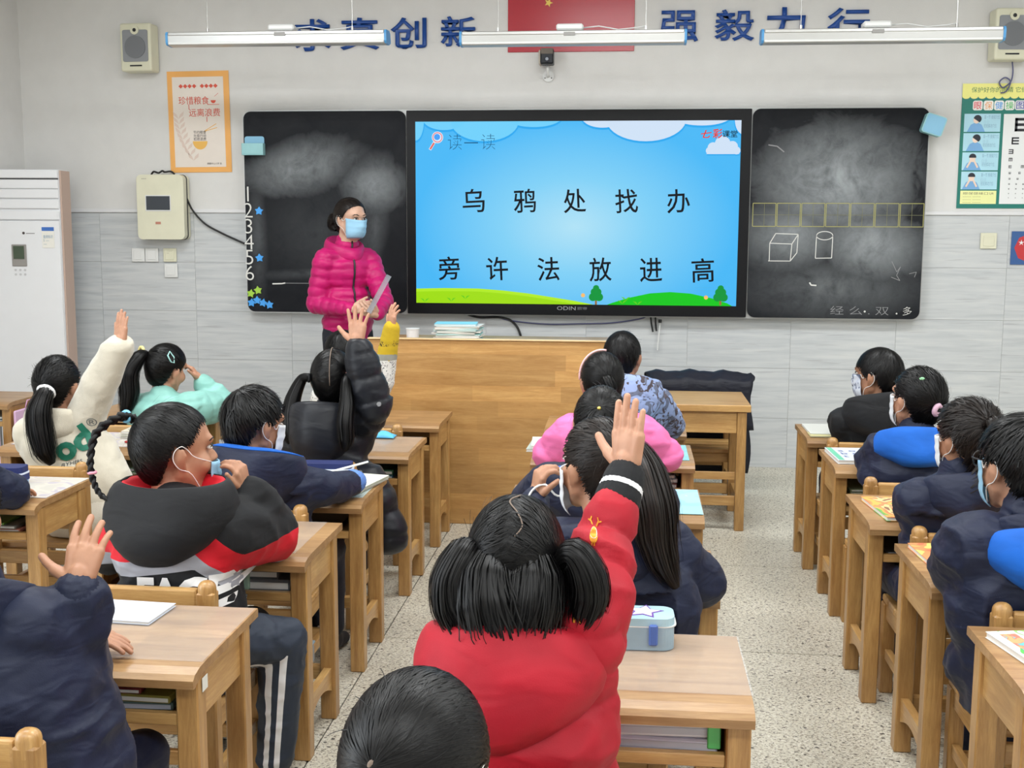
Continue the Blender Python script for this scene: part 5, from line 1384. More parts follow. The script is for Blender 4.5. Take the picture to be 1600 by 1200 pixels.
def strap_ring(name, parent, root, c, d, r, tk, mat):
    u, v, _ = _basis(d); c = vec(*c)
    return MB().tube([tuple(c+(u*math.cos(a)+v*math.sin(a))*r-root) for a in np.linspace(0, 2*math.pi, 16, endpoint=False)], tk, 6, closed=True).build(name, mat, parent)

def hood_obj(parent, root, c, turn, mo, ml, w=1.0, depth=.15, rim=.035, out=.06, flare=0.0, tilt=0, seed=1, amp=.004, fz=-.045):
    """gathered hood behind the neck: rows of a profile swept round the collar; inner rows are the lining"""
    na = 44; prof = []
    V = []; np_ = 0
    for i in range(na):
        a = 2*math.pi*i/na; k = max(0.0, (1+math.cos(a))/2)  # a=0 at the back
        kk = k**1.5
        rows = [(.050, -.02), (.060, .0), (.072+.012*k, rim*.5+.018*k), (.084+.016*k, rim+.024*k),
                (.092+.022*k+flare*k, rim+.020*k-flare*.30*k), (.102+out*.50*kk+flare*k, rim*.35-flare*.9*k),
                (.108+out*.85*kk+flare*.5*k, -.02-depth*.30*kk-flare*.8*k), (.106+out*.95*kk, -.035-depth*.62*kk), (.098+out*.75*kk, -.05-depth*.88*kk), (.080+out*.35*kk, -.055-depth*kk), (.055, -.05-depth*.9*kk)]
        np_ = len(rows)
        for r, z in rows:
            sh = 1-.55*min(1, max(0, -z)/(depth+.055))**1.4
            x = -math.sin(a)*r*1.12*w*sh; y = -math.cos(a)*r; z += fz*(1-k)
            V.append((x, y, z))
    V = np.array(V); ct, st = math.cos(R(turn)), math.sin(R(turn))
    tl = R(tilt); yz = V[:, 1].copy(); V[:, 1] = yz*math.cos(tl)-V[:, 2]*math.sin(tl); V[:, 2] = yz*math.sin(tl)+V[:, 2]*math.cos(tl)
    V = np.stack([V[:, 0]*ct-V[:, 1]*st, V[:, 0]*st+V[:, 1]*ct, V[:, 2]], 1)+vec(*c)
    dirn = V-vec(*c); dirn /= np.linalg.norm(dirn, axis=1, keepdims=True)
    V = V+dirn*(folds(V, seed, amp*1.6, 8)+.010*(vnoise(V, 9, seed+40)-.5))[:, None]; V[:, 2] += .014*(vnoise(V, 7, seed+50)-.5)
    F, mi = [], []
    for i in range(na):
        for j in range(np_-1):
            a, b = i*np_+j, ((i+1) % na)*np_+j; F.append((a, a+1, b+1, b)); mi.append(1 if j < (4 if flare else 3) else 0)
    F = np.array(F); mi = np.array(mi)
    def cut(Fs):
        ix, inv = np.unique(Fs, return_inverse=True); return V[ix]-root, inv.reshape(Fs.shape)
    V = squeeze(V); o = link('hood', arr_mesh('hood', *cut(F[mi == 0])), mo, parent)
    l = link('hood_lining', arr_mesh('hood_lining', *cut(F[mi == 1])), ml, o)
    for q in (o, l):
        md = q.modifiers.new('sub', 'SUBSURF'); md.levels = 1; md.render_levels = 1
        md = q.modifiers.new('s', 'SOLIDIFY'); md.thickness = .004; md.offset = -1
    return o

def squeeze(V, arms=False, ext=.42):
    """cloth gives way to the furniture it leans on"""
    V = V.copy(); lo, hi = V.min(0), V.max(0)
    for (cx_, yp) in CHAIRS:
        if hi[0] < cx_-.25 or lo[0] > cx_+.25 or hi[1] < yp-.1 or lo[1] > yp+.4: continue
        x, y, z = V[:, 0], V[:, 1], V[:, 2]; inx = np.abs(x-cx_) < .197
        m = inx & (y > yp-.16) & (y < yp+.026) & (z > .0) & (z < .632); V[m, 1] = yp+.026
        y = V[:, 1]; m = (np.abs(x-cx_) < .215) & (y > yp+.02) & (y < yp+ext) & (z < .3085); V[m, 2] = .3092
    for (cx_, yn) in DESKS:
        if hi[0] < cx_-.33 or lo[0] > cx_+.33 or hi[1] < yn-.02 or lo[1] > yn+.42: continue
        x, y, z = V[:, 0], V[:, 1], V[:, 2]; inx = np.abs(x-cx_) < .309; top = np.where((cx_ > .9) & (x < cx_+.02), .580, np.where(x < cx_-.12, .587, .5640))
        iny = (y > yn-.006) & (y < yn+.394); m = inx & iny & (z > .425) & (z < top)
        fr = m & (y < yn+(.10 if not arms else .02)); bk = m & (y > yn+.34) & (z < .53); up = m & ~fr & ~bk & (z > .49); dn = m & ~fr & ~bk & ~up
        V[fr, 1] = yn-.006; V[bk, 1] = yn+.395; V[up, 2] = top[up]; V[dn, 2] = .425
    return V
def print_on(name, me, target, parent, root, origin, direction, mat, lift=.0025, up=(0, 0, 1)):
    """lay a flat XY print on a garment: ray from origin plane along direction"""
    V, F = target; bvh = BVHTree.FromPolygons([tuple(v) for v in V], [tuple(f) for f in F])
    d = unit(direction); upv = unit(vec(*up)-d*np.dot(up, d)); rt = np.cross(d, upv)
    bm = bmesh.new(); bm.from_mesh(me)
    bmesh.ops.triangulate(bm, faces=bm.faces)
    for _ in range(3):
        es = [e for e in bm.edges if e.calc_length() > .012]
        if not es: break
        bmesh.ops.subdivide_edges(bm, edges=es, cuts=1); bmesh.ops.triangulate(bm, faces=[f for f in bm.faces if len(f.verts) > 3])
    for v in bm.verts:
        o = vec(*origin)+rt*v.co.x+upv*v.co.y-d*.3
        h = bvh.ray_cast(Vector(o), Vector(d), 2.5)
        p = vec(*h[0]) if h[0] is not None else vec(*bvh.find_nearest(Vector(o+d*.8))[0])
        v.co = Vector(p-d*lift-root)
    m2 = bpy.data.meshes.new(name); bm.to_mesh(m2); bm.free(); m2.materials.append(mat)
    o = bpy.data.objects.new(name, m2); COL.objects.link(o); o.parent = parent; return o

class Person:
    def __init__(s, label, x, y, head, yaw=0, pitch=0, roll=0, turn=0, hs=.92, skin=SK1, adult=False, hipz=.40, neck=None, name='person'):
        s.root = vec(x, y, 0); s.o = thing(name, label, 'person', (x, y, 0))
        s.hc = vec(*head); s.turn = turn; s.skin = skin; s.hs = hs
        s.MH = Matrix.Translation(s.hc) @ (Matrix.Rotation(R(yaw), 4, 'Z') @ Matrix.Rotation(R(pitch), 4, 'X') @ Matrix.Rotation(R(roll), 4, 'Y')) @ Matrix.Scale(hs, 4)
        s.hip = vec(x, y, hipz)
        s.neck = vec(*neck) if neck is not None else vec((x+s.hc[0])/2, (y+s.hc[1])/2-.01, s.hc[2]-.155)
        if not adult: s.neck[2] = max(s.neck[2], s.hc[2]-.142)
        s.ct, s.st = math.cos(R(turn)), math.sin(R(turn))
        s.ax = vec(s.ct, s.st, 0); s.fw = vec(-s.st, s.ct, 0)
        s.R3 = np.stack([s.ax, s.fw, vec(0, 0, 1)], 1)
    def hp(s, p): A = np.array(s.MH); return A[:3, :3] @ vec(*p)+A[:3, 3]
    def setup(s, arms, sw=.118, k=1.0, drop=.045):
        s.k = k; s.arms = arms; s.sh = {}
        for sd, q in (('L', -1), ('R', 1)):
            up = arms[sd].get('raise', 0); s.sh[sd] = s.neck+s.ax*q*sw*(1-.15*(up > 0))-vec(0, 0, drop-up)
        return s
    def body(s, vox=.006, hvox=.0034, ears=True):
        k = s.k; P = xf(HEAD+(ear(1)+ear(-1) if ears else []), s.MH)
        nt_ = s.hp((0, -.012, -.055)); P += [C(s.neck-vec(0, 0, .02), nt_, .046*k*s.hs/.92, .042*k*s.hs/.92)]
        mid = (s.neck+s.hip)/2
        P += [E(s.hip, (.10*k, .08*k, .07*k), s.R3), E(mid, (.10*k, .075*k, .13*k), s.R3), E(s.neck-vec(0, 0, .08), (.11*k, .07*k, .09*k), s.R3)]
        for sd in 'LR':
            a = s.arms[sd]; e, w = vec(*a['e']), vec(*a['w'])
            P += [C(s.neck-vec(0, 0, .05), s.sh[sd], .04*k, .038*k), C(s.sh[sd], e, .036*k, .030*k), C(e, w, .029*k, .0205*k)]
        V, N, F = solid(P, vox, 5); V = squeeze(V)
        VV, FF, off = [V], [F], len(V)
        for sd in 'LR':
            a = s.arms[sd]; h = a.get('h')
            if h is None: continue
            e, w = vec(*a['e']), vec(*a['w']); hd = dict(h); d = hd.pop('d'); n = hd.pop('n')
            hp_ = hand(w, d, n, side=hd.pop('side', 1), **hd)+[C(w-unit(w-e)*.05, w, .0215*k, .0195*k)]
            V2, _, F2 = solid(hp_, hvox, 2, .4); VV.append(V2); FF.append(F2+off); off += len(V2)
        s.bodyo = link('body', arr_mesh('body', np.concatenate(VV)-s.root, np.concatenate(FF)), s.skin, s.o)
        return s
    def face(s, mouth=True):
        A = s.MH
        for sd in (-1, 1):
            mb = MB(); mb.ball((sd*.0290, .0770, .0080), (.0130, .0075, .0056), 8); mb.mi = 0
            me = mb.mesh('eye'); me.transform(Matrix.Translation(-Vector(s.root)) @ A); eo = link('eye', me, EYEW, s.o)
            mb = MB(); mb.ball((sd*.0290, .0820, .0082), (.0058, .0034, .0053), 8); me = mb.mesh('iris'); me.transform(Matrix.Translation(-Vector(s.root)) @ A); link('iris', me, EYED, eo)
            mb = MB(); mb.tube([(sd*.014, .0850, .0125), (sd*.024, .0860, .0150), (sd*.036, .0825, .0145), (sd*.044, .0760, .0110)], [.0012, .0020, .0020, .0010], 6); me = mb.mesh('eyelid'); me.transform(Matrix.Translation(-Vector(s.root)) @ A); link('eyelid', me, EYED, eo)
            mb = MB(); mb.tube([(sd*.012, .0865, .0270), (sd*.026, .0860, .0315), (sd*.038, .0800, .0310), (sd*.046, .0730, .0270)], [.0018, .0030, .0026, .0010], 6); me = mb.mesh('eyebrow'); me.transform(Matrix.Translation(-Vector(s.root)) @ A); link('eyebrow', me, BROW, s.o)
        if mouth:
            mb = MB(); mb.tube([(-.019, .0850, -.0560), (-.008, .0905, -.0545), (.0, .0900, -.0550), (.008, .0905, -.0545), (.019, .0850, -.0560)], [.0012, .003, .0026, .003, .0012], 8); mb.tube([(-.016, .0850, -.0580), (0, .0895, -.0610), (.016, .0850, -.0580)], [.0015, .004, .0015], 8)
            me = mb.mesh('lips'); me.transform(Matrix.Translation(-Vector(s.root)) @ A); link('lips', me, LIPS, s.o)
        return s
    def jacket(s, mat, b=1.0, puff=None, amp=.006, fs=9, extra=(), skirt=0, vox=.0085, mfn=None, zfn=None, cuff=.028, collar=True, seed=1, name='jacket', up=.012, wide=1.0, smooth=6, sleeves='LR'):
        k = s.k; n, h = s.neck, s.hip; ch = n*.72+h*.28; be = n*.35+h*.65
        P = [E(h+vec(0, 0, .0), (.142*k*b*wide, .115*k*b, .105*k), s.R3), E(be, (.140*k*b*wide, .112*k*b, .115*k), s.R3), E(ch, (.146*k*b*wide, .108*k*b, .115*k), s.R3), E(n-vec(0, 0, .055*k), (.115*k*b, .082*k*b, .062*k), s.R3)]
        if collar: P += [C(n-vec(0, 0, .03), n+vec(0, 0, .002+up), .064*k*b, .058*k)]
        L = []
        for sd in sleeves:
            a = s.arms[sd]; e, w = vec(*a['e']), vec(*a['w']); S = s.sh[sd]; w2 = w-unit(w-e)*a.get('cut', .022)
            fat = a.get('fat', 1.0)
            P += [C(n-vec(0, 0, .045), S, .060*k*b, .063*k*b), C(S, e, .064*k*b*fat, .054*k*b*fat), C(e, w2, .053*k*b*fat, (cuff+.010)*k*fat)]
            L += [(S, e), (e, w2)]
        if skirt: P += [C(h, h-vec(0, .05, skirt), .14*k*b, .15*k*b)]
        P += [p if isinstance(p, tuple) else p for p in extra]
        V, N, F = solid(P, vox, smooth)
        # quilting / folds
        if puff or amp:
            D = np.full(len(V), 9.0); Sx = np.zeros(len(V))
            dt, tt = segd(V, h-vec(0, 0, .3), n+vec(0, 0, .05)); Dt = dt/(.13*k*b); arm = np.zeros(len(V), bool)
            for i, (p, q) in enumerate(L):
                d_, t_ = segd(V, p, q); d2 = d_/(.058*k*b); base = (.5 if i % 2 else 0)
                ln = np.linalg.norm(q-p); ss = base+t_*ln
                m = (d2 < D); Sx = np.where(m, ss, Sx); D = np.where(m, d2, D)
            arm = (D < Dt*.93)
            disp = folds(V, seed, amp, fs, (1, 1, 1.5) if not puff else (.8, .8, 2))
            if puff:
                co = np.where(arm, Sx, V[:, 2]+.010*vnoise(V, 12, seed))
                q = np.abs(np.sin(math.pi*co/puff[0]))**.55; disp = disp+puff[1]*(q-.6)
            V = V+N*disp[:, None]
        V = squeeze(V); s.jk = (V, F); s.jseg = L
        mi = None; mats = mat
        if mfn is not None: cen = V[F].mean(1); mi = mfn(cen)
        s.jo = link(name, arr_mesh(name, V-s.root, F, True, mi, None, zfn(V) if zfn else None), mats, s.o)
        return s
    def cuffs(s, mat, r=.034, L=.035, sds='LR', name='cuff', stripe=None, pos=None):
        for sd in sds:
            a = s.arms[sd]; e, w = vec(*a['e']), vec(*a['w']); d = unit(w-e); p = w-d*(a.get('cut', .022) if pos is None else pos)
            V, N, F = solid([C(p-d*L*.55, p+d*L*.45, r*s.k, r*.88*s.k)], .005, 2)
            u, v, _ = _basis(d); an = np.arctan2((V-p) @ u, (V-p) @ v)
            V = V+N*(.0009*np.sin(an*26))[:, None]
            zn = np.abs((V-p) @ d)*10 if stripe else None
            link(name, arr_mesh(name, V-s.root, F, True, None, None, zn), stripe or mat, s.o)
        return s
    def legs(s, mat, spread=.07, fy=.27, kz=None, amp=.004, stripes=None, shoes=None, tgt=None):
        k = s.k; kz = kz or .362; P = []; sh = shoes or SHOE
        for q in (-1, 1):
            h = s.hip+s.ax*q*.065*k-vec(0, 0, .01); kn = vec(*(s.root+s.ax*q*spread+s.fw*fy))+vec(0, 0, kz)
            an = vec(kn[0], kn[1]+.01, .09)
            if tgt and q in tgt: kn, an = vec(*tgt[q][0]), vec(*tgt[q][1])
            P += [C(h-vec(0, 0, .012), kn, .070*k, .052*k), C(kn, an, .050*k, .042*k)]
            d = unit(vec(s.fw[0]*.8, .9, 0))
            V, N, F = solid([E(an+vec(0, .02, -.055), (.032, .05, .032)), C(an+d*.045+vec(0, 0, -.064), an+d*.085+vec(0, 0, -.066), .025, .023)], .007, 3)
            V[:, 2] = np.maximum(V[:, 2], .001); link('shoe', arr_mesh('shoe', V-s.root, F), sh, s.o)
        V, N, F = solid(P, .010, 5); V = squeeze(V+N*folds(V, 4, amp, 10)[:, None], ext=.345)
        mi = stripes(V[F].mean(1)) if stripes else None
        link('trousers', arr_mesh('trousers', V-s.root, F, True, mi), mat, s.o); return s
SHOE = plain('shoe_dark', (34, 36, 44), .6)
NAVY = fabric('navy_uniform', (23, 30, 54), .55, var=.10, fold=.55, fscale=12)
ROYAL = fabric('royal_blue_lining', (16, 92, 186), .7, fold=.3, fscale=10)
BLKF = fabric('black_cloth', (19, 20, 23), .75, fold=.45)
REDF = fabric('red_coat_cloth', (164, 16, 36), .6, fold=.5, fscale=8)
REDL = fabric('red_lining', (196, 22, 38), .65, fold=.4)
TROUS = fabric('dark_trousers', (30, 32, 42), .75, fold=.4)
CREAMF = fabric('cream_fleece', (204, 197, 180), .95, var=.05, fold=.45, fscale=16, weave=1.0, sheen=.5, stretch=(1, 1, 1))
MINT = fabric('mint_nylon', (136, 190, 180), .5, fold=.35); BLKP = fabric('black_puffer', (22, 24, 31), .42, fold=.35, weave=.05)
PINKP = fabric('pink_puffer', (240, 120, 178), .5, fold=.4); MAGEN = fabric('magenta_puffer', (184, 20, 100), .42, fold=.3, weave=.05)
GREYF = fabric('grey_band', (168, 170, 178), .5, fold=.5); WHITEF = fabric('white_cloth', (222, 222, 224), .7, fold=.3)
YELK = fabric('mustard_knit', (194, 164, 40), .9, fold=.2, weave=1.2)
def camo():
    m, nt, b = mat_new('camouflage_cloth')
    tc = nd(nt, 'ShaderNodeTexCoord')
    n = nd(nt, 'ShaderNodeTexNoise', {'Vector': tc.outputs['Object'], 'Scale': 17.0, 'Detail': 1.0, 'Distortion': 1.5})
    n2 = nd(nt, 'ShaderNodeTexNoise', {'Vector': tc.outputs['Object'], 'Scale': 25.0, 'Detail': 1.0, 'Distortion': 2.0})
    c = mix(nt, ramp(nt, n.outputs[0], [(.55, (0, 0, 0)), (.57, (1, 1, 1))]), c4((138, 156, 196)), c4((92, 100, 122)))
    c = mix(nt, ramp(nt, n2.outputs[0], [(.60, (0, 0, 0)), (.62, (1, 1, 1))]), c, c4((66, 56, 62)))
    nt.links.new(c, b.inputs['Base Color']); b.inputs['Roughness'].default_value = .7
    n3 = nd(nt, 'ShaderNodeTexNoise', {'Vector': tc.outputs['Object'], 'Scale': 14.0, 'Distortion': 1.0}); bp = nd(nt, 'ShaderNodeBump', {'Height': n3.outputs[0], 'Strength': .5, 'Distance': .02}); nt.links.new(bp.outputs[0], b.inputs['Normal'])
    return m
CAMO = camo()
def rest(s_x, s_y, q, hand_=True, dx=.17, dy=.13, wz=.600, wx=.05, wy=.24):
    """forearm lying on the desk"""
    d = dict(e=(s_x+q*dx, s_y+dy-.04, .60), w=(s_x+q*wx, s_y+wy, wz+.01), cut=.012)
    if hand_: d['h'] = dict(d=(-q*.9, .45, -.05), n=(0, 0, -1), side=q, curl=(12, 12, 12, 12), s=.92)
    return d
# ------------------------------------------------------------------ people
UP = (0, 0, 1)
def R_up(d=(0, 0, 1), n=(0, 1, 0), side=1, **k): return dict(d=d, n=n, side=side, **k)

# teacher -----------------------------------------------------------------
T = Person('woman in a bright pink quilted jacket and mask standing before the blackboard', -1.55, 6.30, (-1.52, 6.28, 1.462), yaw=-128, pitch=-5, roll=0, turn=-138, hs=1.0, skin=SK3, hipz=.86, neck=(-1.55, 6.305, 1.30), adult=True)
T.setup({'R': dict(e=(-1.70, 6.20, 1.00), w=(-1.46, 6.07, .985), cut=.03, h=dict(d=(.9, -.10, .22), n=(.15, .8, -.2), side=1, s=1.08, curl=(50, 55, 58, 60), spread=2, thumb=(.5, .9))),
         'L': dict(e=(-1.335, 6.26, 1.02), w=(-1.34, 6.10, .955), cut=.02, h=dict(d=(-.55, -.45, .3), n=(0, .8, .3), side=-1, s=1.1, curl=(40, 45, 45, 48), spread=3, thumb=(.6, .7)))}, sw=.138, k=1.12, drop=.055)
T.body(vox=.007).face(mouth=False)
T.jacket(MAGEN, b=.88, puff=(.052, .008), amp=.004, seed=3, vox=.008, cuff=.024, up=.03, extra=[E((-1.55, 6.30, .90), (.150, .125, .10), T.R3)])
Rt = T.root
hood_obj(T.o, T.root, (-1.562, 6.318, 1.325), -138, MAGEN, MAGEN, w=.86, depth=.05, rim=.022, out=.040, seed=3)
zp = [T.neck+T.fw*.085+vec(0, 0, .045), T.neck+T.fw*.112+vec(0, 0, -.02), T.neck+T.fw*.150+vec(0, 0, -.12), T.neck+T.fw*.158+vec(.012, 0, -.22), T.neck+T.fw*.152+vec(.008, 0, -.33), T.neck+T.fw*.150+vec(0, 0, -.44)]
bv = BVHTree.FromPolygons([tuple(v) for v in T.jk[0]], [tuple(f) for f in T.jk[1]])
zz = []
for i in range(28):
    f = i/27; zc = 1.345-.52*f; p = vec(T.neck[0], T.neck[1], zc)+T.ax*(.012*math.sin(f*3.2))+T.fw*.5
    h_ = bv.ray_cast(Vector(p), Vector(-T.fw), 1.0)
    if h_[0]: zz.append(tuple(vec(*h_[0])+T.fw*.002-Rt))
MB().tube(zz, .006, 6).build('zipper', BLACK_PL, T.o)
MB().cyl(vec(*zz[2])+T.fw*.006, vec(*zz[2])+T.fw*.006+vec(0, 0, -.035), .004, n=8).build('zip_pull', ALU, T.o)
make_hair(T.o, Rt, T.MH, 'front', [((0, -.85, -.1), 0)], n=1100, tails=[([T.hp((0, -.095, -.005)), T.hp((.0, -.135, -.012)), T.hp((.0, -.150, -.045)), T.hp((0, -.125, -.07))], [.030, .038, .030, .010], 260)], mat=HB, lift=.003)
mask_obj(T.o, Rt, T.MH, MASKB)
T.legs(TROUS, spread=.085, fy=0, kz=.45, tgt={-1: ((-1.45, 6.30, .45), (-1.45, 6.31, .09)), 1: ((-1.62, 6.31, .45), (-1.62, 6.32, .09))})
ru = thing('ruler', 'clear plastic ruler held upright by the woman in the pink jacket', 'ruler', (-1.345, 6.035, 1.015), 0)
ru.rotation_euler = (0, R(29), R(10))
MB().box(-.014, .014, -.0015, .0015, -.05, .175, .0005).build('blade', plain('ruler_clear', (170, 176, 186), .1, alpha=.45), ru)
tk = MB()
for i in range(20): tk.box(-.0135, -.0135+(.010 if i % 5 == 0 else .006), -.0021, -.0016, -.02+.01*i, -.019+.01*i)
tk.build('scale_marks', plain('ruler_marks', (60, 62, 70), .5), ru)

# A girl in cream fleece --------------------------------------------------
A = Person('girl in a cream fleece with a low ponytail raising her right arm, far left', -2.06, 4.03, (-2.075, 4.03, .835), yaw=-10, pitch=-6, turn=-6, hs=.93, skin=SK1, neck=(-2.07, 4.02, .690))
A.setup({'R': dict(e=(-1.885, 3.97, .865), w=(-1.785, 3.93, 1.000), cut=.02, fat=1.05, h=R_up(d=(.04, .05, 1), n=(.5, .85, 0), s=.98, curl=(6, 5, 6, 8), spread=4, thumb=(.5, .8)), **{'raise': .055}),
         'L': rest(-2.06, 4.03, -1)}, k=1.0).body()
def _a(c): return (c[:, 2] < .44).astype(int)
A.jacket([CREAMF, plain('fleece_hem', (228, 222, 208), .95, bump=1.2, scale=300)], b=1.10, amp=.011, fs=6, seed=11, cuff=.040, mfn=_a, extra=[C((-2.02, 4.0, .45), (-1.98, 3.98, .40), .155, .16), C((-1.93, 4.0, .60), (-1.88, 3.98, .48), .08, .09)])
hood_obj(A.o, A.root, (-2.07, 4.02, .715), -10, CREAMF, CREAMF, w=1.0, depth=.015, rim=.03, out=.03, seed=9)
make_hair(A.o, A.root, A.MH, 'front', [((-.05, -.98, -.18), 0)], n=1000, tails=[([(-2.065, 3.945, .835), (-2.060, 3.895, .815), (-2.068, 3.868, .76), (-2.062, 3.86, .69), (-2.048, 3.86, .62), (-2.03, 3.87, .575)], [.020, .030, .042, .042, .034, .014], 420)], lift=.006, fly=90)
strap_ring('hair_tie', A.o, A.root, (-2.062, 3.912, .826), (0, -.8, -.5), .025, .010, WHITEF)
A.legs(TROUS)
GRT = plain('print_green', (14, 104, 82), .6)
tm = text_arr('od', .135, .095, off=.045); tm.transform(Matrix.Rotation(R(30), 4, 'Z'))
print_on('lettering', tm, A.jk, A.o, A.root, (-1.978, 3.4, .640), (0, 1, 0), GRT, .005)
tm = text_arr('BYHERS', .075, .012, off=.0); tm.transform(Matrix.Rotation(R(14), 4, 'Z'))
print_on('lettering', tm, A.jk, A.o, A.root, (-1.975, 3.4, .572), (0, 1, 0), plain('print_dark', (50, 60, 66), .6))
tm = text_arr('®', .03, .03); print_on('lettering', tm, A.jk, A.o, A.root, (-1.915, 3.4, .715), (0, 1, 0), plain('print_dark2', (90, 96, 100), .6))

# B girl in mint ----------------------------------------------------------
B = Person('girl in a mint puffer jacket with a high ponytail, head resting on her hand', -2.02, 4.84, (-2.005, 4.86, .800), yaw=-28, pitch=-8, roll=8, turn=-4, hs=.95, neck=(-2.01, 4.82, .668))
B.setup({'R': dict(e=(-1.80, 4.99, .625), w=(-1.895, 4.95, .745), cut=.03, fat=1.15, h=R_up(d=(-.5, -.1, .85), n=(-.7, -.2, -.3), s=.9, curl=(45, 48, 50, 50), spread=2)), 'L': rest(-2.02, 4.84, -1)}, k=1.0).body()
B.jacket(MINT, b=1.12, puff=(.075, .008), amp=.005, seed=21, up=.01, extra=[E((-2.0, 4.82, .60), (.17, .11, .09))])
make_hair(B.o, B.root, B.MH, 'bangs', [((-.62, -.72, .28), 0)], n=1000, tails=[([B.hp((-.058, -.085, .052)), (-2.09, 4.765, .855), (-2.125, 4.745, .79), (-2.125, 4.74, .71), (-2.14, 4.74, .645), (-2.165, 4.745, .60)], [.018, .028, .042, .038, .026, .008], 380)], lift=.004, fly=40)
strap_ring('hair_tie', B.o, B.root, B.hp((-.072, -.098, .062)), (-.6, -.8, .1), .018, .007, plain('tie_yellow', (230, 214, 140), .6))
cl_ = MB(); cl_.tube([tuple(B.hp(p)-B.root) for p in ((.060, -.050, .090), (.070, -.030, .068), (.0785, -.030, .042), (.074, -.045, .045), (.066, -.062, .072))], .0032, 6, closed=True); cl_.build('hair_clip', plain('clip_mint', (170, 220, 216), .4), B.o)
B.legs(TROUS, tgt={-1: ((-2.075, 5.10, .362), (-2.075, 5.11, .09)), 1: ((-1.985, 5.10, .362), (-1.985, 5.11, .09))})

# C girl in black puffer --------------------------------------------------
Cg = Person('girl in a long black puffer coat with two ponytails raising her right hand', -1.10, 4.09, (-1.065, 4.09, .868), yaw=8, pitch=2, turn=0, hs=.95, neck=(-1.075, 4.08, .735))
Cg.setup({'R': dict(e=(-.905, 4.02, .800), w=(-.952, 4.0, 1.005), cut=.025, fat=1.22, h=R_up(d=(.03, .1, 1), n=(.25, .9, 0), s=1.10, curl=(4, 3, 5, 6), spread=18, thumb=(1.1, .6)), **{'raise': .03}), 'L': rest(-1.1, 4.09, -1)}, k=1.0).body()
Cg.jacket(BLKP, b=1.18, puff=(.085, .010), amp=.006, seed=31, cuff=.034, skirt=.0, extra=[E((-1.09, 4.07, .60), (.165, .125, .12)), C((-1.05, 4.04, .50), (-.93, 3.98, .44), .145, .12), C((-.93, 4.0, .5), (-.84, 3.97, .33), .085, .075)])
hood_obj(Cg.o, Cg.root, (-1.09, 4.06, .745), 3, BLKP, BLKP, w=1.02, depth=.15, rim=.03, out=.05, seed=12)
make_hair(Cg.o, Cg.root, Cg.MH, 'front', [((-.85, -.5, .1), -1), ((.75, -.60, .22), 1)], n=1100, tails=[([Cg.hp((-.080, -.045, .012)), (-1.17, 4.06, .868), (-1.198, 4.04, .80), (-1.205, 4.02, .74), (-1.20, 4.0, .68), (-1.195, 3.995, .635)], [.012, .018, .026, .028, .024, .008], 240),
     ([Cg.hp((.070, -.070, .028)), (-.985, 3.975, .870), (-.975, 3.935, .80), (-.975, 3.91, .74), (-.972, 3.905, .68), (-.975, 3.905, .64)], [.012, .018, .026, .028, .024, .008], 240)], lift=.002, fly=20)
strap_ring('hair_tie', Cg.o, Cg.root, Cg.hp((.074, -.076, .030)), (.8, -.6, -.1), .013, .006, plain('tie_pink', (214, 150, 140), .6))
strap_ring('hair_tie', Cg.o, Cg.root, Cg.hp((-.084, -.047, .012)), (-.9, -.4, 0), .013, .005, BLKF)
MB().tube([tuple(Cg.hp(q)-Cg.root) for q in [(.002, -math.sin(a)*.1035-.010, math.cos(a)*.0975+.024) for a in np.linspace(-.3, 1.9, 14)]], .0018, 6).build('parting', SCALP, Cg.o)
for p in ((-.875, 3.99, .66), (-.93, 3.93, .56), (-.865, 3.96, .80)):
    b_ = BVHTree.FromPolygons([tuple(v) for v in Cg.jk[0]], [tuple(f) for f in Cg.jk[1]]).ray_cast(Vector((p[0], 3.3, p[2])), Vector((0, 1, 0)))
    if b_[0]: MB().cyl(vec(*b_[0])-Cg.root-vec(0, .004, 0), vec(*b_[0])-Cg.root+vec(0, .002, 0), .008, n=12).build('snap_button', ALU, Cg.o)
Cg.legs(TROUS)

# Y child with yellow knitted sleeve ---------------------------------------
Yk = Person('child mostly hidden, raising a hand out of a mustard yellow knitted sleeve', -1.16, 4.84, (-1.215, 4.86, .872), yaw=-5, hs=.93, neck=(-1.18, 4.84, .72))
Yk.setup({'R': dict(e=(-1.035, 4.80, .770), w=(-.990, 4.78, .985), cut=.0, fat=1.0, h=R_up(d=(.06, .0, 1), n=(.75, .6, 0), side=1, s=.98, curl=(14, 16, 20, 26), spread=9, thumb=(.8, .7)), **{'raise': .02}), 'L': rest(-1.16, 4.84, -1)}).body()
def _y(c): z = c[:, 2]; x = c[:, 0]; m = np.zeros(len(c), int); arm = x > -1.085; m[arm & (z > .86)] = 1; m[arm & (z > .925) & (z < .95)] = 2; m[arm & (z > .865) & (z < .885)] = 3; return m
PAT = mat_print('knit_pattern', [(0, (222, 220, 214)), (.5, (226, 224, 220)), (.56, (60, 58, 62)), (.62, (214, 210, 206))], 60, 3, .9)
PAT2 = mat_print('knit_pattern_mustard', [(0, (194, 164, 40)), (.5, (60, 46, 30)), (.6, (194, 164, 40))], 70, 6, .9); GRK = fabric('grey_knit', (150, 150, 140), .9, weave=1.2)
Yk.jacket([PAT, YELK, PAT2, GRK], b=1.0, amp=.003, seed=33, mfn=_y, cuff=.026, name='sweater'); Yk.cuffs(YELK, r=.040, L=.05, sds='R', pos=.012)
make_hair(Yk.o, Yk.root, Yk.MH, 'short', [((0, -.3, .95), 0)], n=500)
Yk.legs(TROUS)

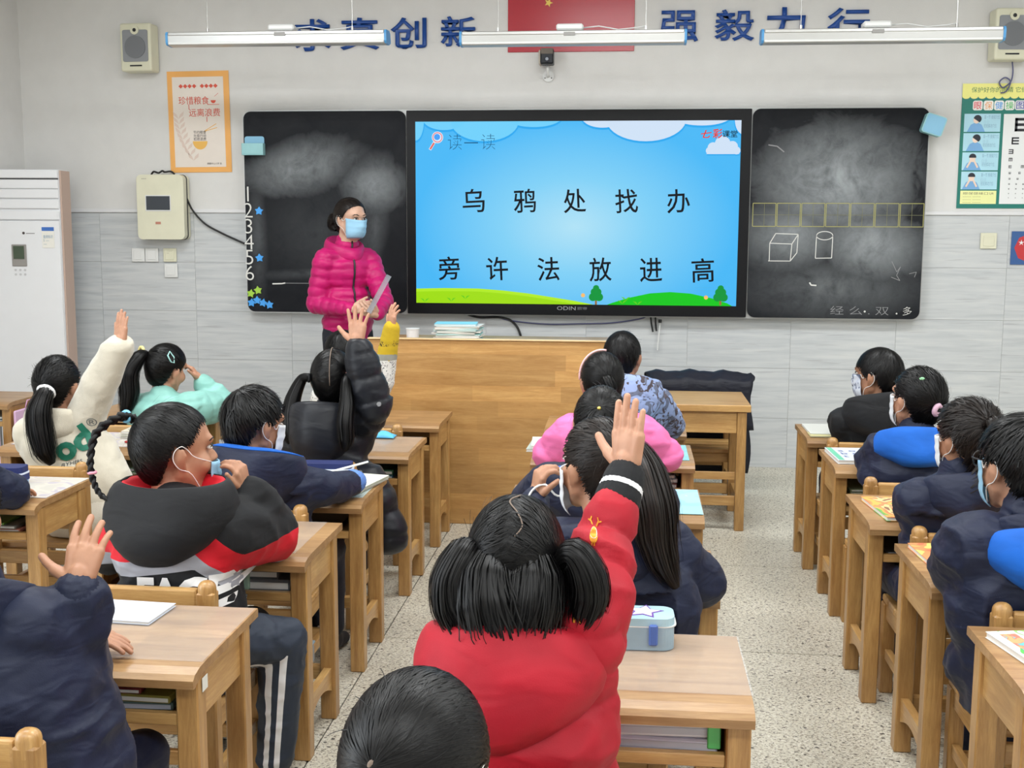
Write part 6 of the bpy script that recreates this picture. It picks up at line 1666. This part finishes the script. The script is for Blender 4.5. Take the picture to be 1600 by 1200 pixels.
# D boy in navy with blue lining -------------------------------------------
D = Person('boy in navy with blue hood lining, his arm on an open storybook', -1.09, 3.375, (-1.118, 3.36, .822), yaw=-38, pitch=-10, turn=-14, hs=.97, skin=SK2, neck=(-1.10, 3.345, .682))
D.setup({'R': dict(e=(-.920, 3.40, .620), w=(-.872, 3.535, .610), cut=.0, fat=.95, h=None), 'L': rest(-1.09, 3.34, -1)}, k=1.02).body()
D.jacket([NAVY], b=1.12, amp=.012, fs=7, seed=41, cuff=.036, extra=[E((-1.10, 3.35, .58), (.165, .11, .13))])
D.cuffs(plain('cuff_blue', (90, 130, 200), .7), r=.042, L=.010, sds='R', name='cuff_piping', pos=-.030)
hood_obj(D.o, D.root, (-1.09, 3.335, .726), -22, NAVY, ROYAL, w=1.12, depth=.12, rim=.030, out=.05, flare=.010, seed=5, amp=.008)
make_hair(D.o, D.root, D.MH, 'short', [((-.1, -.55, .80), 0)], n=1700, spiky=.55, lift=.006, wid=.0018, fly=60)
mask_obj(D.o, D.root, D.MH, MASKW); D.face(False)
D.legs(TROUS, spread=.05, fy=.30)

# E child in black and red --------------------------------------------------
Ek = Person('child in a black, red and grey hooded jacket with a thin braid', -1.085, 2.665, (-1.100, 2.70, .868), yaw=-55, pitch=-2, roll=0, turn=-8, hs=1.0, skin=SK2, neck=(-1.085, 2.665, .726))
Ek.setup({'R': dict(e=(-.905, 2.83, .625), w=(-.945, 2.755, .760), cut=.03, fat=1.20, h=R_up(d=(-.1, -.25, .9), n=(-.9, .1, .1), side=1, s=.92, curl=(50, 55, 60, 62), spread=2, thumb=(.5, .8))), 'L': rest(-1.12, 2.66, -1)}, k=1.06).body()
def _e(c):
    q = np.clip((c[:, 0]+1.0)/.10, 0, 1); return c[:, 2]-.13*(c[:, 0]+1.08)+.105*q
EZ = zoned(BLKF, [(0, (19, 20, 23)), (.603, (150, 152, 160)), (.638, (196, 22, 38)), (.715, (19, 20, 23))])
Ek.jacket([EZ], b=1.12, amp=.012, fs=7, seed=51, zfn=_e, extra=[C((-1.075, 2.64, .50), (-1.065, 2.62, .36), .158, .165), E((-1.08, 2.64, .62), (.165, .115, .10))], cuff=.036)
hood_obj(Ek.o, Ek.root, (-1.080, 2.65, .752), -8, BLKF, REDL, w=1.18, depth=.085, rim=.030, out=.06, fz=.022, seed=6, amp=.010)
make_hair(Ek.o, Ek.root, Ek.MH, 'up', [((-.35, -.80, .60), 0)], n=1500, wid=.0013, lift=.002, fly=50, tails=[([Ek.hp((-.035, -.088, .075)), Ek.hp((-.03, -.125, .082)), (-1.262, 2.625, .92), (-1.268, 2.60, .86), (-1.258, 2.59, .81), (-1.235, 2.585, .775), (-1.19, 2.585, .755)], [.012, .013, .012, .010, .009, .008, .005], 34, 'braid')])
strap_ring('hair_tie', Ek.o, Ek.root, Ek.hp((-.036, -.108, .082)), (-.2, -.95, .1), .012, .005, plain('tie_blue', (120, 190, 224), .5))
strap_ring('hair_tie', Ek.o, Ek.root, (-1.262, 2.594, .83), (0, 0, 1), .008, .004, plain('tie_rose', (224, 150, 170), .5))
mask_obj(Ek.o, Ek.root, Ek.MH, MASKB, drop=.034, w=.62); Ek.face(False)
def _st(c): q = c[:, 0]+1.0; return np.zeros(len(c), int)
SPORT = fabric('sport_trousers', (44, 52, 66), .6, fold=.5)
Ek.legs([BLKF, WHITEF], stripes=_st, fy=.24)
WT = plain('print_white', (226, 226, 226), .6)
tm = text_arr('FACE', .205, .078, off=.05)
print_on('lettering', tm, Ek.jk, Ek.o, Ek.root, (-1.030, 2.2, .560), (0, 1, 0), WT)
# striped trouser leg of the same child reaching out right under the desk
def leg_piece(par, root, pts, rad, mats, fn):
    P = [C(pts[i], pts[i+1], rad[i], rad[i+1]) for i in range(len(pts)-1)]; V, N, F = solid(P, .007, 4); V = V+N*folds(V, 8, .008, 12)[:, None]
    link('trouser_leg', arr_mesh('trouser_leg', V-root, F, True, None, None, fn(V)), mats, par)
pA, pB, pC_ = vec(-1.0, 2.64, .41), vec(-.865, 2.78, .365), vec(-.885, 2.76, .06)
def _sl(c):
    d1, t1 = segd(c, pA, pB); d2, t2 = segd(c, pB, pC_); m = np.zeros(len(c), int)
    q = c-np.where((d1 < d2)[:, None], pA+t1[:, None]*(pB-pA), pB+t2[:, None]*(pC_-pB)); a = np.arctan2(q[:, 0], -q[:, 1])
    return np.minimum(np.abs(a-.38), np.abs(a+.22))
leg_piece(Ek.o, Ek.root, [pA, pB, pC_], [.080, .062, .048], [zoned(SPORT, [(0, (222, 222, 224)), (.15, (44, 52, 66))])], _sl)

# F boy lower left -----------------------------------------------------------
Fb = Person('boy in a navy jacket at the lower left edge raising his right hand', -1.13, 1.90, (-1.175, 1.885, .905), yaw=4, turn=-6, hs=.95, skin=SK2, neck=(-1.15, 1.885, .755))
Fb.setup({'R': dict(e=(-1.0, 1.965, .612), w=(-.968, 1.915, .772), cut=.030, fat=1.05, h=R_up(d=(.03, .50, .86), n=(-.05, .86, -.50), side=1, s=1.10, curl=(14, 12, 14, 18), spread=7, thumb=(1.0, .45))),
          'L': dict(e=(-1.20, 2.08, .60), w=(-1.075, 2.13, .604), cut=.01, h=dict(d=(.95, .02, -.12), n=(0, 0, -1), side=-1, s=.92, curl=(14, 16, 18, 16), spread=6))}, k=1.0, drop=.05).body(hvox=.0026)
Fb.jacket([NAVY], b=1.15, amp=.014, fs=7, seed=61, cuff=.042, vox=.0075, extra=[C((-1.08, 1.90, .60), (-1.04, 1.90, .42), .15, .16), C((-1.02, 1.90, .45), (-.99, 1.93, .36), .11, .11)])
Fb.cuffs(NAVY, r=.050, L=.03, sds='R')
MB().tube([tuple(vec(-1.005, 1.868, .742)-Fb.root), tuple(vec(-.990, 1.856, .730)-Fb.root), tuple(vec(-.978, 1.858, .736)-Fb.root)], .0035, 6).build('cuff_tab', WHITE_PL, Fb.o)
hood_obj(Fb.o, Fb.root, (-1.155, 1.885, .765), 0, NAVY, NAVY, w=1.0, depth=.05, rim=.03, out=.03, seed=15, amp=.006)
make_hair(Fb.o, Fb.root, Fb.MH, 'short', [((0, -.35, .93), 0)], n=900)
Fb.legs(NAVY, tgt={1: ((-.965, 2.16, .345), (-.955, 2.13, .09)), -1: ((-1.2, 2.16, .362), (-1.2, 2.15, .09))})

# Z child at left edge -------------------------------------------------------
Z = Person('child at the left edge of whom only a navy sleeve on the desk shows', -2.13, 3.16, (-2.13, 3.18, .86), yaw=0, hs=.93)
Z.setup({'R': dict(e=(-1.955, 3.22, .660), w=(-1.895, 3.345, .600), cut=.0, fat=1.2, h=dict(d=(.2, .8, -.1), n=(0, 0, -1), side=1, s=.9, curl=(20, 22, 24, 26))), 'L': rest(-2.13, 3.16, -1)}).body()
Z.jacket([NAVY], b=1.12, amp=.010, seed=66, cuff=.04); Z.legs(TROUS)
make_hair(Z.o, Z.root, Z.MH, 'short', [((0, -.35, .93), 0)], n=300)

# G boy in camouflage --------------------------------------------------------
G = Person('boy in a blue grey camouflage hooded jacket in the middle row', -.0, 4.765, (-.022, 4.76, .892), yaw=-14, pitch=0, turn=-5, hs=.93, skin=SK2, neck=(.01, 4.73, .745))
G.setup({'R': rest(.02, 4.75, 1), 'L': rest(.0, 4.75, -1)}, k=1.0).body()
G.jacket([CAMO], b=1.08, amp=.010, seed=71)
hood_obj(G.o, G.root, (.012, 4.715, .780), -8, CAMO, CAMO, w=1.02, depth=.13, rim=.036, out=.06, seed=16, amp=.008)
make_hair(G.o, G.root, G.MH, 'short', [((0, -.35, .93), 0)], n=900, lift=.002)
G.legs(TROUS)

# H girl in pink --------------------------------------------------------------
H = Person('girl in a pink puffer jacket with her hair in a small bun, middle row', -.07, 4.13, (-.092, 4.16, .865), yaw=12, hs=.94, neck=(-.075, 4.12, .712))
H.setup({'R': rest(-.04, 4.13, 1, dx=.18, dy=.07), 'L': rest(-.10, 4.13, -1, dx=.18, dy=.07)}, k=1.05).body()
H.jacket([PINKP], b=1.15, puff=(.10, .008), amp=.008, seed=81)
hood_obj(H.o, H.root, (-.07, 4.10, .720), 0, PINKP, WHITEF, w=1.05, depth=.08, rim=.025, out=.05, seed=17, amp=.007)
make_hair(H.o, H.root, H.MH, 'bangs', [((.05, -.95, .12), 0)], n=1000, tails=[([H.hp((0, -.095, .02)), H.hp((.0, -.118, .018)), H.hp((.01, -.125, -.005)), H.hp((.012, -.112, -.03))], [.018, .024, .022, .006], 120)], lift=.003)
cl_ = MB(); cl_.tube([tuple(H.hp(q)-H.root) for q in [(math.sin(a)*.0855, .010, math.cos(a)*.101+.022) for a in np.linspace(-1.7, .2, 14)]], .004, 8); cl_.build('hair_band', plain('band_pink', (236, 190, 190), .5), H.o)
H.legs(TROUS)

# I girl behind the hand --------------------------------------------------------
I = Person('girl with a gold dot in her dark hair, behind the tallest raised hand', -.085, 3.31, (-.075, 3.34, .850), yaw=0, pitch=4, hs=.95, neck=(-.10, 3.30, .700))
I.setup({'R': rest(-.07, 3.31, 1), 'L': rest(-.11, 3.31, -1)}, k=1.05).body()
I.jacket([NAVY], b=1.15, amp=.009, seed=91)
hood_obj(I.o, I.root, (-.105, 3.285, .705), 6, NAVY, ROYAL, w=1.1, depth=.10, rim=.03, out=.05, flare=.02, seed=18, amp=.006)
make_hair(I.o, I.root, I.MH, 'bangs', [((.0, -.80, .55), 0)], n=1200, tails=[([I.hp((0, -.09, .055)), (-.09, 3.23, .855), (-.08, 3.20, .79), (-.08, 3.195, .70)], [.02, .035, .04, .015], 200)], lift=.003, fly=30)
MB().ball(tuple(I.hp((-.004, -.100, .070))-I.root), .006, 6).build('hair_pin', plain('gold', (240, 214, 110), .2, metal=.8), I.o)
I.legs(NAVY)

# J long haired girl -------------------------------------------------------------
J = Person('girl in navy with very long straight hair, pulling a white mask strap', -.055, 2.56, (-.065, 2.62, .870), yaw=42, pitch=2, turn=8, hs=.98, skin=SK2, neck=(-.03, 2.57, .722))
J.setup({'L': dict(e=(-.235, 2.64, .665), w=(-.215, 2.735, .765), cut=.02, h=R_up(d=(.15, -.15, .9), n=(.8, .3, .1), side=-1, s=.98, curl=(56, 60, 64, 66), spread=3, thumb=(.5, .8), tcurl=.6)), 'R': rest(-.02, 2.56, 1, dx=.19)}, k=1.08).body()
J.jacket([NAVY], b=1.15, amp=.010, seed=101, extra=[E((.0, 2.53, .56), (.175, .13, .17))])
hood_obj(J.o, J.root, (-.035, 2.55, .735), 10, NAVY, WHITEF, w=1.0, depth=.06, rim=.02, out=.03, seed=19, amp=.006)
make_hair(J.o, J.root, J.MH, 'front', [((-.2, -.90, .42), 0)], n=1500, mat=HB, lift=.003, wid=.0014, fly=70, tails=[([J.hp((-.01, -.085, .045)), (.010, 2.53, .918), (.040, 2.475, .880), (.060, 2.44, .82), (.068, 2.44, .76), (.085, 2.44, .70), (.112, 2.44, .645)], [.025, .038, .046, .048, .042, .030, .010], 650)])
mask_obj(J.o, J.root, J.MH, MASKW, drop=.02, loops=False); J.face(False)
st_ = MB().tube([tuple(p) for p in catmull([J.hp((.060, .045, -.02)), (-.150, 2.70, .780), (-.190, 2.70, .806), (-.222, 2.70, .790), (-.240, 2.69, .745)], 6)-J.root], .0028, 6).build('mask_strap', LOOPM, J.o)
MB().box(-.030, .030, -.006, .006, -.035, .035, .004, mtx=Matrix.Translation(Vector((-.150, 2.455, .715))-Vector(J.root)) @ Matrix.Rotation(R(-35), 4, 'Y')).build('collar_flap', NAVY, J.o)
MB().cyl(vec(-.150, 2.450, .715)-J.root, vec(-.150, 2.444, .715)-J.root, .008, n=12).build('snap_button', plain('snap_blue', (50, 80, 190), .4), J.o)
J.legs(NAVY)

# K girl in the red coat -------------------------------------------------------------
K = Person('girl in a red hooded coat with two pigtails raising her right arm', -.155, 1.84, (-.178, 1.865, .858), yaw=-4, pitch=-4, turn=-6, hs=.97, skin=SK1, neck=(-.165, 1.845, .738))
K.setup({'R': dict(e=(-.045, 1.93, .845), w=(.001, 2.035, .980), cut=.085, fat=1.05, h=R_up(d=(.03, .12, 1), n=(.60, .75, 0), side=1, s=1.10, curl=(3, 3, 4, 5), spread=2, thumb=(.95, .55)), **{'raise': .055}),
         'L': dict(e=(-.285, 1.95, .61), w=(-.20, 2.06, .60), cut=.01, h=dict(d=(.7, .6, -.1), n=(0, 0, -1), side=-1, s=.92))}, k=1.05, drop=.04).body(hvox=.0026)
K.jacket([REDF], b=1.03, puff=(.11, .014), amp=.012, fs=6, seed=111, cuff=.034, vox=.0072, extra=[C((-.155, 1.83, .60), (-.14, 1.81, .30), .145, .18), E((-.16, 1.84, .70), (.135, .10, .08)), C((-.11, 1.87, .66), (-.08, 1.90, .78), .075, .068)])
K.cuffs(BLKF, r=.040, L=.050, sds='R', stripe=zoned(BLKF, [(0, (222, 222, 224)), (.05, (19, 20, 23))]), pos=.034)
hood_obj(K.o, K.root, (-.185, 1.835, .745), -4, REDF, REDF, w=1.12, depth=.10, rim=.025, out=.075, seed=20, amp=.006)
make_hair(K.o, K.root, K.MH, 'front', [((-.80, -.45, -.10), -1), ((.80, -.45, -.10), 1)], n=3600, wid=.0011, lift=.003, fly=80, tails=[
    ([K.hp((-.078, -.045, .008)), (-.255, 1.80, .885), (-.270, 1.785, .850), (-.266, 1.78, .810), (-.248, 1.775, .775), (-.225, 1.77, .755)], [.014, .030, .036, .037, .030, .006], 700),
    ([K.hp((.078, -.045, .008)), (-.080, 1.805, .890), (-.060, 1.80, .860), (-.056, 1.80, .825), (-.064, 1.795, .790), (-.072, 1.79, .768)], [.014, .027, .032, .031, .022, .008], 560),
    ([K.hp((-.025, -.045, .03)), (-.212, 1.800, .850), (-.208, 1.785, .815), (-.200, 1.780, .785), (-.195, 1.782, .765)], [.03, .060, .066, .060, .030], 1000), ([K.hp((.030, -.045, .03)), (-.148, 1.802, .850), (-.150, 1.787, .815), (-.156, 1.784, .785), (-.16, 1.784, .765)], [.03, .055, .058, .052, .028], 800)])
zg = [(.004, .03, 1), (.006, -.02, 1), (-.006, -.045, 1), (.012, -.07, 1), (.022, -.085, 1), (.012, -.098, 1)]
pz = []
for x_, y_, _ in zg:
    q = max(0, 1-(x_/HR[0])**2-((y_-HC[1])/HR[1])**2); pz.append(K.hp((x_, y_, HC[2]+HR[2]*math.sqrt(q)+.001))-K.root)
MB().tube([tuple(p) for p in catmull(pz, 6)], .0013, 6).build('parting', SCALP, K.o)
for s_ in (-1, 1): strap_ring('hair_tie', K.o, K.root, K.hp((s_*.086, -.050, .008)), (s_*.9, -.5, .1), .014, .006, BLKF)
K.legs(TROUS)
# embroidered patches on the raised sleeve: small animal with branching antlers
YO = plain('embroidery_orange', (236, 160, 40), .7); WE = plain('embroidery_white', (230, 226, 232), .7)
def patch(cx_, cz_, s):
    def go(polys, m, lift):
        mb = MB()
        for p in polys: mb.prism(p, 'z', 0, .0005)
        me = mb.mesh('p'); me.transform(Matrix.Scale(s, 4)); print_on('embroidery', me, K.jk, K.o, K.root, (cx_, 1.5, cz_), (0, 1, 0), m, lift)
    go([seg(-.2, .2, -.45, .7, .14), seg(-.38, .5, -.65, .62, .12), seg(.2, .2, .42, .7, .14), seg(.35, .5, .7, .62, .12), seg(-.42, .6, -.3, .95, .12), seg(.4, .6, .3, .95, .12)], YO, .002)
    go([circ(0, -.35, .40, .55, 16)], YO, .002); go([circ(0, -.15, .34, .32, 16)], WE, .003)
    go([seg(-.12, -.85, -.16, -1.15, .14), seg(.12, -.85, .10, -1.15, .14)], YO, .002)
patch(-.052, .905, .017)
def go2(polys, m):
    mb = MB()
    for p in polys: mb.prism(p, 'z', 0, .0005)
    print_on('embroidery', mb.mesh('p'), K.jk, K.o, K.root, (-.072, 1.5, .815), (0, 1, 0), m)
go2([circ(0, 0, .010, .017, 14), seg(-.004, -.012, -.006, -.026, .003), seg(.004, -.012, .004, -.026, .003)], YO)

# L boy bottom ---------------------------------------------------------------------
Lb = Person('boy at the very bottom, only his short black hair and ear in view', -.235, 1.16, (-.224, 1.205, .810), yaw=-14, pitch=-6, hs=.97, skin=SK1, neck=(-.235, 1.17, .665))
Lb.setup({'R': dict(e=(-.05, 1.22, .52), w=(-.12, 1.36, .50), cut=.01), 'L': dict(e=(-.42, 1.22, .52), w=(-.34, 1.36, .50), cut=.01)}, k=1.0).body()
Lb.jacket([NAVY], b=1.08, amp=.008, seed=121)
make_hair(Lb.o, Lb.root, Lb.MH, 'short', [((-.06, -.91, .18), 0)], n=5200, wid=.0011, lift=.002, spiky=.0, fly=14)
MB().ball(tuple(Lb.hp((-.006, -.105, .036))-Lb.root), (.007, .0025, .010), 6).build('whorl', SCALP, Lb.o)
mask_obj(Lb.o, Lb.root, Lb.MH, MASKB); Lb.legs(TROUS)

# right row ---------------------------------------------------------------------------
Mk = Person('child in a black hooded coat and patterned mask, foremost in the right row', .985, 4.745, (.992, 4.72, .838), yaw=54, pitch=-2, turn=8, hs=.96, skin=SK2, neck=(.985, 4.71, .692))
Mk.setup({'R': rest(.97, 4.72, 1), 'L': rest(.975, 4.72, -1, dx=.09, dy=.10)}, k=1.05).body()
Mk.jacket([BLKF], b=1.0, up=.03, amp=.010, seed=131)
hood_obj(Mk.o, Mk.root, (.985, 4.70, .732), 30, BLKF, BLKF, w=1.15, depth=.10, rim=.036, out=.05, seed=22, amp=.006)
make_hair(Mk.o, Mk.root, Mk.MH, 'bangs', [((0, -.35, .93), 0)], n=1200, lift=.003)
mask_obj(Mk.o, Mk.root, Mk.MH, mat_print('mask_patterned', [(0, (206, 212, 222)), (.5, (196, 204, 220)), (.56, (120, 130, 150)), (.62, (70, 76, 96))], 22, 2, .7)); Mk.face(False)
Mk.legs(TROUS)

Ng = Person('girl in navy and blue, her low ponytail in a pink scrunchie', 1.0, 4.08, (.998, 4.10, .832), yaw=32, pitch=2, roll=0, turn=6, hs=.98, skin=SK1, neck=(1.0, 4.08, .690))
Ng.setup({'R': rest(.99, 4.08, 1), 'L': rest(.985, 4.08, -1, dx=.12, dy=.10)}, k=1.06).body()
Ng.jacket([NAVY], b=1.08, up=.03, amp=.012, seed=141, extra=[E((.98, 4.06, .57), (.18, .125, .12))])
hood_obj(Ng.o, Ng.root, (.985, 4.055, .700), 6, ROYAL, NAVY, w=1.12, depth=.03, rim=.035, out=.055, flare=.0, seed=23, amp=.008)
make_hair(Ng.o, Ng.root, Ng.MH, 'front', [((-.1, -.90, -.25), 0)], n=1400, lift=.006, fly=140, spiky=.15, tails=[([Ng.hp((-.01, -.095, -.015)), (1.105, 4.03, .800), (1.128, 4.00, .755), (1.135, 3.99, .70), (1.128, 3.985, .655)], [.016, .024, .030, .026, .008], 260)])
strap_ring('hair_tie', Ng.o, Ng.root, Ng.hp((-.015, -.110, -.018)), (.6, -.6, -.2), .016, .009, plain('tie_lilac', (206, 170, 190), .8))
MB().ball(tuple(Ng.hp((-.045, -.060, .085))-Ng.root), (.010, .010, .006), 6).build('hair_pin', plain('pin_green', (150, 214, 160), .4), Ng.o)
mask_obj(Ng.o, Ng.root, Ng.MH, MASKW); Ng.legs(NAVY)

O = Person('girl in a navy jacket with loose untidy brown hair, beyond the boy with glasses', .93, 3.345, (.952, 3.32, .832), yaw=30, pitch=-4, turn=10, hs=.97, skin=SK2, neck=(.935, 3.31, .700))
O.setup({'R': rest(.93, 3.31, 1), 'L': rest(.94, 3.31, -1, dx=.10, dy=.10)}, k=1.06).body()
O.jacket([NAVY], b=1.05, up=.035, amp=.011, seed=151)
make_hair(O.o, O.root, O.MH, 'front', [((-.2, -.85, .35), 0)], n=1600, mat=HB, lift=.008, fly=200, spiky=.3, tails=[([O.hp((0, -.085, .02)), (1.01, 3.24, .80), (.985, 3.22, .745), (.94, 3.21, .70), (.90, 3.20, .68)], [.03, .05, .05, .04, .012], 420), ([O.hp((-.02, -.09, .04)), O.hp((-.03, -.125, .05)), O.hp((-.05, -.13, .01))], [.02, .025, .008], 80)])
hood_obj(O.o, O.root, (.94, 3.30, .715), 15, NAVY, NAVY, w=1.0, depth=.08, rim=.02, out=.05, seed=24, amp=.006)
mask_obj(O.o, O.root, O.MH, MASKW); O.legs(NAVY)

Pb = Person('boy with black glasses and a large bright blue hood, right edge', .925, 2.71, (.905, 2.745, .872), yaw=24, pitch=-4, turn=10, hs=1.0, skin=SK1, neck=(.925, 2.70, .735))
Pb.setup({'R': rest(.92, 2.71, 1), 'L': dict(e=(.790, 2.76, .62), w=(.86, 2.90, .60), cut=.01, fat=1.2, h=dict(d=(.9, .4, -.05), n=(0, 0, -1), side=-1, s=.92))}, k=1.10).body()
Pb.jacket([NAVY], b=1.12, up=.045, amp=.012, seed=161, vox=.008, extra=[E((.92, 2.68, .56), (.185, .14, .19)), C((.93, 2.68, .50), (.95, 2.66, .36), .165, .17)])
hood_obj(Pb.o, Pb.root, (.945, 2.685, .742), 22, NAVY, NAVY, w=1.0, depth=.06, rim=.035, out=.03, seed=25, amp=.006)
hd = hood_obj(Pb.o, Pb.root, (.960, 2.635, .738), 6, ROYAL, NAVY, w=1.28, depth=.08, rim=.012, out=.060, flare=.0, seed=26, amp=.010)
make_hair(Pb.o, Pb.root, Pb.MH, 'short', [((.1, -.50, .85), 0)], n=2600, wid=.0015, lift=.006, spiky=.35, fly=90)
mask_obj(Pb.o, Pb.root, Pb.MH, MASKB)
gl = []
for s_ in (-1, 1):
    MB().tube([tuple(Pb.hp((s_*.034+.024*math.cos(a), .096-.010*abs(math.cos(a)) if math.cos(a)*s_ > 0 else .097, .006+.018*math.sin(a)))-Pb.root) for a in np.linspace(0, 2*math.pi, 20, endpoint=False)], .0018, 6, closed=True).build('glasses_rim', BLACK_PL, Pb.o)
    MB().tube([tuple(Pb.hp(q)-Pb.root) for q in ((s_*.058, .088, .012), (s_*.073, .060, .012), (s_*.081, .0, .014), (s_*.080, -.022, .006), (s_*.078, -.036, -.016))], .0022, 6).build('glasses_temple', BLACK_PL, Pb.o)
MB().tube([tuple(Pb.hp(q)-Pb.root) for q in ((-.011, .098, .010), (0, .101, .013), (.011, .098, .010))], .0018, 6).build('glasses_bridge', BLACK_PL, Pb.o)
Pb.legs(NAVY, tgt={-1: ((.905, 2.98, .362), (.905, 2.99, .09)), 1: ((1.02, 2.98, .362), (1.02, 2.99, .09))})

# fleece pouch lying on the pile of books
Vp, Np, Fp = solid([E((0, 0, .022), (.085, .055, .022)), E((.05, .01, .018), (.05, .04, .016))], .006, 3)
Vp = Vp+Np*folds(Vp, 7, .006, 16)[:, None]; fp.location.z = DH+.0345
Vp[:, 2] -= Vp[:, 2].min()
link('pouch', arr_mesh('pouch', Vp, Fp), CREAMF, fp)
MB().tube([(.08, 0, .02), (.10, -.005, .018), (.115, .0, .012)], .006, 6).build('pull_tab', plain('tab_blue', (120, 180, 200), .5), fp)

bpy.data.objects.remove(_tmp)
